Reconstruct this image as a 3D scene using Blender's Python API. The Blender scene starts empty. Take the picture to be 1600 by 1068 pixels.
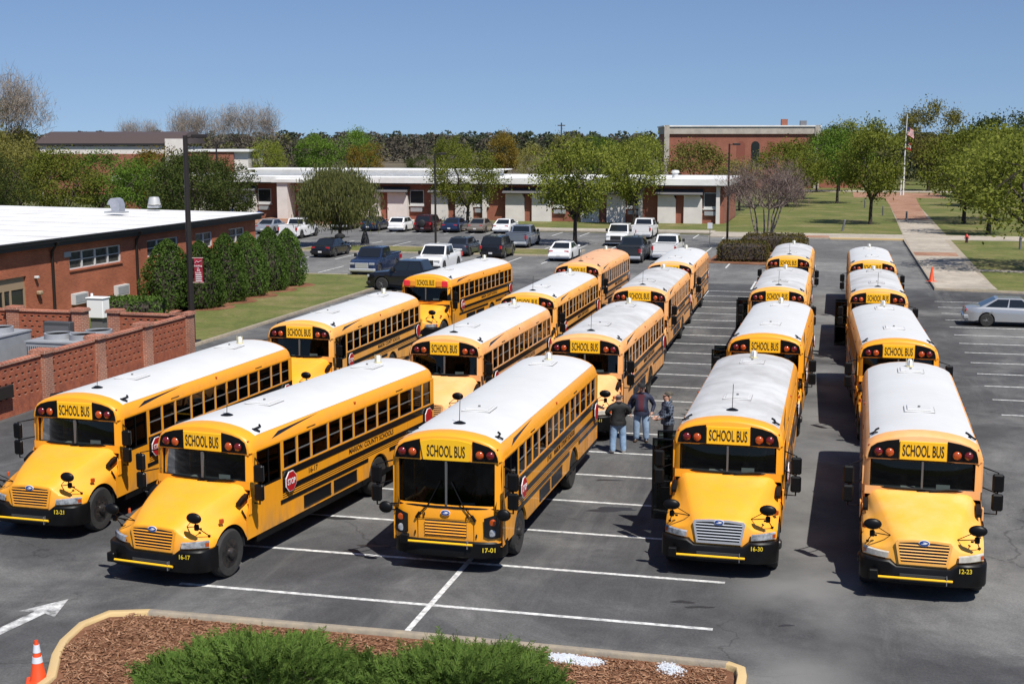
import bpy, bmesh, math, random
import numpy as np
from math import sin, cos, pi, radians, sqrt, atan2
from mathutils import Vector, Matrix

scene = bpy.context.scene
C = scene.collection

# ------------------------------------------------------------------ camera, sky, sun, exposure
cam_data = bpy.data.cameras.new('camera'); cam = bpy.data.objects.new('camera', cam_data); C.objects.link(cam)
cam.location = (0, 0, 9.067); cam.rotation_euler = (pi/2 - 0.1501, 0, 0)
cam_data.sensor_width = 36; cam_data.lens = 2064.76/1600*36
cam_data.clip_start = 0.5; cam_data.clip_end = 4000
scene.camera = cam

SUN_EL = radians(56.5); SUN_AZ = atan2(0.477, -0.879)          # clockwise from +Y
world = bpy.data.worlds.new('World'); scene.world = world; world.use_nodes = True
wn = world.node_tree.nodes; bg = wn['Background']
sky = wn.new('ShaderNodeTexSky'); sky.sky_type = 'NISHITA'; sky.sun_disc = False
sky.sun_elevation = SUN_EL; sky.sun_rotation = SUN_AZ; sky.altitude = 50
sky.air_density = 1.0; sky.dust_density = 0.15; sky.ozone_density = 3.0
tcw = wn.new('ShaderNodeTexCoord'); sxyz = wn.new('ShaderNodeSeparateXYZ'); cxyz = wn.new('ShaderNodeCombineXYZ'); mad = wn.new('ShaderNodeMath'); mad.operation = 'MULTIPLY_ADD'
mad.inputs[1].default_value = 0.90; mad.inputs[2].default_value = 0.105        # clear spring air: no murky band at the horizon
wl_ = world.node_tree.links
wl_.new(tcw.outputs['Generated'], sxyz.inputs[0]); wl_.new(sxyz.outputs[0], cxyz.inputs[0]); wl_.new(sxyz.outputs[1], cxyz.inputs[1]); wl_.new(sxyz.outputs[2], mad.inputs[0]); wl_.new(mad.outputs[0], cxyz.inputs[2]); wl_.new(cxyz.outputs[0], sky.inputs[0])
tint = wn.new('ShaderNodeMix'); tint.data_type = 'RGBA'; tint.blend_type = 'MULTIPLY'; tint.inputs[0].default_value = 1.0; tint.inputs[7].default_value = (0.95, 0.98, 1.10, 1)
wl_.new(sky.outputs[0], tint.inputs[6]); wl_.new(tint.outputs[2], bg.inputs[0]); bg.inputs[1].default_value = 0.077

sun_d = bpy.data.lights.new('sun', 'SUN'); sun = bpy.data.objects.new('sun', sun_d); C.objects.link(sun)
sun_d.energy = 5.0; sun_d.angle = radians(0.5); sun_d.color = (1.0, 0.955, 0.88)
sdir = Vector((sin(SUN_AZ)*cos(SUN_EL), cos(SUN_AZ)*cos(SUN_EL), sin(SUN_EL)))
sun.rotation_euler = (-sdir).to_track_quat('-Z', 'Y').to_euler()
sun.location = (30, -60, 90)
vs = scene.view_settings
vs.view_transform = 'Standard'; vs.look = 'None'; vs.exposure = 0.25; vs.gamma = 1.0; vs.use_curve_mapping = False

# ------------------------------------------------------------------ lot grid: u across the rows, v along them
TH = 0.2407
def G(u, v, z=0.0):
    return (u*cos(TH) + v*sin(TH), -u*sin(TH) + v*cos(TH), z)

# ------------------------------------------------------------------ materials
MATS = {}
def pmat(name, col, rough=0.6, metal=0.0, var=0.0, scale=3.0, bump=0.0, bscale=30.0, col2=None, coat=0.0, spec=0.5, emit=0.0, detail=6):
    if name in MATS: return MATS[name]
    m = bpy.data.materials.new(name); m.use_nodes = True
    nt = m.node_tree; n = nt.nodes; l = nt.links; b = n['Principled BSDF']
    b.inputs['Base Color'].default_value = (*col, 1); b.inputs['Roughness'].default_value = rough
    b.inputs['Metallic'].default_value = metal; b.inputs['Coat Weight'].default_value = coat
    b.inputs['Specular IOR Level'].default_value = spec
    if emit:
        b.inputs['Emission Color'].default_value = (*col, 1); b.inputs['Emission Strength'].default_value = emit
    if var or bump:
        tc = n.new('ShaderNodeTexCoord')
    if var:
        ns = n.new('ShaderNodeTexNoise'); ns.inputs['Scale'].default_value = scale; ns.inputs['Detail'].default_value = detail
        ns.inputs['Roughness'].default_value = 0.65
        oi = n.new('ShaderNodeObjectInfo'); ofs = n.new('ShaderNodeVectorMath'); ofs.operation = 'MULTIPLY_ADD'; ofs.inputs[1].default_value = (37.0, 53.0, 0.0); l.new(oi.outputs['Random'], ofs.inputs[0]); l.new(tc.outputs['Object'], ofs.inputs[2]); l.new(ofs.outputs[0], ns.inputs['Vector'])
        mx = n.new('ShaderNodeMix'); mx.data_type = 'RGBA'
        c2 = col2 if col2 else tuple(c*(1-var) for c in col)
        mx.inputs[6].default_value = (*col, 1); mx.inputs[7].default_value = (*c2, 1)
        rp = n.new('ShaderNodeValToRGB'); rp.color_ramp.elements[0].position = 0.38; rp.color_ramp.elements[1].position = 0.66
        l.new(ns.outputs[0], rp.inputs[0]); l.new(rp.outputs[0], mx.inputs[0]); l.new(mx.outputs[2], b.inputs['Base Color'])
    if bump:
        n2 = n.new('ShaderNodeTexNoise'); n2.inputs['Scale'].default_value = bscale; n2.inputs['Detail'].default_value = 4
        l.new(tc.outputs['Object'], n2.inputs['Vector'])
        bp = n.new('ShaderNodeBump'); bp.inputs['Strength'].default_value = bump; bp.inputs['Distance'].default_value = 0.02
        l.new(n2.outputs[0], bp.inputs['Height']); l.new(bp.outputs[0], b.inputs['Normal'])
    MATS[name] = m
    return m

def glassmat(name, tint, refl=1.0):
    m = bpy.data.materials.new(name); m.use_nodes = True
    nt = m.node_tree; n = nt.nodes; l = nt.links; n.remove(n['Principled BSDF'])
    tr = n.new('ShaderNodeBsdfTransparent'); tr.inputs[0].default_value = (*tint, 1)
    gl = n.new('ShaderNodeBsdfGlossy'); gl.inputs['Roughness'].default_value = 0.02; gl.inputs[0].default_value = (refl, refl, refl, 1)
    fr = n.new('ShaderNodeFresnel'); fr.inputs[0].default_value = 1.45
    mx = n.new('ShaderNodeMixShader'); l.new(fr.outputs[0], mx.inputs[0]); l.new(tr.outputs[0], mx.inputs[1]); l.new(gl.outputs[0], mx.inputs[2])
    l.new(mx.outputs[0], n['Material Output'].inputs[0]); MATS[name] = m
    return m

def leafmat(name, c1, c2, trans=0.35):
    m = bpy.data.materials.new(name); m.use_nodes = True
    nt = m.node_tree; n = nt.nodes; l = nt.links; n.remove(n['Principled BSDF'])
    ge = n.new('ShaderNodeNewGeometry'); mx = n.new('ShaderNodeMix'); mx.data_type = 'RGBA'
    mx.inputs[6].default_value = (*c1, 1); mx.inputs[7].default_value = (*c2, 1)
    oi = n.new('ShaderNodeObjectInfo'); hs = n.new('ShaderNodeHueSaturation')
    mr = n.new('ShaderNodeMapRange'); mr.inputs[3].default_value = 0.75; mr.inputs[4].default_value = 1.25
    l.new(oi.outputs['Random'], mr.inputs[0]); l.new(mr.outputs[0], hs.inputs['Value'])
    l.new(ge.outputs['Random Per Island'], mx.inputs[0]); l.new(mx.outputs[2], hs.inputs['Color'])
    df = n.new('ShaderNodeBsdfDiffuse'); tl = n.new('ShaderNodeBsdfTranslucent'); ms = n.new('ShaderNodeMixShader')
    ms.inputs[0].default_value = trans
    l.new(hs.outputs[0], df.inputs[0]); l.new(hs.outputs[0], tl.inputs[0])
    l.new(df.outputs[0], ms.inputs[1]); l.new(tl.outputs[0], ms.inputs[2]); l.new(ms.outputs[0], n['Material Output'].inputs[0])
    MATS[name] = m
    return m

def brickmat(name, c1, c2, mortar, bw=0.21, bh=0.075, var=0.35):
    m = bpy.data.materials.new(name); m.use_nodes = True
    nt = m.node_tree; n = nt.nodes; l = nt.links; b = n['Principled BSDF']; b.inputs['Roughness'].default_value = 0.85
    tc = n.new('ShaderNodeTexCoord'); sp = n.new('ShaderNodeSeparateXYZ'); l.new(tc.outputs['Object'], sp.inputs[0])
    ad = n.new('ShaderNodeMath'); l.new(sp.outputs[0], ad.inputs[0]); l.new(sp.outputs[1], ad.inputs[1])
    cb = n.new('ShaderNodeCombineXYZ'); l.new(ad.outputs[0], cb.inputs[0]); l.new(sp.outputs[2], cb.inputs[1])
    br = n.new('ShaderNodeTexBrick'); l.new(cb.outputs[0], br.inputs['Vector'])
    br.inputs['Color1'].default_value = (*c1, 1); br.inputs['Color2'].default_value = (*c2, 1); br.inputs['Mortar'].default_value = (*mortar, 1)
    br.inputs['Scale'].default_value = 1.0; br.inputs['Brick Width'].default_value = bw; br.inputs['Row Height'].default_value = bh
    br.inputs['Mortar Size'].default_value = 0.008; br.inputs['Bias'].default_value = -0.2
    ns = n.new('ShaderNodeTexNoise'); ns.inputs['Scale'].default_value = 0.7; ns.inputs['Detail'].default_value = 6
    l.new(tc.outputs['Object'], ns.inputs['Vector'])
    hs = n.new('ShaderNodeHueSaturation'); mr = n.new('ShaderNodeMapRange'); mr.inputs[1].default_value = 0.3; mr.inputs[2].default_value = 0.7
    mr.inputs[3].default_value = 1-var; mr.inputs[4].default_value = 1+var
    l.new(ns.outputs[0], mr.inputs[0]); l.new(mr.outputs[0], hs.inputs['Value']); l.new(br.outputs[0], hs.inputs['Color'])
    l.new(hs.outputs[0], b.inputs['Base Color'])
    bp = n.new('ShaderNodeBump'); bp.inputs['Strength'].default_value = 0.5; bp.inputs['Distance'].default_value = 0.01; bp.invert = True
    l.new(br.outputs['Fac'], bp.inputs['Height']); l.new(bp.outputs[0], b.inputs['Normal'])
    MATS[name] = m
    return m

def groundmat(name, stops, big=0.08, fine=40.0, bump=0.3, speck=None, rough=0.9, mid=0.9):
    # stops: three colours blended by broad noise; fine grain multiplies it
    m = bpy.data.materials.new(name); m.use_nodes = True
    nt = m.node_tree; n = nt.nodes; l = nt.links; b = n['Principled BSDF']; b.inputs['Roughness'].default_value = rough
    b.inputs['Specular IOR Level'].default_value = 0.25
    tc = n.new('ShaderNodeTexCoord')
    def noise(sc, det=8, ro=0.6, dist=0.0):
        x = n.new('ShaderNodeTexNoise'); x.inputs['Scale'].default_value = sc; x.inputs['Detail'].default_value = det
        x.inputs['Roughness'].default_value = ro; x.inputs['Distortion'].default_value = dist
        l.new(tc.outputs['Object'], x.inputs['Vector']); return x
    a = noise(big, 8, 0.65, 0.6); rp = n.new('ShaderNodeValToRGB')
    e = rp.color_ramp.elements; e[0].position = 0.36; e[0].color = (*stops[0], 1); e[1].position = 0.66; e[1].color = (*stops[2], 1)
    k = e.new(0.5); k.color = (*stops[1], 1); l.new(a.outputs[0], rp.inputs[0])
    f = noise(fine, 8, 0.85); mr = n.new('ShaderNodeMapRange'); mr.inputs[1].default_value = 0.3; mr.inputs[2].default_value = 0.7
    mr.inputs[3].default_value = 0.55; mr.inputs[4].default_value = 1.45; l.new(f.outputs[0], mr.inputs[0])
    g = noise(mid, 6, 0.7, 1.0); mr2 = n.new('ShaderNodeMapRange'); mr2.inputs[1].default_value = 0.3; mr2.inputs[2].default_value = 0.7
    mr2.inputs[3].default_value = 0.82; mr2.inputs[4].default_value = 1.2; l.new(g.outputs[0], mr2.inputs[0])
    mu = n.new('ShaderNodeMath'); mu.operation = 'MULTIPLY'; l.new(mr.outputs[0], mu.inputs[0]); l.new(mr2.outputs[0], mu.inputs[1])
    hs = n.new('ShaderNodeHueSaturation'); l.new(mu.outputs[0], hs.inputs['Value']); l.new(rp.outputs[0], hs.inputs['Color'])
    l.new(hs.outputs[0], b.inputs['Base Color'])
    bp = n.new('ShaderNodeBump'); bp.inputs['Strength'].default_value = bump; bp.inputs['Distance'].default_value = 0.02
    l.new(f.outputs[0], bp.inputs['Height']); l.new(bp.outputs[0], b.inputs['Normal'])
    MATS[name] = m
    return m

YN = (0.88, 0.345, 0.010)
def buspaint(name, col, rough, col2, coat, var_scale=1.4):
    # faded patches plus road film that thickens toward the sills
    m = pmat(name, col, rough, var=0.1, scale=var_scale, col2=col2, coat=coat); nt = m.node_tree; n = nt.nodes; l = nt.links; b = n['Principled BSDF']
    src = b.inputs['Base Color'].links[0].from_socket; tc = n.new('ShaderNodeTexCoord'); sp = n.new('ShaderNodeSeparateXYZ'); l.new(tc.outputs['Object'], sp.inputs[0])
    mr = n.new('ShaderNodeMapRange'); mr.inputs[1].default_value = 1.15; mr.inputs[2].default_value = 0.60; mr.inputs[3].default_value = 0.0; mr.inputs[4].default_value = 0.75; l.new(sp.outputs[2], mr.inputs[0])
    mp = n.new('ShaderNodeMapping'); mp.inputs['Scale'].default_value = (3.0, 3.0, 1.0); l.new(tc.outputs['Object'], mp.inputs[0]); ns = n.new('ShaderNodeTexNoise'); ns.inputs['Scale'].default_value = 1.2; ns.inputs['Detail'].default_value = 7; l.new(mp.outputs[0], ns.inputs['Vector'])
    rp = n.new('ShaderNodeMapRange'); rp.inputs[1].default_value = 0.42; rp.inputs[2].default_value = 0.72; l.new(ns.outputs[0], rp.inputs[0])
    ad = n.new('ShaderNodeMath'); ad.operation = 'ADD'; ad.inputs[1].default_value = 0.13; l.new(mr.outputs[0], ad.inputs[0]); mu = n.new('ShaderNodeMath'); mu.operation = 'MULTIPLY'; l.new(ad.outputs[0], mu.inputs[0]); l.new(rp.outputs[0], mu.inputs[1])
    mx = n.new('ShaderNodeMix'); mx.data_type = 'RGBA'; mx.inputs[7].default_value = (0.30, 0.19, 0.09, 1); l.new(mu.outputs[0], mx.inputs[0]); l.new(src, mx.inputs[6]); l.new(mx.outputs[2], b.inputs['Base Color'])
    rr = n.new('ShaderNodeMapRange'); rr.inputs[3].default_value = rough; rr.inputs[4].default_value = rough+0.25; l.new(ns.outputs[0], rr.inputs[0]); l.new(rr.outputs[0], b.inputs['Roughness'])
    return m
paint_new = buspaint('bus_yellow', YN, 0.28, (0.84, 0.345, 0.014), 0.25)
hood_new = buspaint('bus_yellow_hood', (0.90, 0.362, 0.014), 0.38, (0.87, 0.37, 0.03), 0.1)
paint_old = buspaint('bus_yellow_faded', (0.83, 0.37, 0.055), 0.45, (0.82, 0.42, 0.12), 0.0, 1.1)
hood_old = pmat('bus_hood_faded', (0.86, 0.40, 0.045), 0.55, var=0.1, scale=1.2, col2=(0.85, 0.45, 0.13))
paint_peach = buspaint('bus_peach', (0.80, 0.36, 0.10), 0.5, (0.80, 0.42, 0.18), 0.0, 0.9)
hood_peach = buspaint('bus_hood_peach', (0.82, 0.40, 0.13), 0.5, (0.84, 0.45, 0.2), 0.0, 0.9)
roof_white = pmat('roof_white', (0.61, 0.61, 0.608), 0.5, var=0.1, scale=0.9, col2=(0.57, 0.57, 0.56))
roof_dirty = pmat('roof_dirty', (0.57, 0.57, 0.57), 0.6, var=0.2, scale=0.8, col2=(0.40, 0.395, 0.385), detail=9)
roof_tan = pmat('roof_tan', (0.72, 0.40, 0.22), 0.6, var=0.15, scale=1.0)
sign_yel = pmat('sign_yellow', (0.90, 0.50, 0.015), 0.4)
blackp = pmat('black_plastic', (0.005, 0.005, 0.0055), 0.42, spec=0.22, var=0.3, scale=4)
blackm = pmat('black_paint', (0.008, 0.008, 0.009), 0.3, coat=0.2)
blackt = pmat('black_letter', (0.006, 0.006, 0.006), 0.6)
rubber = pmat('tyre_rubber', (0.022, 0.021, 0.021), 0.85, var=0.4, scale=6, col2=(0.032, 0.03, 0.028), bump=0.3, bscale=20)
steel = pmat('steel', (0.5, 0.5, 0.51), 0.35, 0.8, var=0.2)
alum = pmat('aluminium', (0.42, 0.42, 0.42), 0.4, 0.7)
chrome = pmat('chrome', (0.62, 0.64, 0.67), 0.3, 0.55)
redl = pmat('red_lens', (0.13, 0.006, 0.005), 0.2, coat=0.6)
ambl = pmat('amber_lens', (0.40, 0.06, 0.006), 0.2, coat=0.6)
lampglass = pmat('headlamp_lens', (0.55, 0.58, 0.62), 0.1, 0.35, coat=0.8, var=0.6, scale=9, col2=(0.16, 0.18, 0.2))
oldlamp = pmat('hazed_headlamp', (0.60, 0.57, 0.50), 0.3, 0.1, coat=0.3, var=0.3, scale=9)
stopred = pmat('stop_red', (0.42, 0.012, 0.016), 0.4)
whitep = pmat('white_paint_gloss', (0.8, 0.8, 0.8), 0.35)
blue_em = pmat('emblem_blue', (0.012, 0.06, 0.26), 0.3, coat=0.4)
interior = pmat('interior_dark', (0.03, 0.032, 0.034), 0.8)
seatmat = pmat('seat_vinyl', (0.035, 0.036, 0.04), 0.6)
dashmat = pmat('dashboard', (0.10, 0.11, 0.12), 0.7)
glass_side = glassmat('side_glass', (0.10, 0.102, 0.10), 0.8)
glass_ws = glassmat('windshield_glass', (0.34, 0.38, 0.37), 0.7)
paper = pmat('paper', (0.75, 0.76, 0.74), 0.8)

# ------------------------------------------------------------------ mesh building
KIDS = {}
def link(o, parent=None):
    C.objects.link(o)
    if parent is not None:
        o.parent = parent; KIDS.setdefault(parent.name, []).append(o)
    return o
def tag(o, label=None, cat=None, group=None, kind=None):
    if label: o['label'] = label
    if cat: o['category'] = cat
    if group: o['group'] = group
    if kind: o['kind'] = kind
    return o
def empty(name, loc=(0, 0, 0), rz=0.0, label=None, cat=None, group=None):
    o = bpy.data.objects.new(name, None); o.location = loc; o.rotation_euler = (0, 0, rz); o.empty_display_size = 0.3
    link(o); return tag(o, label, cat, group)
def inst(o, name, parent, loc=(0, 0, 0), rot=(0, 0, 0)):      # another object on the same mesh
    c = bpy.data.objects.new(name, o.data); c.location = loc; c.rotation_euler = rot
    return link(c, parent)
def copy_tree(o, parent=None, swap=None):
    c = o.copy(); C.objects.link(c)
    if parent is not None:
        c.parent = parent; KIDS.setdefault(parent.name, []).append(c)
    if swap and o.type == 'MESH':
        for i, m in enumerate(o.data.materials):
            if m and m.name in swap:
                c.material_slots[i].link = 'OBJECT'; c.material_slots[i].material = swap[m.name]
    for ch in list(KIDS.get(o.name, [])): copy_tree(ch, c, swap)
    return c

class MB:
    def __init__(s): s.v = []; s.f = []; s.m = []
    def add(s, vs_, fs, m=0):
        o = len(s.v); s.v += [tuple(p) for p in vs_]
        for f in fs: s.f.append(tuple(o+i for i in f)); s.m.append(m)
        return s
    def box(s, x0, x1, y0, y1, z0, z1, m=0):
        return s.add([(x0,y0,z0),(x1,y0,z0),(x1,y1,z0),(x0,y1,z0),(x0,y0,z1),(x1,y0,z1),(x1,y1,z1),(x0,y1,z1)],
                     [(0,3,2,1),(4,5,6,7),(0,1,5,4),(1,2,6,5),(2,3,7,6),(3,0,4,7)], m)
    def cbox(s, x0, x1, y0, y1, z0, z1, c=0.02, m=0):     # box with chamfered edges
        vs_ = []; 
        xs = (x0, x1); ys = (y0, y1); zs = (z0, z1)
        idx = {}
        for i in (0,1):
            for j in (0,1):
                for k in (0,1):
                    sx = 1-2*i; sy = 1-2*j; sz = 1-2*k
                    for a in range(3):
                        p = [xs[i]+sx*c, ys[j]+sy*c, zs[k]+sz*c]; p[a] = (xs[i], ys[j], zs[k])[a]
                        idx[(i,j,k,a)] = len(vs_); vs_.append(p)
        fs = []
        for a in range(3):
            b, c_ = (a+1)%3, (a+2)%3
            for e in (0,1):
                q = []
                for (p1, p2) in ((0,0),(1,0),(1,1),(0,1)):
                    t = [0,0,0]; t[a] = e; t[b] = p1; t[c_] = p2; q.append(idx[(*t, a)])
                fs.append(q)
        for a in range(3):
            b, c_ = (a+1)%3, (a+2)%3
            for p1 in (0,1):
                for p2 in (0,1):
                    q = []
                    for (e, ax) in ((0,b),(1,b),(1,c_),(0,c_)):
                        t = [0,0,0]; t[a] = e; t[b] = p1; t[c_] = p2; q.append(idx[(*t, ax)])
                    fs.append(q)
        for i in (0,1):
            for j in (0,1):
                for k in (0,1): fs.append([idx[(i,j,k,a)] for a in range(3)])
        return s.add(vs_, fs, m)
    def tube(s, pts, r, n=8, m=0, caps=True):
        pts = [Vector(p) for p in pts]; rs = r if isinstance(r, (list, tuple)) else [r]*len(pts)
        rings = []
        for i, p in enumerate(pts):
            a = pts[min(i+1, len(pts)-1)] - pts[max(i-1, 0)]
            a.normalize(); u = a.orthogonal().normalized() if i == 0 else (u - a*u.dot(a)).normalized()
            w = a.cross(u)
            rings.append([p + (u*cos(2*pi*k/n) + w*sin(2*pi*k/n))*rs[i] for k in range(n)])
        vs_ = [q for rg in rings for q in rg]; fs = []
        for i in range(len(pts)-1):
            for k in range(n): fs.append((i*n+k, i*n+(k+1)%n, (i+1)*n+(k+1)%n, (i+1)*n+k))
        if caps: fs.append(tuple(range(n))); fs.append(tuple((len(pts)-1)*n+k for k in range(n)))
        return s.add(vs_, fs, m)
    def lathe(s, prof, n=16, axis='z', c=(0,0,0), m=0, sc=(1,1,1)):    # prof [(r, h)]
        vs_ = []; fs = []
        for (r, h) in prof:
            for k in range(n):
                a = 2*pi*k/n; p = (r*cos(a), r*sin(a), h)
                if axis == 'x': p = (h, r*cos(a), r*sin(a))
                if axis == 'y': p = (r*cos(a), h, r*sin(a))
                vs_.append((c[0]+p[0]*sc[0], c[1]+p[1]*sc[1], c[2]+p[2]*sc[2]))
        for i in range(len(prof)-1):
            for k in range(n): fs.append((i*n+k, i*n+(k+1)%n, (i+1)*n+(k+1)%n, (i+1)*n+k))
        if prof[0][0] > 1e-4: fs.append(tuple(range(n)))
        if prof[-1][0] > 1e-4: fs.append(tuple((len(prof)-1)*n+k for k in range(n)))
        return s.add(vs_, fs, m)
    def prism(s, poly, axis, a, b, m=0):     # 2-D polygon in the other two axes, extruded from a to b
        def P(p, h): return {'x': (h, p[0], p[1]), 'y': (p[0], h, p[1]), 'z': (p[0], p[1], h)}[axis]
        n = len(poly); vs_ = [P(p, a) for p in poly] + [P(p, b) for p in poly]
        fs = [tuple(range(n)), tuple(range(n, 2*n))] + [(i, (i+1)%n, n+(i+1)%n, n+i) for i in range(n)]
        return s.add(vs_, fs, m)
    def grid(s, rows, m=0, closed=False):
        n = len(rows[0]); vs_ = [p for r in rows for p in r]; fs = []
        for i in range(len(rows)-1):
            for k in range(n-1 if not closed else n): fs.append((i*n+k, i*n+(k+1)%n, (i+1)*n+(k+1)%n, (i+1)*n+k))
        return s.add(vs_, fs, m)
    def build(s, name, mats, parent=None, loc=None, rz=0.0, smooth=35, norm=True):
        me = bpy.data.meshes.new(name); me.from_pydata(s.v, [], s.f)
        for mt in (mats if isinstance(mats, (list, tuple)) else [mats]): me.materials.append(mt)
        if any(s.m): me.polygons.foreach_set('material_index', s.m)
        if norm:
            bm = bmesh.new(); bm.from_mesh(me); bmesh.ops.remove_doubles(bm, verts=bm.verts, dist=1e-5)
            bmesh.ops.recalc_face_normals(bm, faces=bm.faces); bm.to_mesh(me); bm.free()
        if smooth:
            me.shade_smooth(); me.set_sharp_from_angle(angle=radians(smooth))
        o = bpy.data.objects.new(name, me)
        if loc: o.location = loc
        o.rotation_euler = (0, 0, rz)
        return link(o, parent)

def fast_mesh(name, verts, nper, mats, parent=None, smooth=False, midx=None):
    # verts (N, nper, 3): N separate polygons
    verts = np.asarray(verts, dtype=np.float32); N = verts.shape[0]
    me = bpy.data.meshes.new(name); me.vertices.add(N*nper); me.vertices.foreach_set('co', verts.reshape(-1))
    me.loops.add(N*nper); me.loops.foreach_set('vertex_index', np.arange(N*nper, dtype=np.int32))
    me.polygons.add(N); me.polygons.foreach_set('loop_start', np.arange(0, N*nper, nper, dtype=np.int32))
    me.polygons.foreach_set('loop_total', np.full(N, nper, dtype=np.int32))
    for mt in (mats if isinstance(mats, (list, tuple)) else [mats]): me.materials.append(mt)
    if midx is not None: me.polygons.foreach_set('material_index', np.asarray(midx, dtype=np.int32))
    me.update(calc_edges=True); me.validate()
    o = bpy.data.objects.new(name, me)
    return link(o, parent)
def fast_boxes(cen, half):
    cen = np.asarray(cen); half = np.asarray(half)
    sg = np.array([[-1,-1,-1],[1,-1,-1],[1,1,-1],[-1,1,-1],[-1,-1,1],[1,-1,1],[1,1,1],[-1,1,1]])
    v = cen[:, None, :] + half[:, None, :]*sg[None]
    F = [(0,3,2,1),(4,5,6,7),(0,1,5,4),(1,2,6,5),(2,3,7,6),(3,0,4,7)]
    return v[:, F, :].reshape(-1, 4, 3)

_TXT = {}
def text_mesh(string, width, height, mat, extrude=0.002):
    key = (string, width, height, mat.name)
    if key in _TXT: return _TXT[key]
    cu = bpy.data.curves.new('lettering', 'FONT'); cu.body = string; cu.align_x = 'CENTER'; cu.extrude = 0.01; cu.resolution_u = 3
    cu.offset = 0.012
    o = bpy.data.objects.new('lettering_tmp', cu); C.objects.link(o)
    dg = bpy.context.evaluated_depsgraph_get(); me = bpy.data.meshes.new_from_object(o.evaluated_get(dg))
    bpy.data.objects.remove(o); bpy.data.curves.remove(cu)
    n = len(me.vertices); co = np.empty(n*3, dtype=np.float32); me.vertices.foreach_get('co', co); co = co.reshape(-1, 3)
    mn = co.min(0); mx = co.max(0); ce = (mn+mx)/2
    sx = width/(mx[0]-mn[0]); sy = height/(mx[1]-mn[1])
    out = np.empty_like(co); out[:, 0] = (co[:, 0]-ce[0])*sx; out[:, 2] = (co[:, 1]-ce[1])*sy; out[:, 1] = -co[:, 2]*extrude/0.01
    me.vertices.foreach_set('co', out.reshape(-1)); me.update()
    me.materials.clear(); me.materials.append(mat); me.name = 'lettering'
    _TXT[key] = me
    return me
def text(string, width, height, mat, parent, loc, rot=(0, 0, 0), name='lettering'):
    # upright lettering facing -Y before rotation
    o = bpy.data.objects.new(name, text_mesh(string, width, height, mat)); o.location = loc; o.rotation_euler = rot
    return link(o, parent)

def catmull(xs, ys, x):
    if x <= xs[0]: return ys[0]
    if x >= xs[-1]: return ys[-1]
    i = max(j for j in range(len(xs)-1) if xs[j] <= x)
    p0 = ys[max(i-1, 0)]; p1 = ys[i]; p2 = ys[i+1]; p3 = ys[min(i+2, len(ys)-1)]
    t = (x-xs[i])/(xs[i+1]-xs[i])
    return 0.5*(2*p1 + (p2-p0)*t + (2*p0-5*p1+4*p2-p3)*t*t + (3*p1-p0-3*p2+p3)*t**3)

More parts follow.
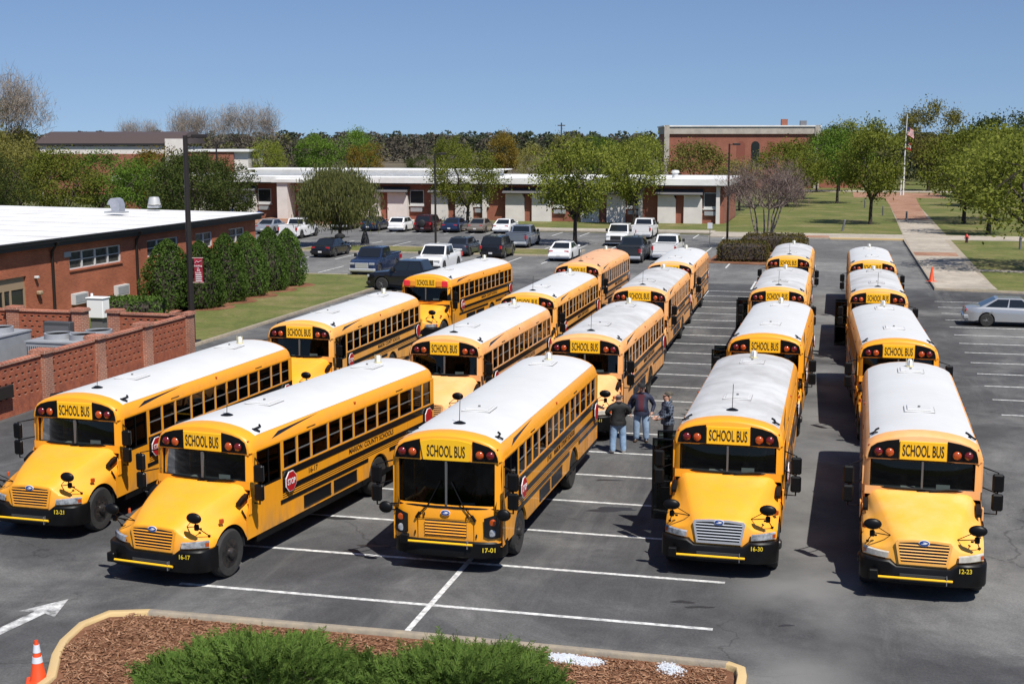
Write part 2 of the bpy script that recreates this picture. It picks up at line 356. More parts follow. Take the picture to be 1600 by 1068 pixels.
# ------------------------------------------------------------------ ground, lawns, roads, paint
def asphaltmat(name, dark, mid_, pale_, lane=False):
    m = groundmat(name, [dark, mid_, pale_], 0.13, 20.0, 0.45, mid=1.1); nt = m.node_tree; n = nt.nodes; l = nt.links; b = n['Principled BSDF']
    src = b.inputs['Base Color'].links[0].from_socket; tc = n.new('ShaderNodeTexCoord'); mp = n.new('ShaderNodeMapping'); mp.inputs['Rotation'].default_value = (0, 0, TH); l.new(tc.outputs['Object'], mp.inputs[0])   # lot frame
    # drive wear: streaks along the lanes
    m2 = n.new('ShaderNodeMapping'); m2.inputs['Scale'].default_value = (0.55, 0.05, 1); l.new(mp.outputs[0], m2.inputs[0]); ns = n.new('ShaderNodeTexNoise'); ns.inputs['Scale'].default_value = 1.0; ns.inputs['Detail'].default_value = 9; ns.inputs['Roughness'].default_value = 0.7; l.new(m2.outputs[0], ns.inputs['Vector'])
    r1 = n.new('ShaderNodeMapRange'); r1.inputs[1].default_value = 0.52; r1.inputs[2].default_value = 0.75; r1.inputs[4].default_value = 0.6; l.new(ns.outputs[0], r1.inputs[0])
    fac = r1.outputs[0]
    if lane:
        sp = n.new('ShaderNodeSeparateXYZ'); l.new(mp.outputs[0], sp.inputs[0]); a = n.new('ShaderNodeMath'); a.operation = 'ADD'; a.inputs[1].default_value = 0.55; l.new(sp.outputs[0], a.inputs[0]); ab = n.new('ShaderNodeMath'); ab.operation = 'ABSOLUTE'; l.new(a.outputs[0], ab.inputs[0])
        r2 = n.new('ShaderNodeMapRange'); r2.interpolation_type = 'SMOOTHSTEP'; r2.inputs[1].default_value = 1.9; r2.inputs[2].default_value = 0.2; r2.inputs[4].default_value = 0.85; l.new(ab.outputs[0], r2.inputs[0]); n3 = n.new('ShaderNodeTexNoise'); n3.inputs['Scale'].default_value = 0.35; n3.inputs['Detail'].default_value = 8; l.new(mp.outputs[0], n3.inputs['Vector']); mm = n.new('ShaderNodeMath'); mm.operation = 'MULTIPLY'; l.new(r2.outputs[0], mm.inputs[0]); r3 = n.new('ShaderNodeMapRange'); r3.inputs[1].default_value = 0.3; r3.inputs[2].default_value = 0.6; l.new(n3.outputs[0], r3.inputs[0]); l.new(r3.outputs[0], mm.inputs[1]); mx_ = n.new('ShaderNodeMath'); mx_.operation = 'MAXIMUM'; l.new(mm.outputs[0], mx_.inputs[0]); l.new(fac, mx_.inputs[1]); fac = mx_.outputs[0]
    mx = n.new('ShaderNodeMix'); mx.data_type = 'RGBA'; l.new(fac, mx.inputs[0]); l.new(src, mx.inputs[6]); mx.inputs[7].default_value = (*[c*1.12 for c in pale_], 1)
    # hairline cracks and tar seams
    vo = n.new('ShaderNodeTexVoronoi'); vo.feature = 'DISTANCE_TO_EDGE'; vo.inputs['Scale'].default_value = 0.16; nd = n.new('ShaderNodeTexNoise'); nd.inputs['Scale'].default_value = 0.8; nd.inputs['Detail'].default_value = 8; l.new(tc.outputs['Object'], nd.inputs['Vector']); va = n.new('ShaderNodeVectorMath'); va.operation = 'MULTIPLY_ADD'; va.inputs[1].default_value = (2.2, 2.2, 0); l.new(nd.outputs[1], va.inputs[0]); l.new(tc.outputs['Object'], va.inputs[2]); l.new(va.outputs[0], vo.inputs['Vector'])
    r4 = n.new('ShaderNodeMapRange'); r4.inputs[1].default_value = 0.0; r4.inputs[2].default_value = 0.006; r4.inputs[3].default_value = 0.55; r4.inputs[4].default_value = 0.0; l.new(vo.outputs['Distance'], r4.inputs[0])
    nm = n.new('ShaderNodeTexNoise'); nm.inputs['Scale'].default_value = 0.12; l.new(tc.outputs['Object'], nm.inputs['Vector']); r5 = n.new('ShaderNodeMapRange'); r5.inputs[1].default_value = 0.46; r5.inputs[2].default_value = 0.56; l.new(nm.outputs[0], r5.inputs[0]); mk = n.new('ShaderNodeMath'); mk.operation = 'MULTIPLY'; l.new(r4.outputs[0], mk.inputs[0]); l.new(r5.outputs[0], mk.inputs[1])
    mz = n.new('ShaderNodeMix'); mz.data_type = 'RGBA'; l.new(mk.outputs[0], mz.inputs[0]); l.new(mx.outputs[2], mz.inputs[6]); mz.inputs[7].default_value = (0.022, 0.022, 0.023, 1); l.new(mz.outputs[2], b.inputs['Base Color'])
    return m
asphalt = asphaltmat('asphalt', (0.046, 0.046, 0.048), (0.076, 0.076, 0.078), (0.165, 0.163, 0.157), True)
asphalt_old = asphaltmat('asphalt_old', (0.095, 0.094, 0.094), (0.13, 0.128, 0.126), (0.20, 0.196, 0.188))
grassm = groundmat('lawn_grass', [(0.085, 0.105, 0.026), (0.12, 0.13, 0.036), (0.20, 0.165, 0.075)], 0.22, 7.0, 0.8, mid=1.1)
fieldm = groundmat('field_soil', [(0.085, 0.075, 0.05), (0.11, 0.09, 0.062), (0.14, 0.13, 0.06)], 0.01, 0.6, 0.2, mid=0.05)
terrm = groundmat('rough_grass', [(0.07, 0.085, 0.03), (0.10, 0.105, 0.04), (0.15, 0.13, 0.07)], 0.012, 1.5, 0.3, mid=0.08)
concrete = groundmat('concrete', [(0.30, 0.265, 0.22), (0.36, 0.315, 0.26), (0.42, 0.375, 0.31)], 0.35, 22.0, 0.2, mid=1.2)
pavebrick = groundmat('brick_paving', [(0.24, 0.125, 0.08), (0.30, 0.165, 0.105), (0.34, 0.21, 0.15)], 0.3, 14.0, 0.3, mid=1.4)
mulchm = groundmat('mulch', [(0.13, 0.055, 0.028), (0.19, 0.085, 0.045), (0.25, 0.13, 0.075)], 0.9, 34.0, 1.0, mid=4.0)
yellowc = pmat('yellow_kerb', (0.56, 0.40, 0.19), 0.8, var=0.3, scale=3.0, col2=(0.55, 0.40, 0.2), bump=0.3, bscale=25)
kerbm = pmat('kerb_concrete', (0.36, 0.30, 0.22), 0.85, var=0.35, scale=4.0, col2=(0.25, 0.22, 0.18), bump=0.3, bscale=25)

def sheet(name, uv, z, mat, parent=None):
    o = MB().add([G(u, v, z) for u, v in uv], [tuple(range(len(uv)))]).build(name, mat, parent, smooth=0)
    if parent is None: tag(o, kind='structure')
    return o
def slab(name, uv, z0, z1, mat, parent=None):
    m = MB(); n = len(uv); vs_ = [G(u, v, z0) for u, v in uv]+[G(u, v, z1) for u, v in uv]
    m.add(vs_, [tuple(range(n, 2*n))]+[(i, (i+1) % n, n+(i+1) % n, n+i) for i in range(n)])
    o = m.build(name, mat, parent, smooth=0)
    if parent is None: tag(o, kind='structure')
    return o
def kerb(name, path, mat, w=0.16, h=0.14, closed=False, mats=None, split=None):
    # path of (u, v); the kerb lies to the left of the path
    P = [Vector(G(u, v)) for u, v in path]; m = MB(); n = len(P); offs = []
    for i in range(n):
        a = P[i]-P[i-1] if (i > 0 or closed) else P[1]-P[0]
        b = P[(i+1) % n]-P[i] if (i < n-1 or closed) else P[-1]-P[-2]
        na = Vector((-a.y, a.x, 0)).normalized(); nb = Vector((-b.y, b.x, 0)).normalized(); k = (na+nb); k.normalize()
        offs.append(k*(w/max(0.5, k.dot(na))))
    prof = [(0, -0.05), (0.0, h-0.03), (0.12, h), (0.85, h), (1.0, h-0.02), (1.0, -0.05)]
    rows = [[tuple(P[i]+offs[i]*t+Vector((0, 0, z))) for t, z in prof] for i in range(n)]
    if closed: rows.append(rows[0])
    o0 = len(m.f); m.grid(rows)
    if split is not None:
        for i in range(len(m.m)): m.m[i] = 0 if i//5 < split else 1
    o = m.build(name, mats if mats else mat, smooth=50)
    return tag(o, kind='structure')

# terrain reaching the horizon, rising a little far away
tr = MB(); xs_ = [-1500, -700, -350, -150, 0, 150, 350, 700, 1500]; ys_ = [-60, 60, 200, 320, 420, 520, 640, 800, 1200, 2600]
tr.grid([[(x, y, -0.06+max(0, (y-420))*0.016 if y < 900 else -0.06+8.5) for x in xs_] for y in ys_])
tag(tr.build('terrain', terrm, smooth=60), kind='structure')
fd = MB(); fd.grid([[(x, y, -0.03+max(0, (y-420))*0.016) for x in (-230, -60, 45)] for y in (330, 420, 520, 630)])
tag(fd.build('ploughed_field', fieldm, smooth=0), kind='structure')
sheet('parking_lot', [(-95, -25), (80, -25), (80, 100), (8, 128), (-6, 131), (-95, 134)], 0.0, asphalt)
sheet('far_lot', [(-95, 85.9), (5.8, 85.9), (5.8, 127.9), (-6, 130.9), (-95, 133.9)], 0.004, asphalt_old)
# lawns
sheet_l = slab('lawn_by_brick_building', [(-37.5, 51.2), (-27.9, 51.2), (-27.9, 84.0), (-28.6, 84.7), (-37.5, 84.7)], -0.02, 0.12, grassm)
kerb('lawn_kerb', [(-27.74, 51.2), (-27.74, 84.1), (-28.5, 84.86), (-37.5, 84.86)], kerbm)
slab('median_grass', [(-44, 103.6), (-20.6, 103.6), (-20.6, 109.0), (-44, 109.0)], -0.02, 0.11, grassm)
kerb('median_kerb', [(-44.15, 103.45), (-44.15, 109.15), (-20.45, 109.15), (-20.45, 103.45)][::-1], kerbm, closed=True)
slab('hedge_island_mulch', [(-9.6, 100.6), (-2.4, 99.2), (-1.9, 106), (-2.3, 114.8), (-7.5, 115.2), (-9.4, 108)], -0.02, 0.06, mulchm)
slab('entrance_lawn', [(6.16, 85.4), (80, 72), (80, 128.0), (6.16, 128.0)], -0.02, 0.11, grassm)
slab('far_lawn', [(-12, 134.6), (80, 134.6), (80, 330), (-12, 330)], -0.02, 0.11, grassm)
slab('building_lawn', [(-47, 136.6), (-11.9, 136.6), (-11.9, 150), (-47, 150)], -0.02, 0.10, grassm)
slab('front_sidewalk', [(-62, 132.6), (-12, 133.2), (-12, 136.5), (-62, 136.5)], -0.02, 0.13, concrete)
slab('entry_terrace', [(-66, 136.6), (-47.1, 136.6), (-47.1, 150), (-66, 150)], -0.02, 0.12, pavebrick)
slab('cross_walk_path', [(-12, 128.2), (80, 128.2), (80, 134.5), (-12, 134.5)], -0.02, 0.125, concrete)
slab('cross_walk_brick', [(-4.5, 128.35), (-0.7, 128.35), (-0.7, 131.2), (-4.5, 131.2)], 0.0, 0.135, pavebrick)
slab('yellow_kerb', [(-0.6, 127.95), (6.1, 127.95), (6.1, 128.45), (-0.6, 128.45)], 0.0, 0.15, yellowc)
WALK = [(85.3, 6.0, 9.7), (95, 6.05, 9.5), (106, 6.1, 9.4), (128, 6.2, 9.7), (160, 6.8, 10.3), (197, 7.2, 11.3), (224, 7.3, 12.2)]
wk = []
wmat = {0: concrete, 1: concrete, 2: concrete, 3: concrete, 4: pavebrick, 5: pavebrick}
walk = None
for i in range(len(WALK)-1):
    (v0, a0, b0), (v1, a1, b1) = WALK[i], WALK[i+1]; nn = max(1, int((v1-v0)/3.2)); 
    for k in range(nn):
        def L_(t): return (v0+(v1-v0)*t, a0+(a1-a0)*t, b0+(b1-b0)*t)
        p, q = L_(k/nn), L_((k+1)/nn); g_ = 0.03
        m = MB(); vs_ = [G(p[1], p[0]+g_), G(p[2], p[0]+g_), G(q[2], q[0]-g_), G(q[1], q[0]-g_)]
        m.add([(x, y, 0.09) for x, y, z in vs_]+[(x, y, 0.135) for x, y, z in vs_], [(4, 5, 6, 7), (0, 1, 5, 4), (1, 2, 6, 5), (2, 3, 7, 6), (3, 0, 4, 7)])
        mt = pavebrick if (i >= 4 or (i == 2 and k == 1)) else concrete
        if walk is None:
            walk = MB().add([G(6.05, 85.45, 0.122), G(9.65, 85.45, 0.122), G(11.2, 197, 0.122), G(12.1, 224, 0.122), G(7.4, 224, 0.122), G(7.2, 197, 0.122), G(6.15, 128, 0.122)], [tuple(range(7))]).build('entrance_walk', kerbm, smooth=0); tag(walk, kind='structure')
        m.build('paving_slab', mt, walk, smooth=0)
slab('flagpole_plaza', [(2.5, 224.1), (17, 224.1), (17, 246), (2.5, 246)], 0.0, 0.13, pavebrick)
slab('far_drive', [(-14, 249), (40, 249), (40, 256), (-14, 256)], 0.0, 0.13, concrete)
slab('side_walk', [(9.8, 97.4), (40, 93.6), (40, 94.9), (9.8, 98.7)], 0.0, 0.135, concrete)
kerb('walk_kerb', [(80, 71.8), (11.2, 84.3), (5.99, 85.2), (5.99, 127.8)][::-1], kerbm, h=0.15)
# painted lines: each worn stripe is a part of the lot
linem = pmat('line_paint', (0.72, 0.72, 0.70), 0.8, var=0.6, scale=7.0, col2=(0.30, 0.30, 0.30), detail=9)
lot = [o for o in C.objects if o.name == 'parking_lot'][0]
def stripe(u0, v0, u1, v1, w=0.12, z=0.005):
    if v1 > 86: z += 0.006
    a = Vector(G(u0, v0)); b = Vector(G(u1, v1)); d = (b-a).normalized(); n = Vector((-d.y, d.x, 0))*w/2
    MB().add([(p.x, p.y, z) for p in (a+n, a-n, b-n, b+n)], [(0, 1, 2, 3)]).build('painted_line', linem, lot, smooth=0)
V0 = 24.006; S = 2.74
for i in range(22): stripe(-13.0, V0+S*i, -2.0, V0+S*i)
stripe(-7.56, 22.05, -7.56, V0+S*16, z=0.008); stripe(-7.56, V0+S*16+1.0, -7.56, V0+S*21, z=0.008)
for i in range(13): stripe(5.6, 51.72-S*2+S*(i), 11.2, 51.72-S*2+S*(i))
stripe(-5.05, 82.9, -5.05, 87.8)
for i in range(14):
    u = -43.5+2.75*i
    stripe(u, 96.8, u, 102.0); stripe(u, 110.6, u, 115.8); stripe(u, 126.3, u, 131.6)
for i in range(5): stripe(-38+2.75*i, 86.5, -38+2.75*i, 91.5)
for i in range(4): stripe(-27.4, 66+2.9*i, -22.3, 66+2.9*i)
# painted arrow, worn
ar = MB(); A = [(-0.14, 0), (0.14, 0), (0.14, 1.35), (0.46, 1.25), (0.0, 2.25), (-0.46, 1.25), (-0.14, 1.35)]
ao, bo = Vector(G(-15.0, 20.55)), Vector(G(-14.72, 22.55)); dd = (bo-ao).normalized(); nn_ = Vector((dd.y, -dd.x, 0))
ar.add([tuple(ao+nn_*x*0.95+dd*y*0.92+Vector((0, 0, 0.006))) for x, y in A], [(0, 1, 2, 6), (3, 4, 5, 6, 2)])
ar.build('painted_arrow', pmat('arrow_paint', (0.12, 0.12, 0.12), 0.8, var=0.9, scale=3.2, col2=(0.72, 0.72, 0.71), detail=10), lot, smooth=0)
# worn pale lane and tar stains as thin films on the asphalt
pale = pmat('worn_asphalt', (0.185, 0.183, 0.178), 0.9, var=0.5, scale=0.5, col2=(0.105, 0.105, 0.107), bump=0.3, bscale=60, detail=10)
stain = pmat('oil_stain', (0.03, 0.03, 0.031), 0.5)
def blob(name, cx_, cy_, rx, ry, mat, z, seed, n=26, rz=0.0):
    r = random.Random(seed); pts = []
    ph = [r.uniform(0, 6.28) for _ in range(4)]
    for k in range(n):
        a = 2*pi*k/n; q = 1+0.22*sin(2*a+ph[0])+0.16*sin(3*a+ph[1])+0.1*sin(5*a+ph[2])+r.uniform(-0.08, 0.08)
        x, y = rx*q*cos(a), ry*q*sin(a); pts.append((cx_+x*cos(rz)-y*sin(rz), cy_+x*sin(rz)+y*cos(rz), z))
    MB().add(pts, [tuple(range(n))]).build(name, mat, lot, smooth=0)
for k, (px_, py_, a, b) in enumerate(((-4.3, 31.3, .55, .17), (-3.2, 29.0, .3, .1), (-3.6, 28.6, .18, .08), (-2.6, 28.9, .12, .06), (3.4, 25.3, .2, .09), (3.7, 25.0, .25, .07), (2.5, 32.0, .6, .2), (2.6, 34.9, .3, .09), (-.8, 24.9, .1, .04), (5.2, 24.0, .14, .05))):
    blob('oil_stain', px_, py_, a, b, stain, 0.003, 40+k)
# ------------------------------------------------------------------ foreground planting island
ISL = [(-12.45, 17.0), (-12.55, 18.8), (-13.05, 19.75), (-13.28, 20.35), (-13.42, 21.15), (-13.25, 21.75), (-12.6, 21.98), (-7.54, 22.07), (-1.6, 22.02), (-1.42, 21.9), (-1.38, 21.6), (-1.38, 17.0)]
kerb('island_kerb', ISL[::-1], kerbm, w=-0.17, h=0.15, mats=[kerbm, yellowc], split=None)
ik = [o for o in C.objects if o.name == 'island_kerb'][0]
for p in ik.data.polygons:
    c = p.center; u = c.x*cos(TH)-c.y*sin(TH); p.material_index = 1 if (u < -12.2 or u > -1.75) else 0
slab('island_mulch', [(u*0.995-0.04, v-0.12) for u, v in ISL], -0.02, 0.11, mulchm)

# ------------------------------------------------------------------ buildings and walls
brick_l = brickmat('red_brick', (0.37, 0.098, 0.040), (0.27, 0.066, 0.028), (0.29, 0.135, 0.085), var=0.2)
brick_w = brickmat('wall_brick', (0.36, 0.125, 0.07), (0.24, 0.075, 0.045), (0.48, 0.38, 0.30), var=0.25)
brick_f = brickmat('far_brick', (0.27, 0.085, 0.05), (0.22, 0.065, 0.04), (0.28, 0.15, 0.11), var=0.12)
roofm = pmat('roof_membrane', (0.76, 0.76, 0.75), 0.6, var=0.2, scale=0.35, col2=(0.62, 0.61, 0.59), detail=9)
fasciam = pmat('dark_fascia', (0.018, 0.017, 0.018), 0.5)
stucco = pmat('white_stucco', (0.66, 0.62, 0.59), 0.85, var=0.12, scale=1.0, bump=0.1)
frame_w = pmat('window_frame_white', (0.55, 0.55, 0.54), 0.5)
hvacm = pmat('hvac_grey', (0.36, 0.37, 0.39), 0.5, 0.2, var=0.15, scale=2)
hvacd = pmat('hvac_dark', (0.06, 0.062, 0.066), 0.6)
darkglass = pmat('dark_glazing', (0.02, 0.023, 0.026), 0.08, spec=0.6)
polem = pmat('pole_bronze', (0.028, 0.022, 0.02), 0.5, 0.3)
greym = pmat('grey_metal', (0.17, 0.17, 0.18), 0.5, 0.3)
beige = pmat('door_beige', (0.30, 0.22, 0.14), 0.6)

# brick building on the left: local x = u, y = v, origin on its long front wall
bl = empty('brick_school_building', G(-37.5, 81.3), -TH, 'long red brick building with a flat white roof, left of the lawn', 'building')
Wn, Dp, Ez = 60.0, 45.0, 4.44      # wall runs to y = -Wn
wl = MB(); ops = []    # openings (y0, y1, z0, z1) on the front wall
WIN = [(59.2-81.3, 64.2-81.3, 2.68, 3.6, 4), (67.0-81.3, 70.6-81.3, 2.68, 3.6, 3), (72.8-81.3, 75.0-81.3, 2.68, 3.6, 2), (77.3-81.3, 79.6-81.3, 2.68, 3.6, 2)]
DOOR = (52.0-81.3, 55.5-81.3, 0.0, 2.75)
cuts = sorted([w[:4] for w in WIN]+[DOOR])
y = -Wn
for (a, b, z0, z1) in cuts:
    wl.box(-0.25, 0, y, a, 0, 4.0)
    if z0 > 0.01: wl.box(-0.25, 0, a, b, 0, z0)
    wl.box(-0.25, 0, a, b, z1, 4.0); y = b
wl.box(-0.25, 0, y, 0, 0, 4.0); wl.box(-Dp, -0.25, -0.25, 0, 0, 4.0); wl.box(-Dp, -Dp+0.25, -Wn, -0.25, 0, 4.0)
wl.build('wall', brick_l, bl, smooth=0)
rfm = MB(); rfm.add([(0.45, -Wn, 4.42), (0.45, 0.45, 4.42), (-22, 0.45, 4.70), (-Dp, 0.45, 4.70), (-Dp, -Wn, 4.70), (-22, -Wn, 4.70)], [(0, 1, 2, 5), (5, 2, 3, 4)]); blr = rfm.build('roof', roofm, bl, smooth=0)
rs_ = MB()
for k in range(19): yy = -Wn+1.5+k*3.2; rs_.add([(0.40, yy, 4.432), (0.40, yy+0.10, 4.432), (-22, yy+0.10, 4.712), (-22, yy, 4.712)], [(0, 1, 2, 3)])
rs_.build('roof_seam', pmat('seam_tape', (0.60, 0.60, 0.59), 0.7), blr, smooth=0)
fa = MB(); fa.box(0.30, 0.46, -Wn, 0.46, 4.22, 4.40); fa.box(-Dp, 0.30, 0.30, 0.46, 4.22, 4.40); fa.box(0.0, 0.32, -Wn, 0.30, 4.0, 4.24); fa.box(-Dp, 0.0, 0.003, 0.30, 4.0, 4.22); fa.build('fascia', fasciam, bl, smooth=0)
MB().tube([(0.46, -Wn, 4.36), (0.46, 0.4, 4.36)], 0.05, 8).build('gutter', fasciam, bl)
for yy in (57.6-81.3, 65.7-81.3): MB().tube([(0.42, yy, 4.2), (0.10, yy, 3.75), (0.10, yy, 0.1)], 0.075, 8).build('downpipe', polem, bl)
for (a, b, z0, z1, n) in WIN:
    f = MB(); f.box(-0.16, -0.06, a, b, z0, z0+0.06); f.box(-0.16, -0.06, a, b, z1-0.06, z1); w_ = (b-a)/n
    for k in range(n+1): yy = min(max(a+w_*k, a+0.04), b-0.04); f.box(-0.16, -0.05, yy-0.05, yy+0.05, z0+0.06, z1-0.06)
    wo = f.build('window', frame_w, bl, smooth=0)
    for k in range(n):
        for (p, q) in ((z0+0.06, (z0+z1)/2-0.02), ((z0+z1)/2+0.02, z1-0.06)):
            MB().box(-0.13, -0.12, a+w_*k+0.05, a+w_*(k+1)-0.05, p, q).build('pane', pmat('dusty_glazing', (0.075, 0.075, 0.07), 0.25, var=0.5, scale=3), wo, smooth=0)
        MB().box(-0.14, -0.07, a+w_*k+0.05, a+w_*(k+1)-0.05, (z0+z1)/2-0.02, (z0+z1)/2+0.02).build('glazing_bar', frame_w, wo, smooth=0)
    MB().box(-0.1, 0.07, a-0.05, b+0.05, z0-0.09, z0-0.002).build('sill', brick_l, wo, smooth=0)
    MB().box(-0.24, -0.2, a, b, z0, z1).build('blind', interior, wo, smooth=0)
d_ = MB(); a, b, z0, z1 = DOOR; d_.box(-0.2, -0.12, a, b, 2.15, 2.75); 
for yy in (a, a+1.1, (a+b)/2, b-1.2, b-0.1): d_.box(-0.2, -0.1, yy, yy+0.1, 0, 2.15)
d_.box(-0.2, -0.14, a, b, 0.0, 0.9); do = d_.build('door', beige, bl, smooth=0)
MB().box(-0.18, -0.16, a+0.1, b-0.1, 0.9, 2.1).build('pane', darkglass, do, smooth=0)
for yy, zz in ((63.3-81.3, 0.9), (59.2-81.3, 0.92)):
    m = MB().box(0.0, 0.22, yy, yy+1.25, zz, zz+0.55); q = m.build('window_air_conditioner', frame_w, bl, smooth=0)
    g = MB(); g.box(0.221, 0.235, yy+0.08, yy+1.17, zz+0.07, zz+0.48, 0); g.build('grille', hvacm, q, smooth=0)
MB().box(0, 0.06, -22.6, -22.0, 3.35, 3.62).build('wall_vent', hvacm, bl, smooth=0); MB().cbox(0, 0.2, -25.2, -25.0, 2.55, 2.68, 0.03).build('wall_light', frame_w, bl); MB().cbox(0, 0.24, -25.1, -24.8, 1.75, 1.95, 0.05).build('wall_bell', beige, bl)
# roof vents stand on the roof
def gooseneck(loc, label):
    r = empty('gooseneck_vent', loc, -TH, label, 'roof vent'); m = MB(); MB().box(-0.85, 0.85, -0.6, 0.6, 0, 0.12).build('base', hvacm, r, smooth=0)
    prof = [(-0.55, 0.1), (-0.55, 0.75), (-0.4, 1.15), (-0.1, 1.3), (0.25, 1.25), (0.5, 1.0), (0.6, 0.7), (0.35, 0.7), (0.15, 0.1)]
    r.scale = (0.72, 0.72, 0.72); m.prism([(-x, z) for x, z in prof], 'y', -0.5, 0.5); m.build('hood', pmat('galvanised', (0.42, 0.43, 0.48), 0.45, 0.5, var=0.2), r, smooth=30)
def mushroom(loc, s, label):
    r = empty('exhaust_fan', loc, 0, label, 'roof vent'); MB().box(-0.5*s, 0.5*s, -0.5*s, 0.5*s, 0, 0.2*s).build('base', hvacm, r, smooth=0)
    MB().lathe([(0.45*s, 0.2*s), (0.62*s, 0.32*s), (0.55*s, 0.36*s), (0.48*s, 0.75*s), (0.42*s, 0.95*s), (0, 1.0*s)], 18).build('housing', pmat('fan_aluminium', (0.55, 0.54, 0.52), 0.4, 0.4), r)
gooseneck((*G(-44.0, 75.0)[:2], 4.67), 'galvanised gooseneck duct rising from the white flat roof')
mushroom((*G(-44.5, 80.7)[:2], 4.70), 0.75, 'round aluminium exhaust fan on the white roof, right of the gooseneck duct')
mushroom((*G(-52.0, 72.0)[:2], 4.70), 0.8, 'round exhaust fan on the white roof at the left picture edge')

# pierced brick screen wall round the cooling plant
def screen(name, u0, v0, u1, v1, along, label, pill, H=1.78):
    r = empty(name, G(u0, v0), -TH if along == 'v' else -TH-pi/2, label, 'wall')
    Ln = (v1-v0) if along == 'v' else (u1-u0)
    segs = list(zip(pill[:-1], pill[1:])); rng = random.Random(7)
    for k, (a, b) in enumerate(segs):
        a_, b_ = a+0.27, b-0.27; cen = []; half = []; core = MB(); nc = int(H/0.0765); hole = {8, 11, 14, 17, 20}
        runs = []; c0 = 0
        for c in range(nc):
            z = 0.038+c*0.0765; off = 0.105 if c % 2 else 0
            if c in hole: step, bl_ = 0.35, 0.20
            else: step, bl_ = 0.2165, 0.2065
            y = a_-off
            while y < b_:
                p, q = max(y, a_), min(y+bl_, b_)
                if q-p > 0.03: cen.append((rng.uniform(-0.002, 0.002), (p+q)/2, z)); half.append((0.105+rng.uniform(0, 0.003), (q-p)/2, 0.0335))
                y += step
            if c in hole:
                runs.append((c0, c)); c0 = c+1
        runs.append((c0, nc))
        for (p, q) in runs: core.box(-0.097, 0.097, a_, b_, p*0.0765, q*0.0765)
        po = core.build('panel', pmat('mortar', (0.36, 0.28, 0.22), 0.95), r, smooth=0)
        bw = fast_mesh('brickwork', fast_boxes(cen, half), 4, [pmat('brick_unit', (0.40, 0.118, 0.055), 0.85, var=0.5, scale=5.0, col2=(0.24, 0.07, 0.042))], po); bw['kind'] = 'stuff'
        cpz = nc*0.0765
        MB().cbox(-0.16, 0.16, a_, b_, cpz, cpz+0.09, 0.012).build('coping', brick_w, r, smooth=0)
    for p in pill:
        pb = MB().box(-0.26, 0.26, p-0.26, p+0.26, 0, H+0.05).build('pillar', brick_w, r, smooth=0)
        m = MB(); m.cbox(-0.33, 0.33, p-0.33, p+0.33, H+0.052, H+0.15, 0.012); m.cbox(-0.30, 0.30, p-0.30, p+0.30, H+0.151, H+0.20, 0.012); m.build('pillar_cap', brick_w, pb, smooth=0)
    return r
screen('screen_wall', -26.65, 29.6, -26.65, 50.6, 'v', 'long pierced brick screen wall with capped pillars, beside bus 12-21', [0, 3.5, 7.0, 10.5, 13.95, 17.45, 21.0])
screen('screen_wall', -29.95, 50.6, -26.65, 50.6, 'u', 'short pierced brick wall returning left from the tall lamp post', [0, 3.0])
screen('screen_wall', -38.4, 50.6, -31.5, 50.6, 'u', 'short pierced brick wall behind the grey cooling units', [0, 3.55, 6.75])
MB_ = MB
w_ = MB().cbox(-0.24, -0.10, 0.0, 0.9, 0, 0.42, 0.02)
o = w_.build('cabinet', polem, None, G(-26.2, 37.0, 0.72), -TH); tag(o, 'small black box fixed to the brick screen wall', 'box')
# cooling units
def hvac(u, v, lx, ly, h, label, fans):
    r = empty('cooling_unit', G(u, v), -TH, label, 'air conditioner')
    MB().cbox(-lx/2, lx/2, -ly/2, ly/2, 0.12, h-0.06, 0.03).build('cabinet', hvacm, r, smooth=0); MB().box(-lx/2-0.03, lx/2+0.03, -ly/2-0.03, ly/2+0.03, h-0.06, h).build('top_panel', hvacm, r, smooth=0)
    MB().box(-lx/2-0.1, lx/2+0.1, -ly/2-0.1, ly/2+0.1, 0.0, 0.118).build('plinth', concrete, r, smooth=0)
    for (x, y) in fans:
        q = MB(); q.lathe([(0.52, h), (0.52, h+0.22), (0.46, h+0.22), (0.46, h+0.02)], 24, 'z', (x, y, 0)); f = q.build('fan_shroud', hvacm, r)
        MB().lathe([(0.455, h+0.17), (0, h+0.17)], 24, 'z', (x, y, 0)).build('fan_guard', hvacd, f); 
    g = MB()
    for k in range(int(lx/0.09)): g.box(-lx/2+0.06+k*0.09, -lx/2+0.10+k*0.09, -ly/2-0.012, -ly/2-0.001, 0.3, h-0.2)
    g.build('louvres', hvacd, r, smooth=0)
hvac(-28.7, 45.4, 2.6, 2.6, 1.55, 'grey cooling unit with three round fans behind the pierced wall', ((-0.45, -0.4), (0.65, -0.4), (0.65, 0.7)))
hvac(-31.8, 44.2, 2.0, 3.0, 1.75, 'taller grey cooling unit at the left picture edge', ((0.3, 0.5),))
r = empty('duct_panel', G(-30.6, 47.2), -TH, 'dark grey sheet metal panel behind the cooling units', 'panel'); MB().cbox(-0.6, 0.6, -0.05, 0.3, 0, 1.85, 0.02).build('sheet', hvacd, r, smooth=0); MB().box(-0.55, 0.55, -0.06, -0.052, 0.3, 1.7).build('inner_panel', greym, r, smooth=0)
r = empty('white_meter_box', G(-33.2, 54.6), -TH, 'white metal meter box in front of the brick building', 'utility box'); MB().cbox(-0.42, 0.42, -0.3, 0.3, 1.0, 1.9, 0.03).build('box', whitep, r, smooth=0); MB().box(-0.3, 0.3, -0.2, 0.2, 0, 1.0).build('stand', greym, r, smooth=0); MB().cbox(-0.46, 0.46, -0.34, 0.34, 1.9, 1.96, 0.02).build('lid', whitep, r, smooth=0); MB().tube([(-0.3, 0, 1.95), (-0.3, 0, 2.12)], 0.06, 8).build('stub_pipe', whitep, r)

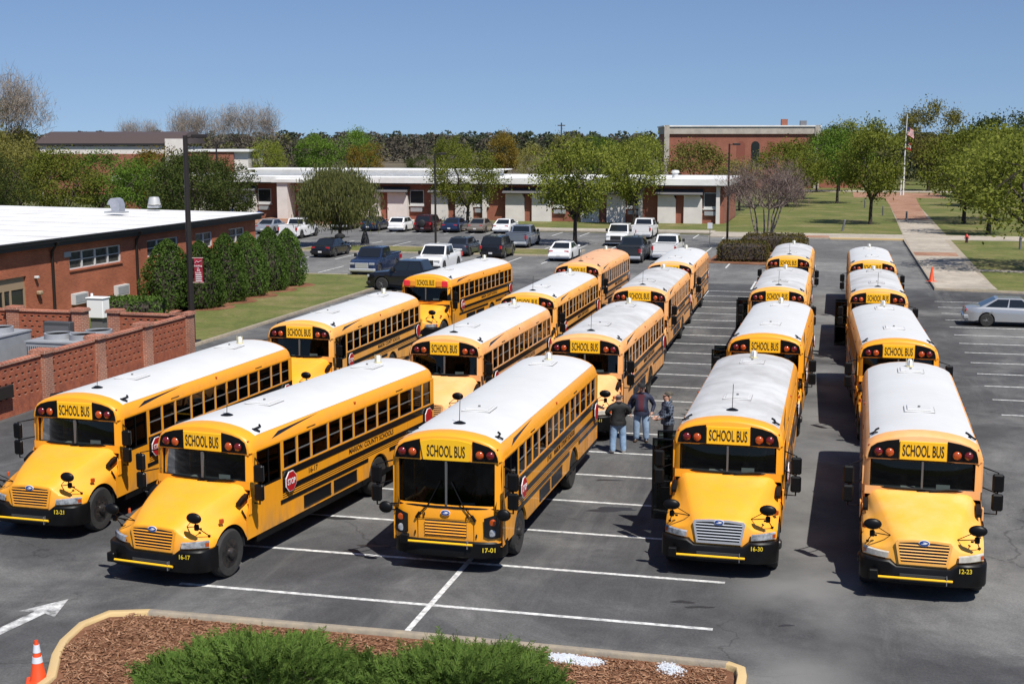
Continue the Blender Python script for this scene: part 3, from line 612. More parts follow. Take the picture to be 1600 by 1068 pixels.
# long low classroom building
cb = empty('classroom_building', G(-12.2, 147.6), -TH, 'long low white-roofed classroom building with white bays across the lot', 'building')
LB = 74.0
m = MB(); m.box(-LB, 0, 0.6, 0.9, 0, 4.3); m.box(-0.3, 0, 0.9, 18, 0, 4.3); m.box(-LB, -LB+0.3, 0.9, 18, 0, 4.3); m.build('wall', brick_f, cb, smooth=0)
m = MB(); m.box(-LB-0.5, 0.6, -0.6, 18, 4.9, 5.0); m.build('roof', roofm, cb, smooth=0)
m = MB(); m.box(-LB-0.5, 0.6, -0.62, -0.3, 4.33, 4.895); m.box(0.3, 0.62, -0.3, 18, 4.33, 4.895); m.build('fascia', roofm, cb, smooth=0)
m = MB(); m.box(-LB-0.4, 0.5, -0.58, 0.6, 4.2, 4.33); m.build('soffit', fasciam, cb, smooth=0)
m = MB(); m.box(-58, -28, 5, 12, 5.0, 5.7); m.box(-60, -27, 4.6, 12.3, 5.7, 5.8); m.build('roof_monitor', roofm, cb, smooth=0)
for (x, y) in ((-6, 5), (-33, 6.5), (-70, 5)): MB().lathe([(0.35, 5.0), (0.35, 5.5), (0.5, 5.6), (0.4, 5.85), (0, 5.9)], 12, 'z', (x, y, 0)).build('roof_vent', frame_w, cb)
def px2(u): return u+12.2
BAYS = [(-19.5, -14.6), (-28.2, -23.2), (-37.0, -31.7), (-45.9, -41.0), (-54.6, -48.8), (-76.0, -68.0)]
for (a, b) in BAYS:
    x0, x1 = px2(a), px2(b); g = 0.9; mid = (x0+x1)/2
    e = MB(); z1 = 3.35
    for (p, q) in ((x0, mid-g/2), (mid+g/2, x1)): e.add([(p, -0.05, 0.0), (q, -0.05, 0), (q-0.0, -0.05, z1-0.6), (q-0.35, -0.05, z1), (p, -0.05, z1), (p, 0.6, 0), (q, 0.6, 0), (q, 0.6, z1-0.6), (q-0.35, 0.6, z1), (p, 0.6, z1)], [(0, 1, 2, 3, 4), (9, 8, 7, 6, 5), (0, 5, 6, 1), (1, 6, 7, 2), (2, 7, 8, 3), (3, 8, 9, 4), (4, 9, 5, 0)])
    bo = e.build('bay', stucco, cb, smooth=0)
    MB().box(mid-g/2, mid+g/2, 0.3, 0.6, 0, z1).build('brick_infill', brick_f, bo, smooth=0)
    MB().prism([(-0.75, z1-0.02), (0.6, z1+0.55), (0.6, z1+0.02), (-0.7, z1-0.12)], 'x', x0-0.25, x1+0.1).build('hood_roof', pmat('hood_grey', (0.12, 0.115, 0.12), 0.6), bo, smooth=0)
    # window and air conditioner right of the bay
    w = MB(); wx = x1+0.15; w.box(wx, wx+1.7, 0.52, 0.597, 1.75, 3.5); wo = w.build('window', frame_w, cb, smooth=0)
    MB().box(wx+0.08, wx+1.62, 0.505, 0.518, 2.0, 3.42).build('pane', darkglass, wo, smooth=0); MB().box(wx-0.1, wx+1.8, 0.40, 0.6, 1.62, 1.75).build('sill', frame_w, wo, smooth=0)
    MB().box(wx+0.1, wx+1.5, 0.35, 0.6, 1.0, 1.45).build('window_air_conditioner', hvacm, wo, smooth=0)
for u in (-12.6, -21.2, -39.3): MB().box(px2(u)-0.45, px2(u)-0.05, 0.0, 0.6, 0, 4.2).build('pilaster', stucco, cb, smooth=0)
# entry: brick header on white piers, glazed doors
m = MB(); m.box(px2(-62.0), px2(-55.2), -1.6, -0.9, 3.45, 4.25); m.build('entry_header', brick_f, cb, smooth=0)
for u in (-64.4, -56.0): MB().box(px2(u), px2(u)+1.3, -1.75, 0.6, 0, 4.33).build('entry_pier', stucco, cb, smooth=0)
MB().box(px2(-65), px2(-53.6), -2.0, -0.62, 4.35, 4.7).build('entry_canopy', roofm, cb, smooth=0)
dg = MB(); 
for k in range(6): dg.box(px2(-62.6)+k*1.1, px2(-62.6)+k*1.1+0.1, 0.35, 0.5, 0, 3.3)
dgo = dg.build('entry_glazing_frame', frame_w, cb, smooth=0)
for k in range(5): MB().box(px2(-62.5)+k*1.1, px2(-61.6)+k*1.1, 0.42, 0.45, 0.05, 3.25).build('pane', darkglass, dgo, smooth=0)

# hall with brown vaulted roof, far left
hl = empty('vaulted_hall', (-82.0, 232, 0), 0, 'far hall with long dark brown roof above a white wall band', 'building')
MB().box(0, 23.5, 0, 20, 0, 8.3).build('wall', stucco, hl, smooth=0); MB().box(0.3, 23.2, -0.12, -0.01, 0, 7.0).build('brick_base', brick_f, hl, smooth=0)
m = MB(); rows = []
for x in (-0.8, 24.2): rows.append([(x, -0.35+20.7*k/14, 8.75+2.15*sin(pi*k/14)) for k in range(15)])
m.grid(rows); m.add(rows[1], [tuple(range(15))]); m.add(rows[0], [tuple(range(15))]); m.build('roof', pmat('brown_roof', (0.075, 0.052, 0.045), 0.6), hl, smooth=30)
MB().box(-0.8, 24.2, -0.42, -0.355, 8.45, 8.8).build('fascia', fasciam, hl, smooth=0)
sd = MB(); sd.box(22.3, 25.4, -2.2, -0.6, 0, 9.6); sd.build('stair_tower', stucco, hl, smooth=0)
wb = empty('brick_wing', (-56.4, 231, 0), 0, 'flat-roofed far brick block beside the brown-roofed hall', 'building')
MB().box(0, 8.2, 0, 14, 0, 7.4).build('wall', brick_f, wb, smooth=0); MB().box(-0.2, 11, -0.3, 14, 7.4, 7.75).build('roof', roofm, wb, smooth=0); MB().box(8.2, 10.6, 0.5, 14, 0, 7.4).build('end_wall', stucco, wb, smooth=0)
for k in range(2): MB().box(1.2+k*3.6, 2.6+k*3.6, -0.06, -0.005, 3.2, 5.4).build('window', darkglass, wb, smooth=0)

# brick building with concrete cornice, far right
rb = empty('corniced_brick_building', (30.2, 262, 0), -0.05, 'tall far brick building with pale concrete cornice and arched panels', 'building')
conc_c = pmat('cornice_concrete', (0.42, 0.38, 0.33), 0.85, var=0.25, scale=1.0)
MB().box(0, 29.5, 0, 22, 0, 10.6).build('wall', brick_f, rb, smooth=0)
MB().box(-0.3, 29.8, -0.4, 22, 10.6, 12.0).build('cornice', conc_c, rb, smooth=0); MB().box(-0.5, 30.0, -0.6, 22, 12.0, 12.25).build('parapet_cap', roofm, rb, smooth=0)
for x in (-0.4, 28.8): MB().box(x, x+1.0, -0.6, 0.0, 0, 12.3).build('pilaster', conc_c, rb, smooth=0)
def arch_poly(x, w, z0, z1): return [(x-w/2, z0), (x+w/2, z0)]+[(x+w/2*cos(pi*k/8), z1+w/2*sin(pi*k/8)) for k in range(9)]
for x in (3.5, 8.0, 14.6, 17.4, 20.5, 23.6, 26.4): 
    po = MB().prism(arch_poly(x, 1.6, 4.0, 8.4), 'y', -0.05, -0.004).build('arched_panel', darkglass if x == 17.4 else pmat('recess_brick', (0.2, 0.06, 0.04), 0.85), rb, smooth=0)
MB().box(22.8, 24.0, 3, 4.2, 12.25, 13.5).build('chimney', brick_f, rb, smooth=0); MB().box(26.5, 27.7, 3, 4.2, 12.25, 13.2).build('roof_unit', greym, rb, smooth=0)
MB().box(29.5, 39, 2, 20, 0, 8.2).build('side_wing', brick_f, rb, smooth=0); MB().box(29.9, 39.3, 1.6, 20, 8.2, 8.7).build('wing_cornice', conc_c, rb, smooth=0)
# low brick shelter in the field
sh_ = empty('brick_shelter', (-3.5, 250, 0), 0, 'small far brick shelter behind the classroom roof', 'building'); MB().box(-2.5, 2.5, 0, 4, 0, 5.2).build('wall', brick_f, sh_, smooth=0); MB().box(-3, 3, -0.4, 4.4, 5.2, 5.5).build('roof', pmat('shelter_roof', (0.2, 0.14, 0.11), 0.7), sh_, smooth=0)

# ------------------------------------------------------------------ school buses
# local frame: front bumper at y = 0, rear at y = L, x to the driver's side, z up
SIDE = [(1.22,0.62),(1.22,1.04),(1.22,1.62),(1.22,1.80),(1.215,2.46),(1.20,2.57),(1.16,2.68),(1.09,2.77),(0.96,2.85),(0.76,2.925),(0.5,2.98),(0.25,3.01),(0,3.02)]
ARC = SIDE[4:]                       # from the window head over the crown
def wheel(name, parent, x, y, side, dual=False):
    w = 0.27
    t = MB(); R = 0.515
    def tyre(c): t.lathe([(0.30, -w/2+0.02), (0.36, -w/2), (0.47, -w/2), (R-0.012, -w/2+0.035), (R, -w/2+0.06), (R, w/2-0.06), (R-0.012, w/2-0.035), (0.47, w/2), (0.36, w/2), (0.30, w/2-0.02)], 28, 'x', (c, 0, 0))
    tyre(0)
    if dual: tyre(-side*0.32)
    o = t.build('tyre', rubber)
    h = MB()
    if dual:
        h.lathe([(0.30, side*0.10), (0.285, side*0.06), (0.27, -side*0.05), (0.14, -side*0.07), (0.13, side*0.10), (0.10, side*0.13), (0, side*0.13)], 20, 'x')
    else:
        h.lathe([(0.30, side*0.12), (0.28, side*0.09), (0.26, side*0.0), (0.21, side*0.07), (0.15, side*0.10), (0.12, side*0.10), (0.11, side*0.17), (0.07, side*0.2), (0, side*0.2)], 20, 'x')
    for k in range(10):
        a = 2*pi*k/10; h.lathe([(0.014, side*0.07), (0.014, side*0.135), (0, side*0.14)], 6, 'x', (0, 0.175*cos(a), 0.175*sin(a)))
    e = bpy.data.objects.new(name, o.data); bpy.data.objects.remove(o)       # the tyre carries the wheel
    e.location = (x, y, 0.515); link(e, parent)
    h.build('rim', pmat('wheel_black', (0.02, 0.02, 0.021), 0.35, 0.3, var=0.5, col2=(0.06, 0.05, 0.045), scale=8), e)
    return e

def window_mesh(w):
    fr = MB(); h = 0.66; a = 0.024
    fr.box(-0.014, 0.014, -w/2, w/2, -h/2, -h/2+a); fr.box(-0.014, 0.014, -w/2, w/2, h/2-a, h/2)
    fr.box(-0.014, 0.014, -w/2, -w/2+a, -h/2+a, h/2-a); fr.box(-0.014, 0.014, w/2-a, w/2, -h/2+a, h/2-a)
    fr.box(-0.016, 0.016, -w/2+a, w/2-a, -0.012, 0.014)
    f = fr.build('window', pmat('sash_aluminium', (0.30, 0.30, 0.30), 0.45, 0.6)); C.objects.unlink(f)
    up = MB().box(-0.003, 0.003, -w/2+a, w/2-a, 0.014, h/2-a); u = up.build('pane', glass_side); C.objects.unlink(u)
    lo = MB().box(0.004, 0.010, -w/2+a, w/2-a, -h/2+a, -0.012); d = lo.build('pane', glass_side); C.objects.unlink(d)
    return f, u, d
WN = window_mesh(0.60); WW = window_mesh(0.76)
def add_window(parent, x, y, wide, rot):
    f, u, d = WW if wide else WN
    o = inst(f, 'window', parent, (x, y, 2.13), (0, 0, rot)); inst(u, 'pane', o); inst(d, 'pane', o)

def octagon(r): return [(r*cos(pi/8+k*pi/4), r*sin(pi/8+k*pi/4)) for k in range(8)]
def build_bus(kind):
    vis = kind != 'transit'
    L = 11.55 if vis else 10.9
    YF = 1.93 if vis else 0.10                       # face of the body
    ax1, ax2 = (1.02, 7.98) if vis else (1.65, 7.5)
    T = YF - 1.93
    root = empty('school_bus', (0, 0, 0))
    # window layout
    if vis: ys, pitch, nw, wides = 3.20, 0.656, 12, (2, 9)
    else: ys, pitch, nw, wides = 1.52, 0.668, 13, (3, 10)
    spans = []; y = ys
    for i in range(nw):
        p = pitch*(1.25 if i in wides else 1.0); spans.append((y, y+p, i in wides)); y += p
    yE = y
    yD0, yD1 = YF+0.17, ys-0.12                      # driver window / door span
    # ---- body shell
    b = MB()
    def arch(yy, yc, r=0.60): 
        q = r*r-(yy-yc)**2
        return 0.50+sqrt(q) if q > 0 else 0
    arches = [ax2] if vis else [ax1, ax2]
    for s in (1, -1):
        st = {YF+0.02, ys-0.02, L-0.06}
        for a in arches:
            for k in range(17): st.add(round(a+0.6*cos(pi*k/16), 4))
        y = YF
        while y < L: st.add(round(y, 3)); y += 0.45
        st |= {yD0, yD1}
        st = sorted(t for t in st if YF+0.0 <= t <= L-0.06)
        if s < 0: st = [t for t in st if t >= yD1]
        for a, c in zip(st[:-1], st[1:]):
            zt = 1.80 if (a+c)/2 > ys-0.03 else 1.62
            za = max([0.62]+[arch(a, q) for q in arches]); zc = max([0.62]+[arch(c, q) for q in arches])
            b.add([(s*1.22, a, za), (s*1.22, c, zc), (s*1.22, c, zt), (s*1.22, a, zt)], [(0, 1, 2, 3)])
            b.add([(s*1.17, a, za), (s*1.17, c, zc), (s*1.22, c, zc), (s*1.22, a, za)], [(0, 1, 2, 3)])
        # pillars, sill and header
        b.box(min(s*1.15, s*1.218), max(s*1.15, s*1.218), ys-0.1, ys+0.03, 1.62, 2.46)
        for i, (p, q, wd) in enumerate(spans):
            b.box(min(s*1.15, s*1.218), max(s*1.15, s*1.218), q-0.03, q+0.03, 1.80, 2.46)
        b.box(min(s*1.15, s*1.218), max(s*1.15, s*1.218), yE+0.03, L-0.06, 1.80, 2.46)
        b.box(min(s*1.15, s*1.219), max(s*1.15, s*1.219), YF+0.05, YF+0.17, 1.62 if s > 0 else 0.62, 2.46)      # front corner post
        b.box(min(s*1.15, s*1.219), max(s*1.15, s*1.219), YF+0.17, L-0.06, 2.458, 2.50)
        b.box(min(s*1.14, s*1.216), max(s*1.14, s*1.216), ys+0.03, yE-0.03, 1.775, 1.803)
    # yellow shoulder rails up to the white roof
    yR0 = YF+0.42
    for s in (1, -1):
        rows = []
        for yy in (yR0, L-0.30): rows.append([(s*x, yy, z) for x, z in [(1.217, 2.48)]+ARC[1:4]])
        b.grid(rows)
    # rear end
    rows = []
    full = [(1.22, 0.62), (1.22, 1.8)]+ARC
    full = full+[(-x, z) for x, z in full[-2::-1]]
    def ring(yy, k, dz): return [(x*k, yy, 0.62+(z-0.62)*(1-dz)) for x, z in full]
    b.grid([ring(L-0.30, 1, 0)[1:-1], ring(L-0.14, 0.995, 0.004)[1:-1], ring(L-0.05, 0.975, 0.018)[1:-1], ring(L, 0.93, 0.045)[1:-1]])
    b.add(ring(L, 0.93, 0.045), [tuple(range(len(full)))])
    body = b.build('body', paint_new, root, smooth=40)
    fl = MB().box(-1.16, 1.16, YF+0.25, L-0.1, 0.93, 1.0); 
    fl.box(-0.9, 0.9, YF+0.6, L-0.3, 0.55, 0.92)
    fl.build('floor', interior, root)
    # ---- front cap
    cp = MB()
    def caprow(yy, k, dz): return [(x*k, yy, 2.40+(z-2.40)*dz) for x, z in ARC]+[(-x*k, yy, 2.40+(z-2.40)*dz) for x, z in ARC[-2::-1]]
    rws = [caprow(YF-0.03, 0.945, 0.86), caprow(YF-0.012, 0.965, 0.905), caprow(YF+0.03, 0.985, 0.945), caprow(YF+0.12, 0.997, 0.98), caprow(YF+0.25, 1.0, 0.998), caprow(yR0, 1.0, 1.0)]
    cp.grid(rws); f0 = rws[0]
    cp.add([(f0[0][0], YF-0.03, 2.415)]+f0+[(f0[-1][0], YF-0.03, 2.415)], [tuple(range(len(f0)+2))])
    cp.add([(f0[0][0], YF-0.03, 2.415), (f0[-1][0], YF-0.03, 2.415), (-1.1, YF+0.2, 2.43), (1.1, YF+0.2, 2.43)], [(0, 1, 2, 3)])
    for s in (1, -1):      # corner posts beside the windshield
        lo = 1.70 if vis else 1.38
        cp.add([(s*1.06, YF-0.05, lo), (s*1.175, YF+0.02, lo), (s*1.22, YF+0.10, lo), (s*1.06, YF-0.03, 2.45), (s*1.15, YF+0.02, 2.45), (s*1.215, YF+0.10, 2.48), (s*1.1, YF+0.12, lo), (s*1.1, YF+0.12, 2.45)],
               [(0, 1, 4, 3), (1, 2, 5, 4), (2, 6, 7, 5), (6, 0, 3, 7)])
    cap = cp.build('front_cap', paint_new, root, smooth=45)
    # ---- roof
    rf = MB(); sec = ARC[3:]; sec = [(x, z) for x, z in sec]; sec = sec+[(-x, z) for x, z in sec[-2::-1]]
    def rrow(yy, k=1.0, dz=0.0): return [(x*k, yy, z+0.006-dz) for x, z in sec]
    n = 10; rr = [rrow(yR0+(L-0.30-yR0)*i/n) for i in range(n+1)]
    rf.grid([[(x, YF+0.34, z-0.006) for x, y_, z in rr[0]]]+rr+[rrow(L-0.14, 0.99, 0.02), rrow(L-0.05, 0.965, 0.06)])
    rf.add([(x, L-0.28, z) for x, y_, z in rr[0]], [])
    roof = rf.build('roof', roof_white, root, smooth=40)
    hy = (YF+2.55, L-1.75)
    for yy in hy:
        h = MB(); h.cbox(-0.33, 0.33, yy-0.33, yy+0.33, 3.0, 3.045, 0.012); h.cbox(-0.27, 0.27, yy-0.27, yy+0.27, 3.04, 3.075, 0.014)
        h.lathe([(0.03, 3.07), (0.03, 3.11), (0, 3.115)], 8, 'z', (0, yy, 0), 1)
        h.add([(-0.34, yy-0.34, 3.022), (0.34, yy-0.34, 3.022), (0.34, yy-0.325, 3.03), (-0.34, yy-0.325, 3.03)], [(0, 1, 2, 3)], 1)  # grey edge strips paint the shadow of the hatch lip
        h.add([(0.325, yy-0.33, 3.022), (0.342, yy-0.33, 3.022), (0.342, yy+0.34, 3.03), (0.325, yy+0.34, 3.03)], [(0, 1, 2, 3)], 1)
        h.build('roof_hatch', [roof_white, pmat('hatch_seal', (0.16, 0.16, 0.16), 0.7)], roof)
    sb = MB(); ys_ = L-1.08
    sb.lathe([(0.10, 3.0), (0.10, 3.05), (0.085, 3.06)], 12, 'z', (0, ys_, 0), 0)
    sb.lathe([(0.075, 3.06), (0.075, 3.19), (0.05, 3.23), (0, 3.24)], 12, 'z', (0, ys_, 0), 1)
    for k in range(4): sb.tube([(0.1*cos(k*pi/2), ys_+0.1*sin(k*pi/2), 3.03), (0.09*cos(k*pi/2), ys_+0.09*sin(k*pi/2), 3.25)], 0.008, 5, 0)
    sb.build('strobe_light', [pmat('strobe_bracket', (0.55, 0.50, 0.30), 0.5), pmat('strobe_lens', (0.7, 0.7, 0.68), 0.15, coat=0.5)], roof)
    an = MB(); ya = YF+0.95
    an.lathe([(0.15, 2.99), (0.14, 3.03), (0.05, 3.07), (0, 3.075)], 14, 'z', (0, ya, 0)); an.tube([(0, ya, 3.06), (0.01, ya+0.03, 3.62)], 0.008, 5)
    an.build('antenna', blackp, roof)
    for s in (1, -1):     # black corner brackets and swept stripe
        br = MB(); x0 = 0.98
        br.tube([(s*(x0-0.05), YF+0.50, 2.87), (s*(x0+0.02), YF+0.47, 2.885), (s*(x0+0.10), YF+0.56, 2.82)], 0.022, 6)
        br.tube([(s*(x0+0.02), YF+0.47, 2.885), (s*(x0-0.02), YF+0.78, 2.875), (s*(x0-0.08), YF+0.83, 2.90)], 0.022, 6)
        br.build('roof_bracket', blackp, roof)
    for x in (-0.22, 0, 0.22):
        MB().cbox(x-0.045, x+0.045, YF+0.02, YF+0.10, 2.90, 2.96, 0.012).build('marker_lamp', ambl if vis else blackp, cap)
    for s in (1, -1):
        MB().cbox(s*1.09-0.03, s*1.09+0.03, YF+0.0, YF+0.06, 2.66, 2.72, 0.01).build('marker_lamp', ambl, cap)
        MB().cbox(min(s*1.14, s*1.19), max(s*1.14, s*1.19), (YF+L)/2, (YF+L)/2+0.08, 2.62, 2.69, 0.01).build('marker_lamp', ambl, body)
    # ---- sign and warning lamps
    sw = 0.475 if vis else 0.55
    yS = YF-0.03
    sg = MB()
    if vis: sg.cbox(-sw, sw, yS-0.03, yS-0.002, 2.44, 2.835, 0.006)
    else: sg.prism([(-0.50, 2.43), (0.50, 2.43), (0.57, 2.82), (0.3, 2.875), (0, 2.885), (-0.3, 2.875), (-0.57, 2.82)], 'y', yS-0.035, yS-0.002)
    sign = sg.build('destination_sign', sign_yel, root)
    text('SCHOOL BUS', 0.84, 0.25, blackt, sign, (0, yS-0.034 if vis else yS-0.039, 2.64 if vis else 2.63))
    if kind == 'thomas':
        for s in (1, -1):
            for j, (xa, xb, mt) in enumerate(((0.50, 0.78, ambl), (0.79, 1.08, redl))):
                mb = MB().cbox(min(s*xa, s*xb), max(s*xa, s*xb), yS-0.04, yS-0.002, 2.47, 2.74, 0.02)
                mb.build('warning_lamp', pmat('lit_amber', (0.75, 0.30, 0.03), 0.3) if mt is ambl else pmat('lit_red', (0.75, 0.035, 0.05), 0.3), cap)
    else:
        x0 = sw+0.015 if vis else 0.58
        for s in (1, -1):
            pl = [(x0, 2.445), (1.135 if not vis else 1.11, 2.445), (1.12 if not vis else 1.10, 2.545), (1.06, 2.68), (0.94, 2.765), (0.74, 2.825), (x0, 2.865)]
            p = MB().prism([(s*x, z) for x, z in pl], 'y', yS-0.022, yS-0.002).build('lamp_panel', blackp, cap)
            for xx, mt in ((0.68, ambl), (0.91, redl)):
                if not vis: xx += 0.06
                q = MB(); q.lathe([(0.105, yS-0.03), (0.105, yS-0.055), (0.09, yS-0.05)], 18, 'y', (s*xx, 0, 2.585), 1)
                q.lathe([(0.09, yS-0.05), (0.075, yS-0.075), (0.045, yS-0.09), (0, yS-0.095)], 18, 'y', (s*xx, 0, 2.585), 0)
                q.build('warning_lamp', [mt, blackp], cap)
    # ---- windshield
    zb, zt = (1.83, 2.425) if vis else (1.43, 2.425)
    yb, yt = (YF-0.075, YF-0.015) if vis else (YF-0.06, YF-0.01)
    wsp = []
    for s in (1, -1):
        w = MB(); rows = []
        for i in range(6):
            t = i/5; x = 0.02+(1.075-0.02)*t; bow = 0.10*t**3
            rows.append([(s*x, yb+bow, zb), (s*x, (yb+yt)/2+bow-0.004, (zb+zt)/2), (s*x, yt+bow, zt)])
        w.grid(rows); wsp.append(w.build('windshield_pane', glass_ws, root, smooth=60))
    fr = MB(); gk = 0.028
    for s in (1, -1):
        P = [(s*(0.0+1.085*i/5), yb+0.10*(i/5)**3-0.012, zb-0.01) for i in range(6)]; fr.tube(P, gk, 6)
        P = [(s*(0.0+1.085*i/5), yt+0.10*(i/5)**3-0.012, zt-0.01) for i in range(6)]; fr.tube(P, gk*0.9, 6)
        fr.tube([(s*1.085, yb+0.09, zb), (s*1.085, yt+0.09, zt)], gk, 6)
    fr.build('windshield_seal', blackp, root)
    MB().box(-0.02, 0.02, yb-0.02, yt+0.02, zb, zt-0.02).build('windshield_post', pmat('post_grey', (0.09, 0.09, 0.09), 0.5), root)
    if not vis or kind == 'thomas':
        bb = MB()
        for s in (1, -1): bb.add([(s*1.06, yb+0.03, zb-0.07), (s*1.215, yb+0.15, zb-0.05), (s*1.205, YF+0.09, 2.46), (s*1.06, yt+0.03, 2.46)], [(0, 1, 2, 3)])
        for v in range(len(bb.v)): bb.v[v] = (bb.v[v][0]*1.003, bb.v[v][1]-0.022, bb.v[v][2])
        bb.build('windshield_surround', blackm, root)
    for s in (0.15, 0.62):
        wp = MB(); 
        if vis: wp.tube([(s-0.72 if s > 0.5 else s, yb-0.06, zb-0.05), (s-0.15 if s > .5 else s+.32, yb-0.05, zb+0.02), (s-0.02 if s > .5 else s+.6, yb-0.02, zb+0.03)], 0.013, 5)
        else:
            sx = 1 if s > .5 else -1
            wp.tube([(sx*0.62, yb-0.07, zb-0.20), (sx*0.40, yb-0.05, zb+0.02), (sx*0.12, yb-0.03, zb+0.55)], 0.014, 5); wp.tube([(sx*0.66, yb-0.06, zb-0.26), (sx*0.58, yb-0.07, zb-0.14)], 0.03, 6)
        wp.build('wiper', blackp, root)
    # ---- inside: dash, wheel, seats, papers
    ds = MB().cbox(-1.05, 1.05, YF-0.0, YF+0.38, zb-0.35, zb-0.04, 0.05)
    ds.build('dashboard', dashmat, root)
    sw_ = MB(); n = 16
    sw_.tube([(0.60+0.22*cos(2*pi*k/n), YF+0.50+0.10*sin(2*pi*k/n), zb+0.10+0.20*sin(2*pi*k/n)) for k in range(n+1)], 0.018, 6, caps=False); sw_.tube([(0.60, YF+0.32, zb-0.08), (0.60, YF+0.5, zb+0.1)], 0.03, 6)
    sw_.build('steering_wheel', blackp, root)
    MB().add([(0.30, YF+0.10, zb-0.035), (0.58, YF+0.11, zb-0.035), (0.58, YF+0.11, zb+0.07), (0.30, YF+0.10, zb+0.07)], [(0, 1, 2, 3)]).build('paper_notice', paper, root)
    MB().add([(-0.42, YF+0.06, zb-0.03), (-0.12, YF+0.06, zb-0.03), (-0.12, YF+0.25, zb-0.03), (-0.42, YF+0.25, zb-0.03)], [(0, 1, 2, 3)]).build('paper_notice', paper, root)
    se = MB(); se.cbox(0.35, 0.85, YF+0.95, YF+1.08, 1.35, 2.1, 0.05); se.cbox(0.33, 0.87, YF+0.62, YF+1.05, 1.3, 1.45, 0.05)
    yy = ys+0.25
    while yy < L-0.7:
        for s in (1, -1):
            se.cbox(s*0.68-0.45, s*0.68+0.45, yy+0.28, yy+0.38, 1.4, 2.06, 0.03); se.cbox(s*0.68-0.45, s*0.68+0.45, yy-0.05, yy+0.30, 1.32, 1.46, 0.03)
        yy += 0.72
    se.build('seats', seatmat, root)
    # ---- side windows
    for s in (1, -1):
        for (p, q, wd) in spans: add_window(root, s*1.188, (p+q)/2, wd, 0 if s > 0 else pi)
    dw = MB(); yc0, yc1 = yD0, ys-0.10
    for (a, b_, c, d) in ((yc0, yc1, 1.62, 1.66), (yc0, yc1, 2.42, 2.46), (yc0, yc0+0.04, 1.66, 2.42), (yc1-0.04, yc1, 1.66, 2.42), ((yc0+yc1)/2-0.015, (yc0+yc1)/2+0.015, 1.66, 2.42)): dw.box(1.17, 1.214, a, b_, c, d)
    dwo = dw.build('window', blackp, root); MB().box(1.186, 1.192, yc0+0.04, yc1-0.04, 1.66, 2.42).build('pane', glass_side, dwo)
    # ---- black rails, stripes, lettering
    for s in (1, -1):
        def rail(z0, z1, y0, y1, nm, pr=0.014):
            MB().box(min(s*1.219, s*(1.22+pr)), max(s*1.219, s*(1.22+pr)), y0, y1, z0, z1).build(nm, blackm, body)
        rail(1.625, 1.778, ys-0.05, L-0.08, 'rub_rail'); rail(1.295, 1.40, ys-0.05, L-0.08, 'rub_rail'); rail(1.04, 1.13, ys-0.15, ax2-0.62, 'rub_rail'); rail(1.04, 1.13, ax2+0.62, L-0.08, 'rub_rail')
        for z in (1.165, 1.215, 1.262): rail(z, z+0.016, ys-0.05, L-0.08, 'stripe', 0.004)
        rt = pi/2 if s > 0 else -pi/2
        text('MARION  COUNTY SCHOOLS', 2.5, 0.135, blackt, body, (s*1.225, (ys+yE)/2+0.3, 1.518), (0, 0, rt))
        for (a, c) in (((ax2-3.9, ax2-2.6), (ax2-2.45, ax2-1.25)) if vis else ((ax2-4.0, ax2-2.9), (ax2-2.7, ax2-1.5))):
            v = MB(); v.box(min(s*1.21, s*1.226), max(s*1.21, s*1.226), a, c, 0.70, 0.98)
            v.box(min(s*1.22, s*1.24), max(s*1.22, s*1.24), a, c, 0.955, 0.985); v.box(min(s*1.22, s*1.24), max(s*1.22, s*1.24), a, c, 0.695, 0.72)
            for k in range(5): v.box(min(s*1.22, s*1.235), max(s*1.22, s*1.235), a, c, 0.75+k*0.04, 0.765+k*0.04)
            v.build('skirt_vent', blackm, body)
        for i in (1, 8):
            p, q, wd = spans[i]; mkr = MB()
            for k in range(7): mkr.box(min(s*1.195, s*1.214), max(s*1.195, s*1.214), q-0.2+k*0.06, q-0.16+k*0.06, 2.52, 2.55)
            mkr.build('small_print', blackt, body, smooth=0)
        MB().box(min(s*1.0, s*1.21), max(s*1.0, s*1.21), ax2-0.9, L-0.1, 0.50, 0.615).build('lower_sill', blackp, body)
        if vis: MB().box(min(s*0.98, s*1.20), max(s*0.98, s*1.20), 2.05, ax2-0.65, 0.46, 0.615).build('lower_sill', blackp, body)
        ps = MB()
        for yy in np.arange(ys+1.3, L-0.3, 1.31):
            if all(abs(yy-a_) > 0.66 for a_ in arches): ps.box(min(s*1.2195, s*1.2225), max(s*1.2195, s*1.2225), yy, yy+0.008, 0.64, 1.62)
        ps.build('panel_seam', pmat('seam_shadow', (0.42, 0.17, 0.02), 0.7), body, smooth=0)  # panel joints drawn as thin strips in a darker yellow
        # inner wheel house, dark
        for a in arches:
            wv = MB(); rows = []
            for k in range(13):
                an_ = pi*k/12; rows.append([(s*0.55, a+0.6*cos(an_), 0.50+0.6*sin(an_)), (s*1.17, a+0.6*cos(an_), 0.50+0.6*sin(an_))])
            wv.grid(rows); wv.build('wheel_house', interior, body)
    # swept black flash on the driver-side shoulder
    fs = MB(); pts = [(YF+0.85, 2.60), (YF+1.2, 2.70), (YF+3.1, 2.745), (YF+1.5, 2.655)]
    def sh(z): return np.interp(z, [2.46, 2.57, 2.68, 2.77], [1.215, 1.20, 1.16, 1.09])
    fs.add([(sh(z)+0.006, y_, z+0.004) for y_, z in pts], [(0, 1, 2, 3)]); fs.build('flash_stripe', blackm, body)
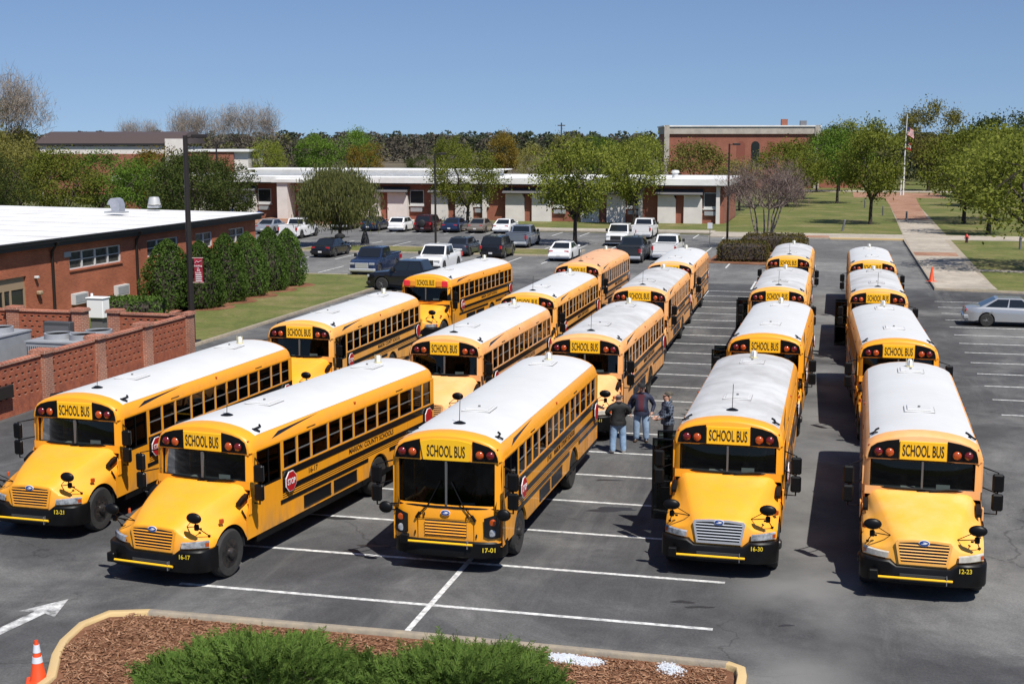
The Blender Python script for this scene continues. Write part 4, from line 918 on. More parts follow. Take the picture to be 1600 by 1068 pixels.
    # ---- stop arms
    for (yy, sc) in ((ys+0.22, 1.0), (L-0.55, 1.0)):
        st = MB().prism([(yy+p[0]*0.25*sc, 1.50+p[1]*0.25*sc) for p in octagon(1.0)], 'x', 1.275, 1.29)
        st2 = st.build('stop_sign', whitep, root)
        MB().prism([(yy+p[0]*0.232, 1.50+p[1]*0.232) for p in octagon(1.0)], 'x', 1.2905, 1.296).build('sign_face', stopred, st2)
        if yy < L/2: text('STOP', 0.34, 0.14, whitep, st2, (1.3, yy, 1.50), (0, 0, pi/2))
        MB().cbox(1.225, 1.275, yy-0.28, yy+0.18, 1.36, 1.62, 0.01).build('arm_bracket', blackp, st2)
    # ---- entrance door: closed leaves, or folded out
    dr = empty('entrance_door', (0, 0, 0)); C.objects.unlink(dr); C.objects.link(dr); dr.parent = root; KIDS.setdefault(root.name, []).append(dr)
    hgt = (0.56, 2.44)
    def leaf(pos, rot):
        m = MB(); w = (yD1-yD0)/2-0.01; a = 0.035
        m.box(-0.02, 0.02, 0, w, hgt[0], hgt[0]+0.12); m.box(-0.02, 0.02, 0, w, hgt[1]-a, hgt[1]); m.box(-0.02, 0.02, 0, a, hgt[0]+0.12, hgt[1]-a); m.box(-0.02, 0.02, w-a, w, hgt[0]+0.12, hgt[1]-a); m.box(-0.02, 0.02, a, w-a, 1.35, 1.42)
        o = m.build('door_leaf', blackp, dr); o.location = pos; o.rotation_euler = (0, 0, rot)
        MB().box(-0.004, 0.004, a, w-a, 1.42, hgt[1]-a).build('pane', glass_ws, o); MB().box(-0.004, 0.004, a, w-a, hgt[0]+0.12, 1.35).build('pane', glass_ws, o)
        return o
    leaf((-1.20, yD0+0.0, 0), 0); leaf((-1.20, (yD0+yD1)/2+0.01, 0), 0)
    MB().box(-1.15, -0.55, yD0+0.02, yD1-0.02, 0.50, 0.58).box(-1.0, -0.5, yD0+0.02, yD1-0.02, 0.58, 0.80).build('steps', interior, root)
    # ---- mirrors
    for s in (1, -1):
        m = MB(); xa, ya_ = s*1.50, YF-0.20
        m.tube([(s*1.20, YF+0.12, 2.34), (xa, ya_, 2.30), (xa, ya_, 1.42), (s*1.20, YF+0.05, 1.36)], 0.018, 6); m.tube([(s*1.20, YF+0.15, 1.9), (xa, ya_, 1.86)], 0.014, 6)
        o = m.build('mirror_arm', blackp, root)
        m = MB(); m.cbox(xa-0.115, xa+0.115, ya_-0.07, ya_+0.035, 1.90, 2.28, 0.035); m.build('mirror', blackp, o)
        m = MB(); m.cbox(xa-0.115, xa+0.115, ya_-0.07, ya_+0.035, 1.50, 1.86, 0.035); m.build('mirror', blackp, o)
        for z0, z1 in ((1.93, 2.25), (1.53, 1.83)): MB().box(xa-0.095, xa+0.095, ya_+0.036, ya_+0.038, z0, z1).build('mirror_glass', chrome, o)
    # ---- front
    for s in (1, -1):
        wheel('wheel', root, s*1.065, ax1, s); wheel('wheel', root, s*1.05, ax2, s, True)
    MB().tube([(-1.0, ax1, 0.5), (1.0, ax1, 0.5)], 0.07, 8).tube([(-1.0, ax2, 0.5), (1.0, ax2, 0.5)], 0.1, 8).build('axles', interior, root)
    MB().box(-1.15, 1.15, L, L+0.10, 0.45, 0.72).build('rear_bumper', blackp, root)
    MB().box(-0.5, 0.5, L-0.004, L+0.012, 1.3, 2.3).build('rear_door', blackm, root)
    def bumper_path(z0, z1, y0=0.0, dip=0.0):
        def dz(x): return -dip*max(0.0, min(1.0, (0.66-abs(x))/0.14))
        pts = [(0, -0.10), (0.52, -0.095), (0.66, -0.08), (0.85, -0.06), (1.06, 0.02), (1.18, 0.14), (1.225, 0.30), (1.225, 0.52)]
        full_ = [(-x, y_) for x, y_ in pts[:0:-1]]+pts
        rows = [[(x, y_+y0+0.03, z0) for x, y_ in full_], [(x, y_+y0, z0+0.03) for x, y_ in full_], [(x, y_+y0, z1-0.03+dz(x)) for x, y_ in full_], [(x*0.99, y_+y0+0.025, z1+dz(x)) for x, y_ in full_], [(x*0.88, y_*0.5+y0+0.25, z1+dz(x)) for x, y_ in full_]]
        return rows
    if vis:
        bp = MB(); bp.grid(bumper_path(0.36, 0.82, dip=0.11)); bum = bp.build('bumper', blackp, root, smooth=40)
        MB().cbox(-0.45, 0.45, -0.112, -0.098, 0.42, 0.58, 0.005).build('bumper_opening', interior, bum)
        MB().box(-0.95, 0.95, 0.12, 0.5, 0.5, 0.75).build('frame_cross_member', interior, root)
        # hood with fenders
        ts = [0, .25, .5, .75, 1]
        if kind == 'thomas':
            TR = [((0, 0), (1.20, 1.38, 1.50, 1.58, 1.64)), ((.28, .5), (1.19, 1.37, 1.49, 1.57, 1.63)), ((.48, .86), (1.14, 1.31, 1.44, 1.53, 1.60)), ((.56, .98), (1.05, 1.22, 1.36, 1.46, 1.54))]
        else:
            TR = [((0, 0), (1.265, 1.47, 1.62, 1.725, 1.79)), ((.28, .55), (1.255, 1.46, 1.61, 1.715, 1.785)), ((.49, .92), (1.235, 1.43, 1.58, 1.69, 1.765)), ((.575, 1.02), (1.16, 1.37, 1.53, 1.645, 1.72))]
        TR += [((.70, 1.10), (1.06, 1.24, 1.38, 1.47, 1.56)), ((.90, 1.15), (1.02, 1.165, 1.28, 1.34, 1.40)), ((1.08, 1.195), (0.985, 1.12, 1.23, 1.285, 1.33)), ((1.165, 1.215), (0.90, 1.03, 1.13, 1.18, 1.2)), ((1.175, 1.22), None)]
        YFR = [0.07, 0.072, 0.08, 0.09, 0.13, 0.20, 0.31, 0.40, 0.43]
        def zlow(yy):
            q = 0.62**2-(yy-ax1)**2; a = 0.50+sqrt(q) if q > 0 else 0
            base = 0.79 if yy < ax1 else 0.62
            return max(base, a)
        hd = MB(); tt = sorted(set([i/18 for i in range(19)]+[0.1+0.03*k for k in range(22)]))
        for s in (1, -1):
            rows = []
            r0 = []; r1 = []; r2 = []
            for ti, t in enumerate(tt):
                row = []
                for j, (xr, zz) in enumerate(TR):
                    yy = YFR[j]+(YF-0.01-YFR[j])*t; x = xr[0]+(xr[1]-xr[0])*(t**0.85)
                    z = catmull(ts, zz, t) if zz else zlow(yy)
                    if zz and j == 7: z = max(z, zlow(yy)+0.01)
                    row.append((s*x, yy, z))
                rows.append(row)
            top = rows[0]
            r0 = [(x, y_-0.055, 0.70 if abs(x) < 0.64 else 0.79) for x, y_, z in top]; r1 = [(x, y_-0.035, max(0.795, z-0.05)) for x, y_, z in top]; r2 = [(x, y_-0.012, max(0.80, z-0.012)) for x, y_, z in top]
            hd.grid([r0, r1, r2]+rows)
        hood = hd.build('hood', hood_new, root, smooth=50)
        cw = MB(); cw.add([(-1.16, YF-0.07, 1.66), (1.16, YF-0.07, 1.66), (1.16, YF-0.065, 1.84), (-1.16, YF-0.065, 1.84)], [(0, 1, 2, 3)])
        for s in (1, -1):
            cw.add([(s*1.16, YF-0.07, 1.66), (s*1.22, YF+0.06, 1.60), (s*1.22, YF+0.06, 1.84), (s*1.16, YF-0.065, 1.84)], [(0, 1, 2, 3)])
            cw.add([(s*1.221, YF-0.30, 0.62), (s*1.221, YF+0.08, 0.62), (s*1.221, YF+0.08, 1.70), (s*1.19, YF-0.08, 1.66), (s*1.221, YF-0.20, 1.35), (s*1.221, YF-0.30, 1.1)], [(0, 1, 2, 3, 4, 5)])
        cw.build('cowl', paint_new, root)
        for s in (1, -1):
            wv = MB(); rows = []
            for k in range(13):
                an_ = pi*k/12; rows.append([(s*0.5, ax1+0.6*cos(an_), 0.50+0.6*sin(an_)), (s*1.17, ax1+0.6*cos(an_), 0.50+0.6*sin(an_))])
            wv.grid(rows); wv.build('wheel_house', interior, hood)
            # headlamp set into the corner
            h = MB(); pin = (0.66, 0.045); pout = (1.145, 0.345)
            def hp(t, z, o_): return (s*(pin[0]+(pout[0]-pin[0])*t+0.25*o_), pin[1]+(pout[1]-pin[1])*(0.35*t+0.65*t*t)-o_, z)
            rows = [[hp(i/5, 0.845, 0.02) for i in range(6)], [hp(i/5, 0.85, 0.05) for i in range(6)], [hp(i/5, 0.955+0.015*i/5, 0.045) for i in range(6)], [hp(i/5, 0.97+0.015*i/5, 0.0) for i in range(6)]]
            h.grid(rows); ho = h.build('headlamp', lampglass, hood, smooth=30)
            a = MB(); rows = [[hp(0.88+0.12*i, z, 0.056) for i in (0, 1)] for z in (0.87, 0.95)]; a.grid(rows); a.build('turn_signal', ambl, ho)
            MB().cbox(min(s*1.20, s*1.235), max(s*1.20, s*1.235), 0.98, 1.08, 1.22, 1.30, 0.012).build('marker_lamp', ambl, hood) if False else None
            mk = MB().cbox(-0.05, 0.05, -0.02, 0.03, -0.05, 0.05, 0.012).build('marker_lamp', ambl, hood); mk.location = (s*1.15, 0.78, 1.265); mk.rotation_euler = (0, 0, s*1.0)
            sc_ = MB(); sc_.prism([(1.45, 1.40), (1.78, 1.50), (1.80, 1.60), (1.66, 1.57), (1.44, 1.47)], 'x', s*1.08, s*1.185); sc_.build('air_scoop', blackp, hood)
            MB().tube([(s*1.205, 1.48, 1.32), (s*1.23, 1.52, 1.22), (s*1.225, 1.60, 1.12)], 0.018, 5).build('hood_latch', blackp, hood)
            lv = MB(); 
            for k in range(5): lv.cbox(min(s*1.215, s*1.25), max(s*1.215, s*1.25), YF-0.21+k*0.052, YF-0.175+k*0.052, 1.16, 1.52, 0.006)
            lv.build('louvre', paint_new, root)
            # cross-view mirror on its tripod
            cm = MB(); c = (s*1.00, 0.02, 1.52); feet = [(s*0.62, 0.30, 1.22), (s*0.93, 0.34, 1.20), (s*1.08, 0.42, 1.05)]
            hub = (s*0.98, 0.10, 1.32)
            for ft in feet: cm.tube([ft, hub], 0.011, 5)
            cm.tube([hub, c], 0.012, 5); cm.tube([feet[0], c], 0.009, 5)
            for ft in feet: cm.lathe([(0.03, -0.015), (0.03, 0.015)], 8, 'z', ft)
            co = cm.build('crossview_mirror', blackp, root)
            e = MB(); pr = [(0.165*cos(pi/2*k/5), 0.075*sin(pi/2*k/5)) for k in range(6)]
            e.lathe([(0, 0.03), (0.13, 0.03), (0.165, 0.0)]+[(r, -h_) for r, h_ in pr[1:]], 18, 'y', c, sc=(1.08, 1, 0.70)); e.build('mirror', blackp, co)
            e = MB(); e.cbox(s*1.0-0.05, s*1.0+0.05, 0.06, 0.14, 1.24, 1.37, 0.02); e.build('mirror', blackp, co)
        # grille
        gr = MB(); y0 = 0.005
        gp = [(-0.50, 1.16), (-0.47, 1.185), (-0.2, 1.205), (0.2, 1.205), (0.47, 1.185), (0.50, 1.16), (0.435, 0.79), (-0.435, 0.79)]
        def gy(z): return 0.012+(z-0.79)*0.05
        gr.add([(x, gy(z)-0.016, z) for x, z in gp], [tuple(range(8))]); grille = gr.build('grille', interior, hood)
        ring_o = [(-0.545, 1.175), (-0.50, 1.225), (-0.2, 1.25), (0.2, 1.25), (0.50, 1.225), (0.545, 1.175), (0.465, 0.745), (-0.465, 0.745)]
        f = MB(); nn = 8
        vo = [(x, gy(z)-0.028, z) for x, z in ring_o]; vi = [(x*0.985, gy(z)-0.030, z) for x, z in gp]; vb = [(x*0.985, gy(z)-0.012, z) for x, z in gp]; vq = [(x*1.01, gy(z)-0.005, z) for x, z in ring_o]
        f.add(vo+vi+vb+vq, [(i, (i+1)%nn, nn+(i+1)%nn, nn+i) for i in range(nn)]+[(nn+i, nn+(i+1)%nn, 2*nn+(i+1)%nn, 2*nn+i) for i in range(nn)]+[(i, (i+1)%nn, 3*nn+(i+1)%nn, 3*nn+i) for i in range(nn)])
        f.build('grille_frame', hood_new, grille)
        for k in range(6):
            z = 0.835+k*0.062; w = 0.435+(z-0.79)*0.165-0.005
            sl = MB(); sl.add([(-w, gy(z)-0.02, z-0.012), (w, gy(z)-0.02, z-0.012), (w, gy(z)-0.038, z), (-w, gy(z)-0.038, z), (w, gy(z)-0.026, z+0.014), (-w, gy(z)-0.026, z+0.014)], [(0, 1, 2, 3), (3, 2, 4, 5)]); sl.build('slat', hood_new, grille)
        yE_, zE = gy(1.19)-0.045, 1.20
        gate_y, gate_z, gx = -0.155, 0.50, (-0.86, 0.56)
    else:
        fc = MB()
        def frow(z, dy=0.0):
            pts = [(0, 0.02), (0.6, 0.025), (0.95, 0.06), (1.12, 0.13), (1.2, 0.22), (1.222, 0.34)]
            pts = [(-x, y_) for x, y_ in pts[:0:-1]]+pts
            return [(x, y_+dy, z) for x, y_ in pts]
        fc.grid([frow(0.62, -0.03), frow(0.9, -0.03), frow(1.2, -0.01), frow(1.40, 0.0), frow(1.48, 0.025)])
        face = fc.build('front_panel', paint_new, root, smooth=50)
        hood = face
        bp = MB(); bp.grid(bumper_path(0.36, 0.72, 0.02)); bum = bp.build('bumper', blackp, root, smooth=40)
        gr = MB().box(-0.46, 0.46, -0.022, -0.012, 0.80, 1.13); grille = gr.build('grille', interior, face)
        for k in range(5):
            z = 0.835+k*0.064; sl = MB().add([(-0.46, -0.02, z-0.018), (0.46, -0.02, z-0.018), (0.46, -0.045, z), (-0.46, -0.045, z), (0.46, -0.03, z+0.02), (-0.46, -0.03, z+0.02)], [(0, 1, 2, 3), (3, 2, 4, 5)]); sl.build('slat', paint_new, grille)
        gl = MB()
        for (x, z0, z1) in ((-0.62, 0.74, 1.17), (0.62, 0.74, 1.17), (-0.5, 1.17, 1.40), (0.5, 1.17, 1.40)): gl.box(x-0.004, x+0.004, -0.013, -0.005, z0, z1)
        gl.box(-0.62, 0.62, -0.013, -0.005, 1.165, 1.173); gl.build('panel_gap', blackt, face)
        for (x, z) in ((-0.47, 1.26), (0.47, 1.26), (-0.56, 1.27), (0.56, 1.27), (-0.68, 0.85), (0.68, 0.85)): MB().box(x-0.012, x+0.012, -0.03, -0.01, z-0.035, z+0.035).build('panel_latch', blackp, face)
        for s in (1, -1):
            def hp(x, z, o_): return (s*x, np.interp(x, [0.6, 0.95, 1.12, 1.2], [0.01, 0.045, 0.115, 0.205])-0.03-o_, z)
            p = MB(); rows = [[hp(x, z0+(z1-z0)*k/4, 0.016) for x, z0, z1 in ((0.84, 0.84, 1.24), (0.95, 0.80, 1.28), (1.08, 0.80, 1.32), (1.17, 0.82, 1.33))] for k in range(5)]
            p.grid(rows); pod = p.build('lamp_pod', blackm, face, smooth=60)
            q = MB().lathe([(0.085, 0.03), (0.085, -0.0), (0.07, -0.02), (0, -0.028)], 18, 'y', hp(1.0, 0.92, 0.01)); q.build('headlamp', lampglass, pod)
            q = MB().lathe([(0.08, 0.03), (0.08, -0.0), (0.06, -0.025), (0, -0.035)], 18, 'y', hp(1.01, 1.15, 0.01)); q.build('turn_signal', ambl, pod)
            cm = MB(); c = (s*1.30, -0.12, 1.38)
            cm.tube([(s*1.10, 0.08, 1.42), (s*1.2, -0.05, 1.45), c], 0.016, 6); cm.tube([(s*1.15, 0.1, 1.28), (s*1.22, -0.03, 1.3), c], 0.014, 6)
            co = cm.build('crossview_mirror', blackp, root); e = MB(); pr = [(0.155*cos(pi/2*k/5), 0.075*sin(pi/2*k/5)) for k in range(6)]
            e.lathe([(0, 0.03), (0.13, 0.03), (0.155, 0.0)]+[(r, -h_) for r, h_ in pr[1:]], 18, 'y', c, sc=(1, 1, 0.85)); e.build('mirror', blackp, co)
        yE_, zE = -0.03, 1.315
        gate_y, gate_z, gx = -0.135, 0.68, (-0.80, 0.62)
    # emblem: blue oval with a white swept wing
    em = MB(); em.lathe([(1, 0.012), (1, 0.0)], 24, 'y', (0, yE_, zE), 0, sc=(0.105, 1, 0.062)); emb = em.build('emblem', whitep, hood)
    MB().lathe([(1, 0.0), (1, -0.006)], 24, 'y', (0, yE_, zE), 0, sc=(0.094, 1, 0.052)).build('emblem_field', blue_em, emb)
    w = [(-0.065, -0.012), (-0.02, -0.022), (0.03, -0.018), (0.055, -0.002), (0.075, 0.006), (0.05, 0.014), (0.03, 0.022), (-0.03, 0.028), (0.01, 0.012), (-0.03, 0.002), (0.01, -0.004), (-0.02, -0.01)]
    MB().prism([(x, zE+z) for x, z in w], 'y', yE_-0.010, yE_-0.0065).build('emblem_wing', whitep, emb)
    # crossing gate: yellow rod along the bumper
    gt = MB().tube([(gx[0], gate_y, gate_z), (gx[1], gate_y, gate_z-0.0)], 0.026, 8); go = gt.build('crossing_gate', sign_yel, root)
    MB().cbox(gx[0]-0.18, gx[0]+0.0, gate_y-0.03, gate_y+0.10, gate_z-0.06, gate_z+0.14, 0.02).build('gate_hinge', blackp, go)
    MB().box(gx[1]-0.12, gx[1]-0.105, gate_y-0.02, gate_y+0.06, gate_z-0.09, gate_z+0.09).build('gate_rest', steel, go)
    return root

def bus(proto, sign, th, label, paint=None, hoodp=None, roofp=None, number=None, opendoor=False, chrome_grille=False, oldlamps=False, noant=False):
    sw = {}
    if paint: sw['bus_yellow'] = paint
    if hoodp: sw['bus_yellow_hood'] = hoodp
    if roofp: sw['roof_white'] = roofp
    if oldlamps: sw['headlamp_lens'] = oldlamp
    o = copy_tree(proto, None, sw)
    off = 0.09 if proto is P_TRANSIT else 1.9
    o.location = (sign[0]-off*sin(th), sign[1]-off*cos(th), 0); o.rotation_euler = (0, 0, -th)
    tag(o, label, 'school bus', 'school buses parked in the lot')
    for ch in KIDS[o.name]:
        base = ch.name.split('.')[0]
        if base == 'hood' and chrome_grille:
            for g in KIDS.get(ch.name, []):
                if g.name.startswith('grille'):
                    for q in KIDS.get(g.name, []):
                        q.material_slots[0].link = 'OBJECT'; q.material_slots[0].material = chrome
        if base == 'entrance_door' and opendoor:
            lv = KIDS[ch.name]
            lv[0].location = (-1.24, lv[0].location[1]+0.02, 0); lv[0].rotation_euler = (0, 0, radians(82))
            lv[1].location = (-1.24, lv[1].location[1]+0.46, 0); lv[1].rotation_euler = (0, 0, radians(98))
    if noant:
        for ch in KIDS[o.name]:
            for g in list(KIDS.get(ch.name, [])):
                if g.name.startswith('antenna'): KIDS[ch.name].remove(g); drop(g)
    if number:
        bn = [c for c in KIDS[o.name] if c.name.split('.')[0] == 'bumper'][0]
        if proto is P_TRANSIT: text(number, 0.27, 0.10, pmat('number_yellow', (0.75, 0.55, 0.03), 0.5), bn, (0.95, -0.015, 0.56), (0, 0, radians(17)))
        else: text(number, 0.24, 0.095, pmat('number_yellow', (0.75, 0.55, 0.03), 0.5), bn, (0.80, -0.072, 0.705), (0, 0, radians(8)))
        bd = [c for c in KIDS[o.name] if c.name.split('.')[0] == 'body'][0]
        text(number, 0.42, 0.13, blackt, bd, (1.225, 4.55, 1.518), (0, 0, pi/2))
    return o
def drop(o):
    for ch in KIDS.pop(o.name, []): drop(ch)
    bpy.data.objects.remove(o)
P_VIS = build_bus('vision'); P_TRANSIT = build_bus('transit'); P_TH = build_bus('thomas')
BUSES = [
 (P_VIS, (-10.59, 31.41), 0.275, 'school bus numbered 12-21 beside the pierced brick wall, leftmost of the front row', None, None, None, '12-21', False, False, False),
 (P_VIS, (-6.73, 28.10), 0.36, 'bright yellow school bus numbered 16-17, parked at a slant with its stop sign showing', None, None, None, '16-17', False, False, False),
 (P_TRANSIT, (-1.38, 27.23), 0.25, 'flat-faced school bus numbered 17-01 with no protruding hood', None, None, None, '17-01', False, False, False),
 (P_VIS, (4.79, 28.63), 0.243, 'school bus numbered 16-30 with a chrome grille and its door open', None, None, roof_dirty, '16-30', True, True, False),
 (P_VIS, (8.66, 27.17), 0.255, 'school bus numbered 12-23 with a peach coloured cap, rightmost of the front row', paint_peach, hood_old, None, '12-23', False, False, True),
 (P_VIS, (-7.26, 44.69), 0.245, 'school bus behind bus 12-21, beside the lawn', paint_old, None, None, None, False, False, False),
 (P_VIS, (-2.12, 41.09), 0.258, 'faded peach school bus directly behind the bus numbered 16-17', paint_peach, hood_peach, None, None, False, False, False),
 (P_VIS, (2.32, 41.47), 0.25, 'faded peach school bus behind the flat-faced bus, beside the standing men', paint_peach, hood_peach, roof_dirty, '08-11', False, False, True),
 (P_TH, (-3.98, 60.78), 0.30, 'school bus with lit red and amber lamps, parked before the pickup trucks', None, None, None, None, False, False, False),
 (P_VIS, (0.62, 53.2), 0.243, 'school bus with a white roof just ahead of the tan-roofed bus', paint_old, hood_old, None, None, False, False, False),
 (P_VIS, (5.38, 55.44), 0.23, 'peach school bus with greyish roof, third back in the flat-faced bus column', paint_peach, hood_peach, roof_dirty, None, False, False, False),
 (P_VIS, (3.3, 66.7), 0.24, 'school bus with a tan roof, the only roof that is not white', paint_peach, hood_peach, roof_tan, None, False, False, False),
 (P_VIS, (8.08, 67.4), 0.225, 'rearmost school bus in the column behind the flat-faced bus', paint_peach, hood_peach, None, None, False, False, False),
 (P_VIS, (8.06, 41.6), 0.255, 'school bus directly behind the bus numbered 16-30, door open', None, None, None, None, True, False, False),
 (P_VIS, (11.17, 55.28), 0.24, 'school bus third in the column behind bus 16-30, streaky roof', paint_old, hood_old, roof_dirty, None, True, False, False),
 (P_VIS, (14.87, 70.9), 0.24, 'rearmost school bus behind bus 16-30, next to the hedge island', paint_old, hood_old, roof_dirty, None, False, False, False),
 (P_VIS, (12.0, 40.5), 0.215, 'school bus directly behind the bus numbered 12-23', None, None, None, None, False, False, False),
 (P_VIS, (15.22, 54.6), 0.24, 'school bus third in the column behind bus 12-23, door open', paint_old, hood_old, roof_dirty, None, True, False, False),
 (P_VIS, (18.66, 68.2), 0.24, 'rearmost school bus behind bus 12-23, nearest the brick walkway', paint_old, hood_old, None, None, False, False, False),
]
for i_, bb_ in enumerate(BUSES): bus(*bb_, noant=i_ in (4, 5, 8, 12, 13, 16, 18))
for p_ in (P_VIS, P_TRANSIT, P_TH): drop(p_)

# ------------------------------------------------------------------ cars and pickup trucks (front at y = 0, rear at y = L)
carglass = pmat('car_glass', (0.012, 0.014, 0.016), 0.05, spec=0.8)
tail = pmat('tail_lamp', (0.40, 0.012, 0.015), 0.2, coat=0.6)
headl = pmat('car_headlamp', (0.55, 0.57, 0.6), 0.12, 0.4, coat=0.6)
plate = pmat('number_plate', (0.6, 0.6, 0.6), 0.5)
alloy = pmat('alloy_wheel', (0.45, 0.45, 0.46), 0.3, 0.7)
trim = pmat('black_trim', (0.015, 0.015, 0.016), 0.6)
def carpaint(name, c, metal=0.3): return pmat('car_paint_'+name, c, 0.25, metal, coat=0.6)
SPEC = {
 # L, W, ax1, ax2, wheel r, lower top profile (y, z), cabin (yA, yB, yC, yD), roof z, belt z
 'sedan': dict(L=4.75, W=1.80, ax=(0.92, 3.70), r=0.325, top=[(0, .62), (.12, .72), (.6, .82), (1.35, .93), (3.75, .97), (4.3, .96), (4.66, .88), (4.75, .70)], cab=(1.30, 2.05, 3.20, 4.05), roof=1.44, belt=0.95),
 'hatch': dict(L=4.35, W=1.78, ax=(0.88, 3.50), r=0.32, top=[(0, .62), (.12, .74), (.6, .86), (1.25, .97), (3.6, 1.0), (4.2, .98), (4.32, .85), (4.35, .7)], cab=(1.2, 1.9, 3.6, 4.22), roof=1.50, belt=0.98),
 'suv': dict(L=4.65, W=1.86, ax=(0.92, 3.60), r=0.37, top=[(0, .75), (.1, .92), (.6, 1.02), (1.3, 1.10), (3.9, 1.12), (4.5, 1.10), (4.62, 1.0), (4.65, .75)], cab=(1.25, 1.85, 4.05, 4.52), roof=1.74, belt=1.10),
 'pickup': dict(L=5.75, W=1.98, ax=(0.98, 4.55), r=0.40, top=[(0, .80), (.08, 1.00), (.5, 1.12), (1.45, 1.20), (3.80, 1.22), (5.6, 1.22), (5.72, 1.20), (5.75, .8)], cab=(1.40, 2.05, 3.45, 3.72), roof=1.88, belt=1.20),
}
def build_car(kind, paint, lifted=0.0, chrome_front=False, spare=False):
    q = SPEC[kind]; L, W, (a1, a2), r = q['L'], q['W'], q['ax'], q['r']
    root = empty({'sedan': 'parked_car', 'hatch': 'parked_car', 'suv': 'parked_suv', 'pickup': 'pickup_truck'}[kind])
    yt = [t[0] for t in q['top']]; zt = [t[1] for t in q['top']]
    st = set(yt)
    for a in (a1, a2):
        for k in range(13): st.add(round(a+(r+0.07)*cos(pi*k/12), 4))
    st = sorted(list(st)+[L*0.5]); rows = []; w = W/2
    for y in st:
        z = float(np.interp(y, yt, zt)); e = min(y, L-y); ww = w*(1-0.16*max(0, 1-e/0.55)**2)
        lo = 0.27
        for a in (a1, a2):
            d2 = (r+0.07)**2-(y-a)**2
            if d2 > 0: lo = max(lo, r+sqrt(d2))
        lo = min(lo, z-0.1); mid = max(lo+0.02, 0.60*z+0.1)
        half = [(ww*0.985, lo), (ww, mid), (ww*0.985, max(mid+0.01, z-0.10)), (ww*0.93, z-0.02), (ww*0.55, z+0.015), (0, z+0.025)]
        rows.append([(x, y, zz) for x, zz in half]+[(-x, y, zz) for x, zz in half[-2::-1]])
    b = MB(); b.grid(rows); b.add(rows[0], [tuple(range(len(rows[0])))]); b.add(rows[-1], [tuple(range(len(rows[-1])))])
    body = b.build('body', paint, root, smooth=32)
    MB().box(-w*0.9, w*0.9, 0.15, L-0.15, 0.22, 0.42).build('underbody', trim, root, smooth=0)
    yA, yB, yC, yD = q['cab']; zr, zb = q['roof'], q['belt']; wb, wr = w*0.93, w*0.72 if kind == 'sedan' else w*0.80
    c = MB()
    c.add([(wb, yA, zb-0.02), (-wb, yA, zb-0.02), (wr, yB, zr-0.03), (-wr, yB, zr-0.03), (wr, yC, zr-0.03), (-wr, yC, zr-0.03), (wb, yD, zb), (-wb, yD, zb), (0, yB+0.05, zr), (0, yC-0.05, zr)],
          [(0, 1, 3, 2), (6, 4, 5, 7), (0, 2, 4, 6), (1, 7, 5, 3), (2, 3, 8), (4, 9, 5), (2, 8, 9, 4), (3, 5, 9, 8)])
    c.build('cabin', paint, root, smooth=25)
    def lerp3(p, q_, t): return tuple(p[i]+(q_[i]-p[i])*t for i in range(3))
    # glass laid just proud of the cabin
    def quad(P, k0, k1, h0, h1, out):
        bl_, br, tr_, tl = P; e = [lerp3(lerp3(bl_, br, k0), lerp3(tl, tr_, k0), h0), lerp3(lerp3(bl_, br, k1), lerp3(tl, tr_, k1), h0), lerp3(lerp3(bl_, br, k1), lerp3(tl, tr_, k1), h1), lerp3(lerp3(bl_, br, k0), lerp3(tl, tr_, k0), h1)]
        o_ = Vector(out).normalized()*0.008; return [tuple(Vector(p)+o_) for p in e]
    F = ((-wb, yA, zb), (wb, yA, zb), (wr, yB, zr-0.03), (-wr, yB, zr-0.03)); MB().add(quad(F, .05, .95, .06, .92, (0, -1, .6)), [(0, 1, 2, 3)]).build('windshield', carglass, root, smooth=0)
    R = ((-wb, yD, zb), (wb, yD, zb), (wr, yC, zr-0.03), (-wr, yC, zr-0.03)); MB().add(quad(R, .08, .92, .08, .90, (0, 1, .4)), [(0, 1, 2, 3)]).build('rear_window', carglass, root, smooth=0)
    for s in (1, -1):
        Sd = ((s*wb, yA, zb), (s*wb, yD, zb), (s*wr, yC, zr-0.03), (s*wr, yB, zr-0.03)); cutsx = ((.10, .50), (.53, .92)) if kind != 'suv' else ((.08, .42), (.45, .72), (.75, .94))
        for (k0, k1) in cutsx: MB().add(quad(Sd, k0, k1, .08, .88, (s, 0, .25)), [(0, 1, 2, 3)]).build('side_window', carglass, root, smooth=0)
        MB().cbox(min(s*w*0.98, s*(w+0.18)), max(s*w*0.98, s*(w+0.18)), yA+0.25, yA+0.38, zb+0.0, zb+(0.26 if kind == 'pickup' else 0.16), 0.03).build('mirror', trim if kind == 'pickup' else paint, root)
        for a in (a1, a2):
            t = MB(); tw = 0.22 if kind != 'pickup' else 0.27; cx_ = s*(w-tw/2+0.005)
            t.lathe([(r*0.62, -tw/2), (r*0.9, -tw/2), (r, -tw/2+0.03), (r, tw/2-0.03), (r*0.9, tw/2), (r*0.62, tw/2)], 20, 'x'); wo = t.build('wheel', rubber, root); wo.location = (cx_, a, r)
            h = MB(); h.lathe([(r*0.64, s*tw*0.42), (r*0.58, s*tw*0.2), (r*0.55, s*tw*0.05), (0, s*tw*0.05)], 18, 'x', m=1)
            for k in range(5):
                an_ = 2*pi*k/5; h.tube([(s*tw*0.3, 0, 0), (s*tw*0.36, r*0.6*cos(an_), r*0.6*sin(an_))], [r*0.16, r*0.1], 5)
            h.build('rim', [alloy, trim], wo)
        zl = zt[1]-0.13
        zq = zt[1]
        MB().cbox(min(s*w*0.52, s*w*0.90), max(s*w*0.52, s*w*0.90), -0.012, 0.14, zq-0.20, zq-0.05, 0.02).build('headlamp', headl, root)
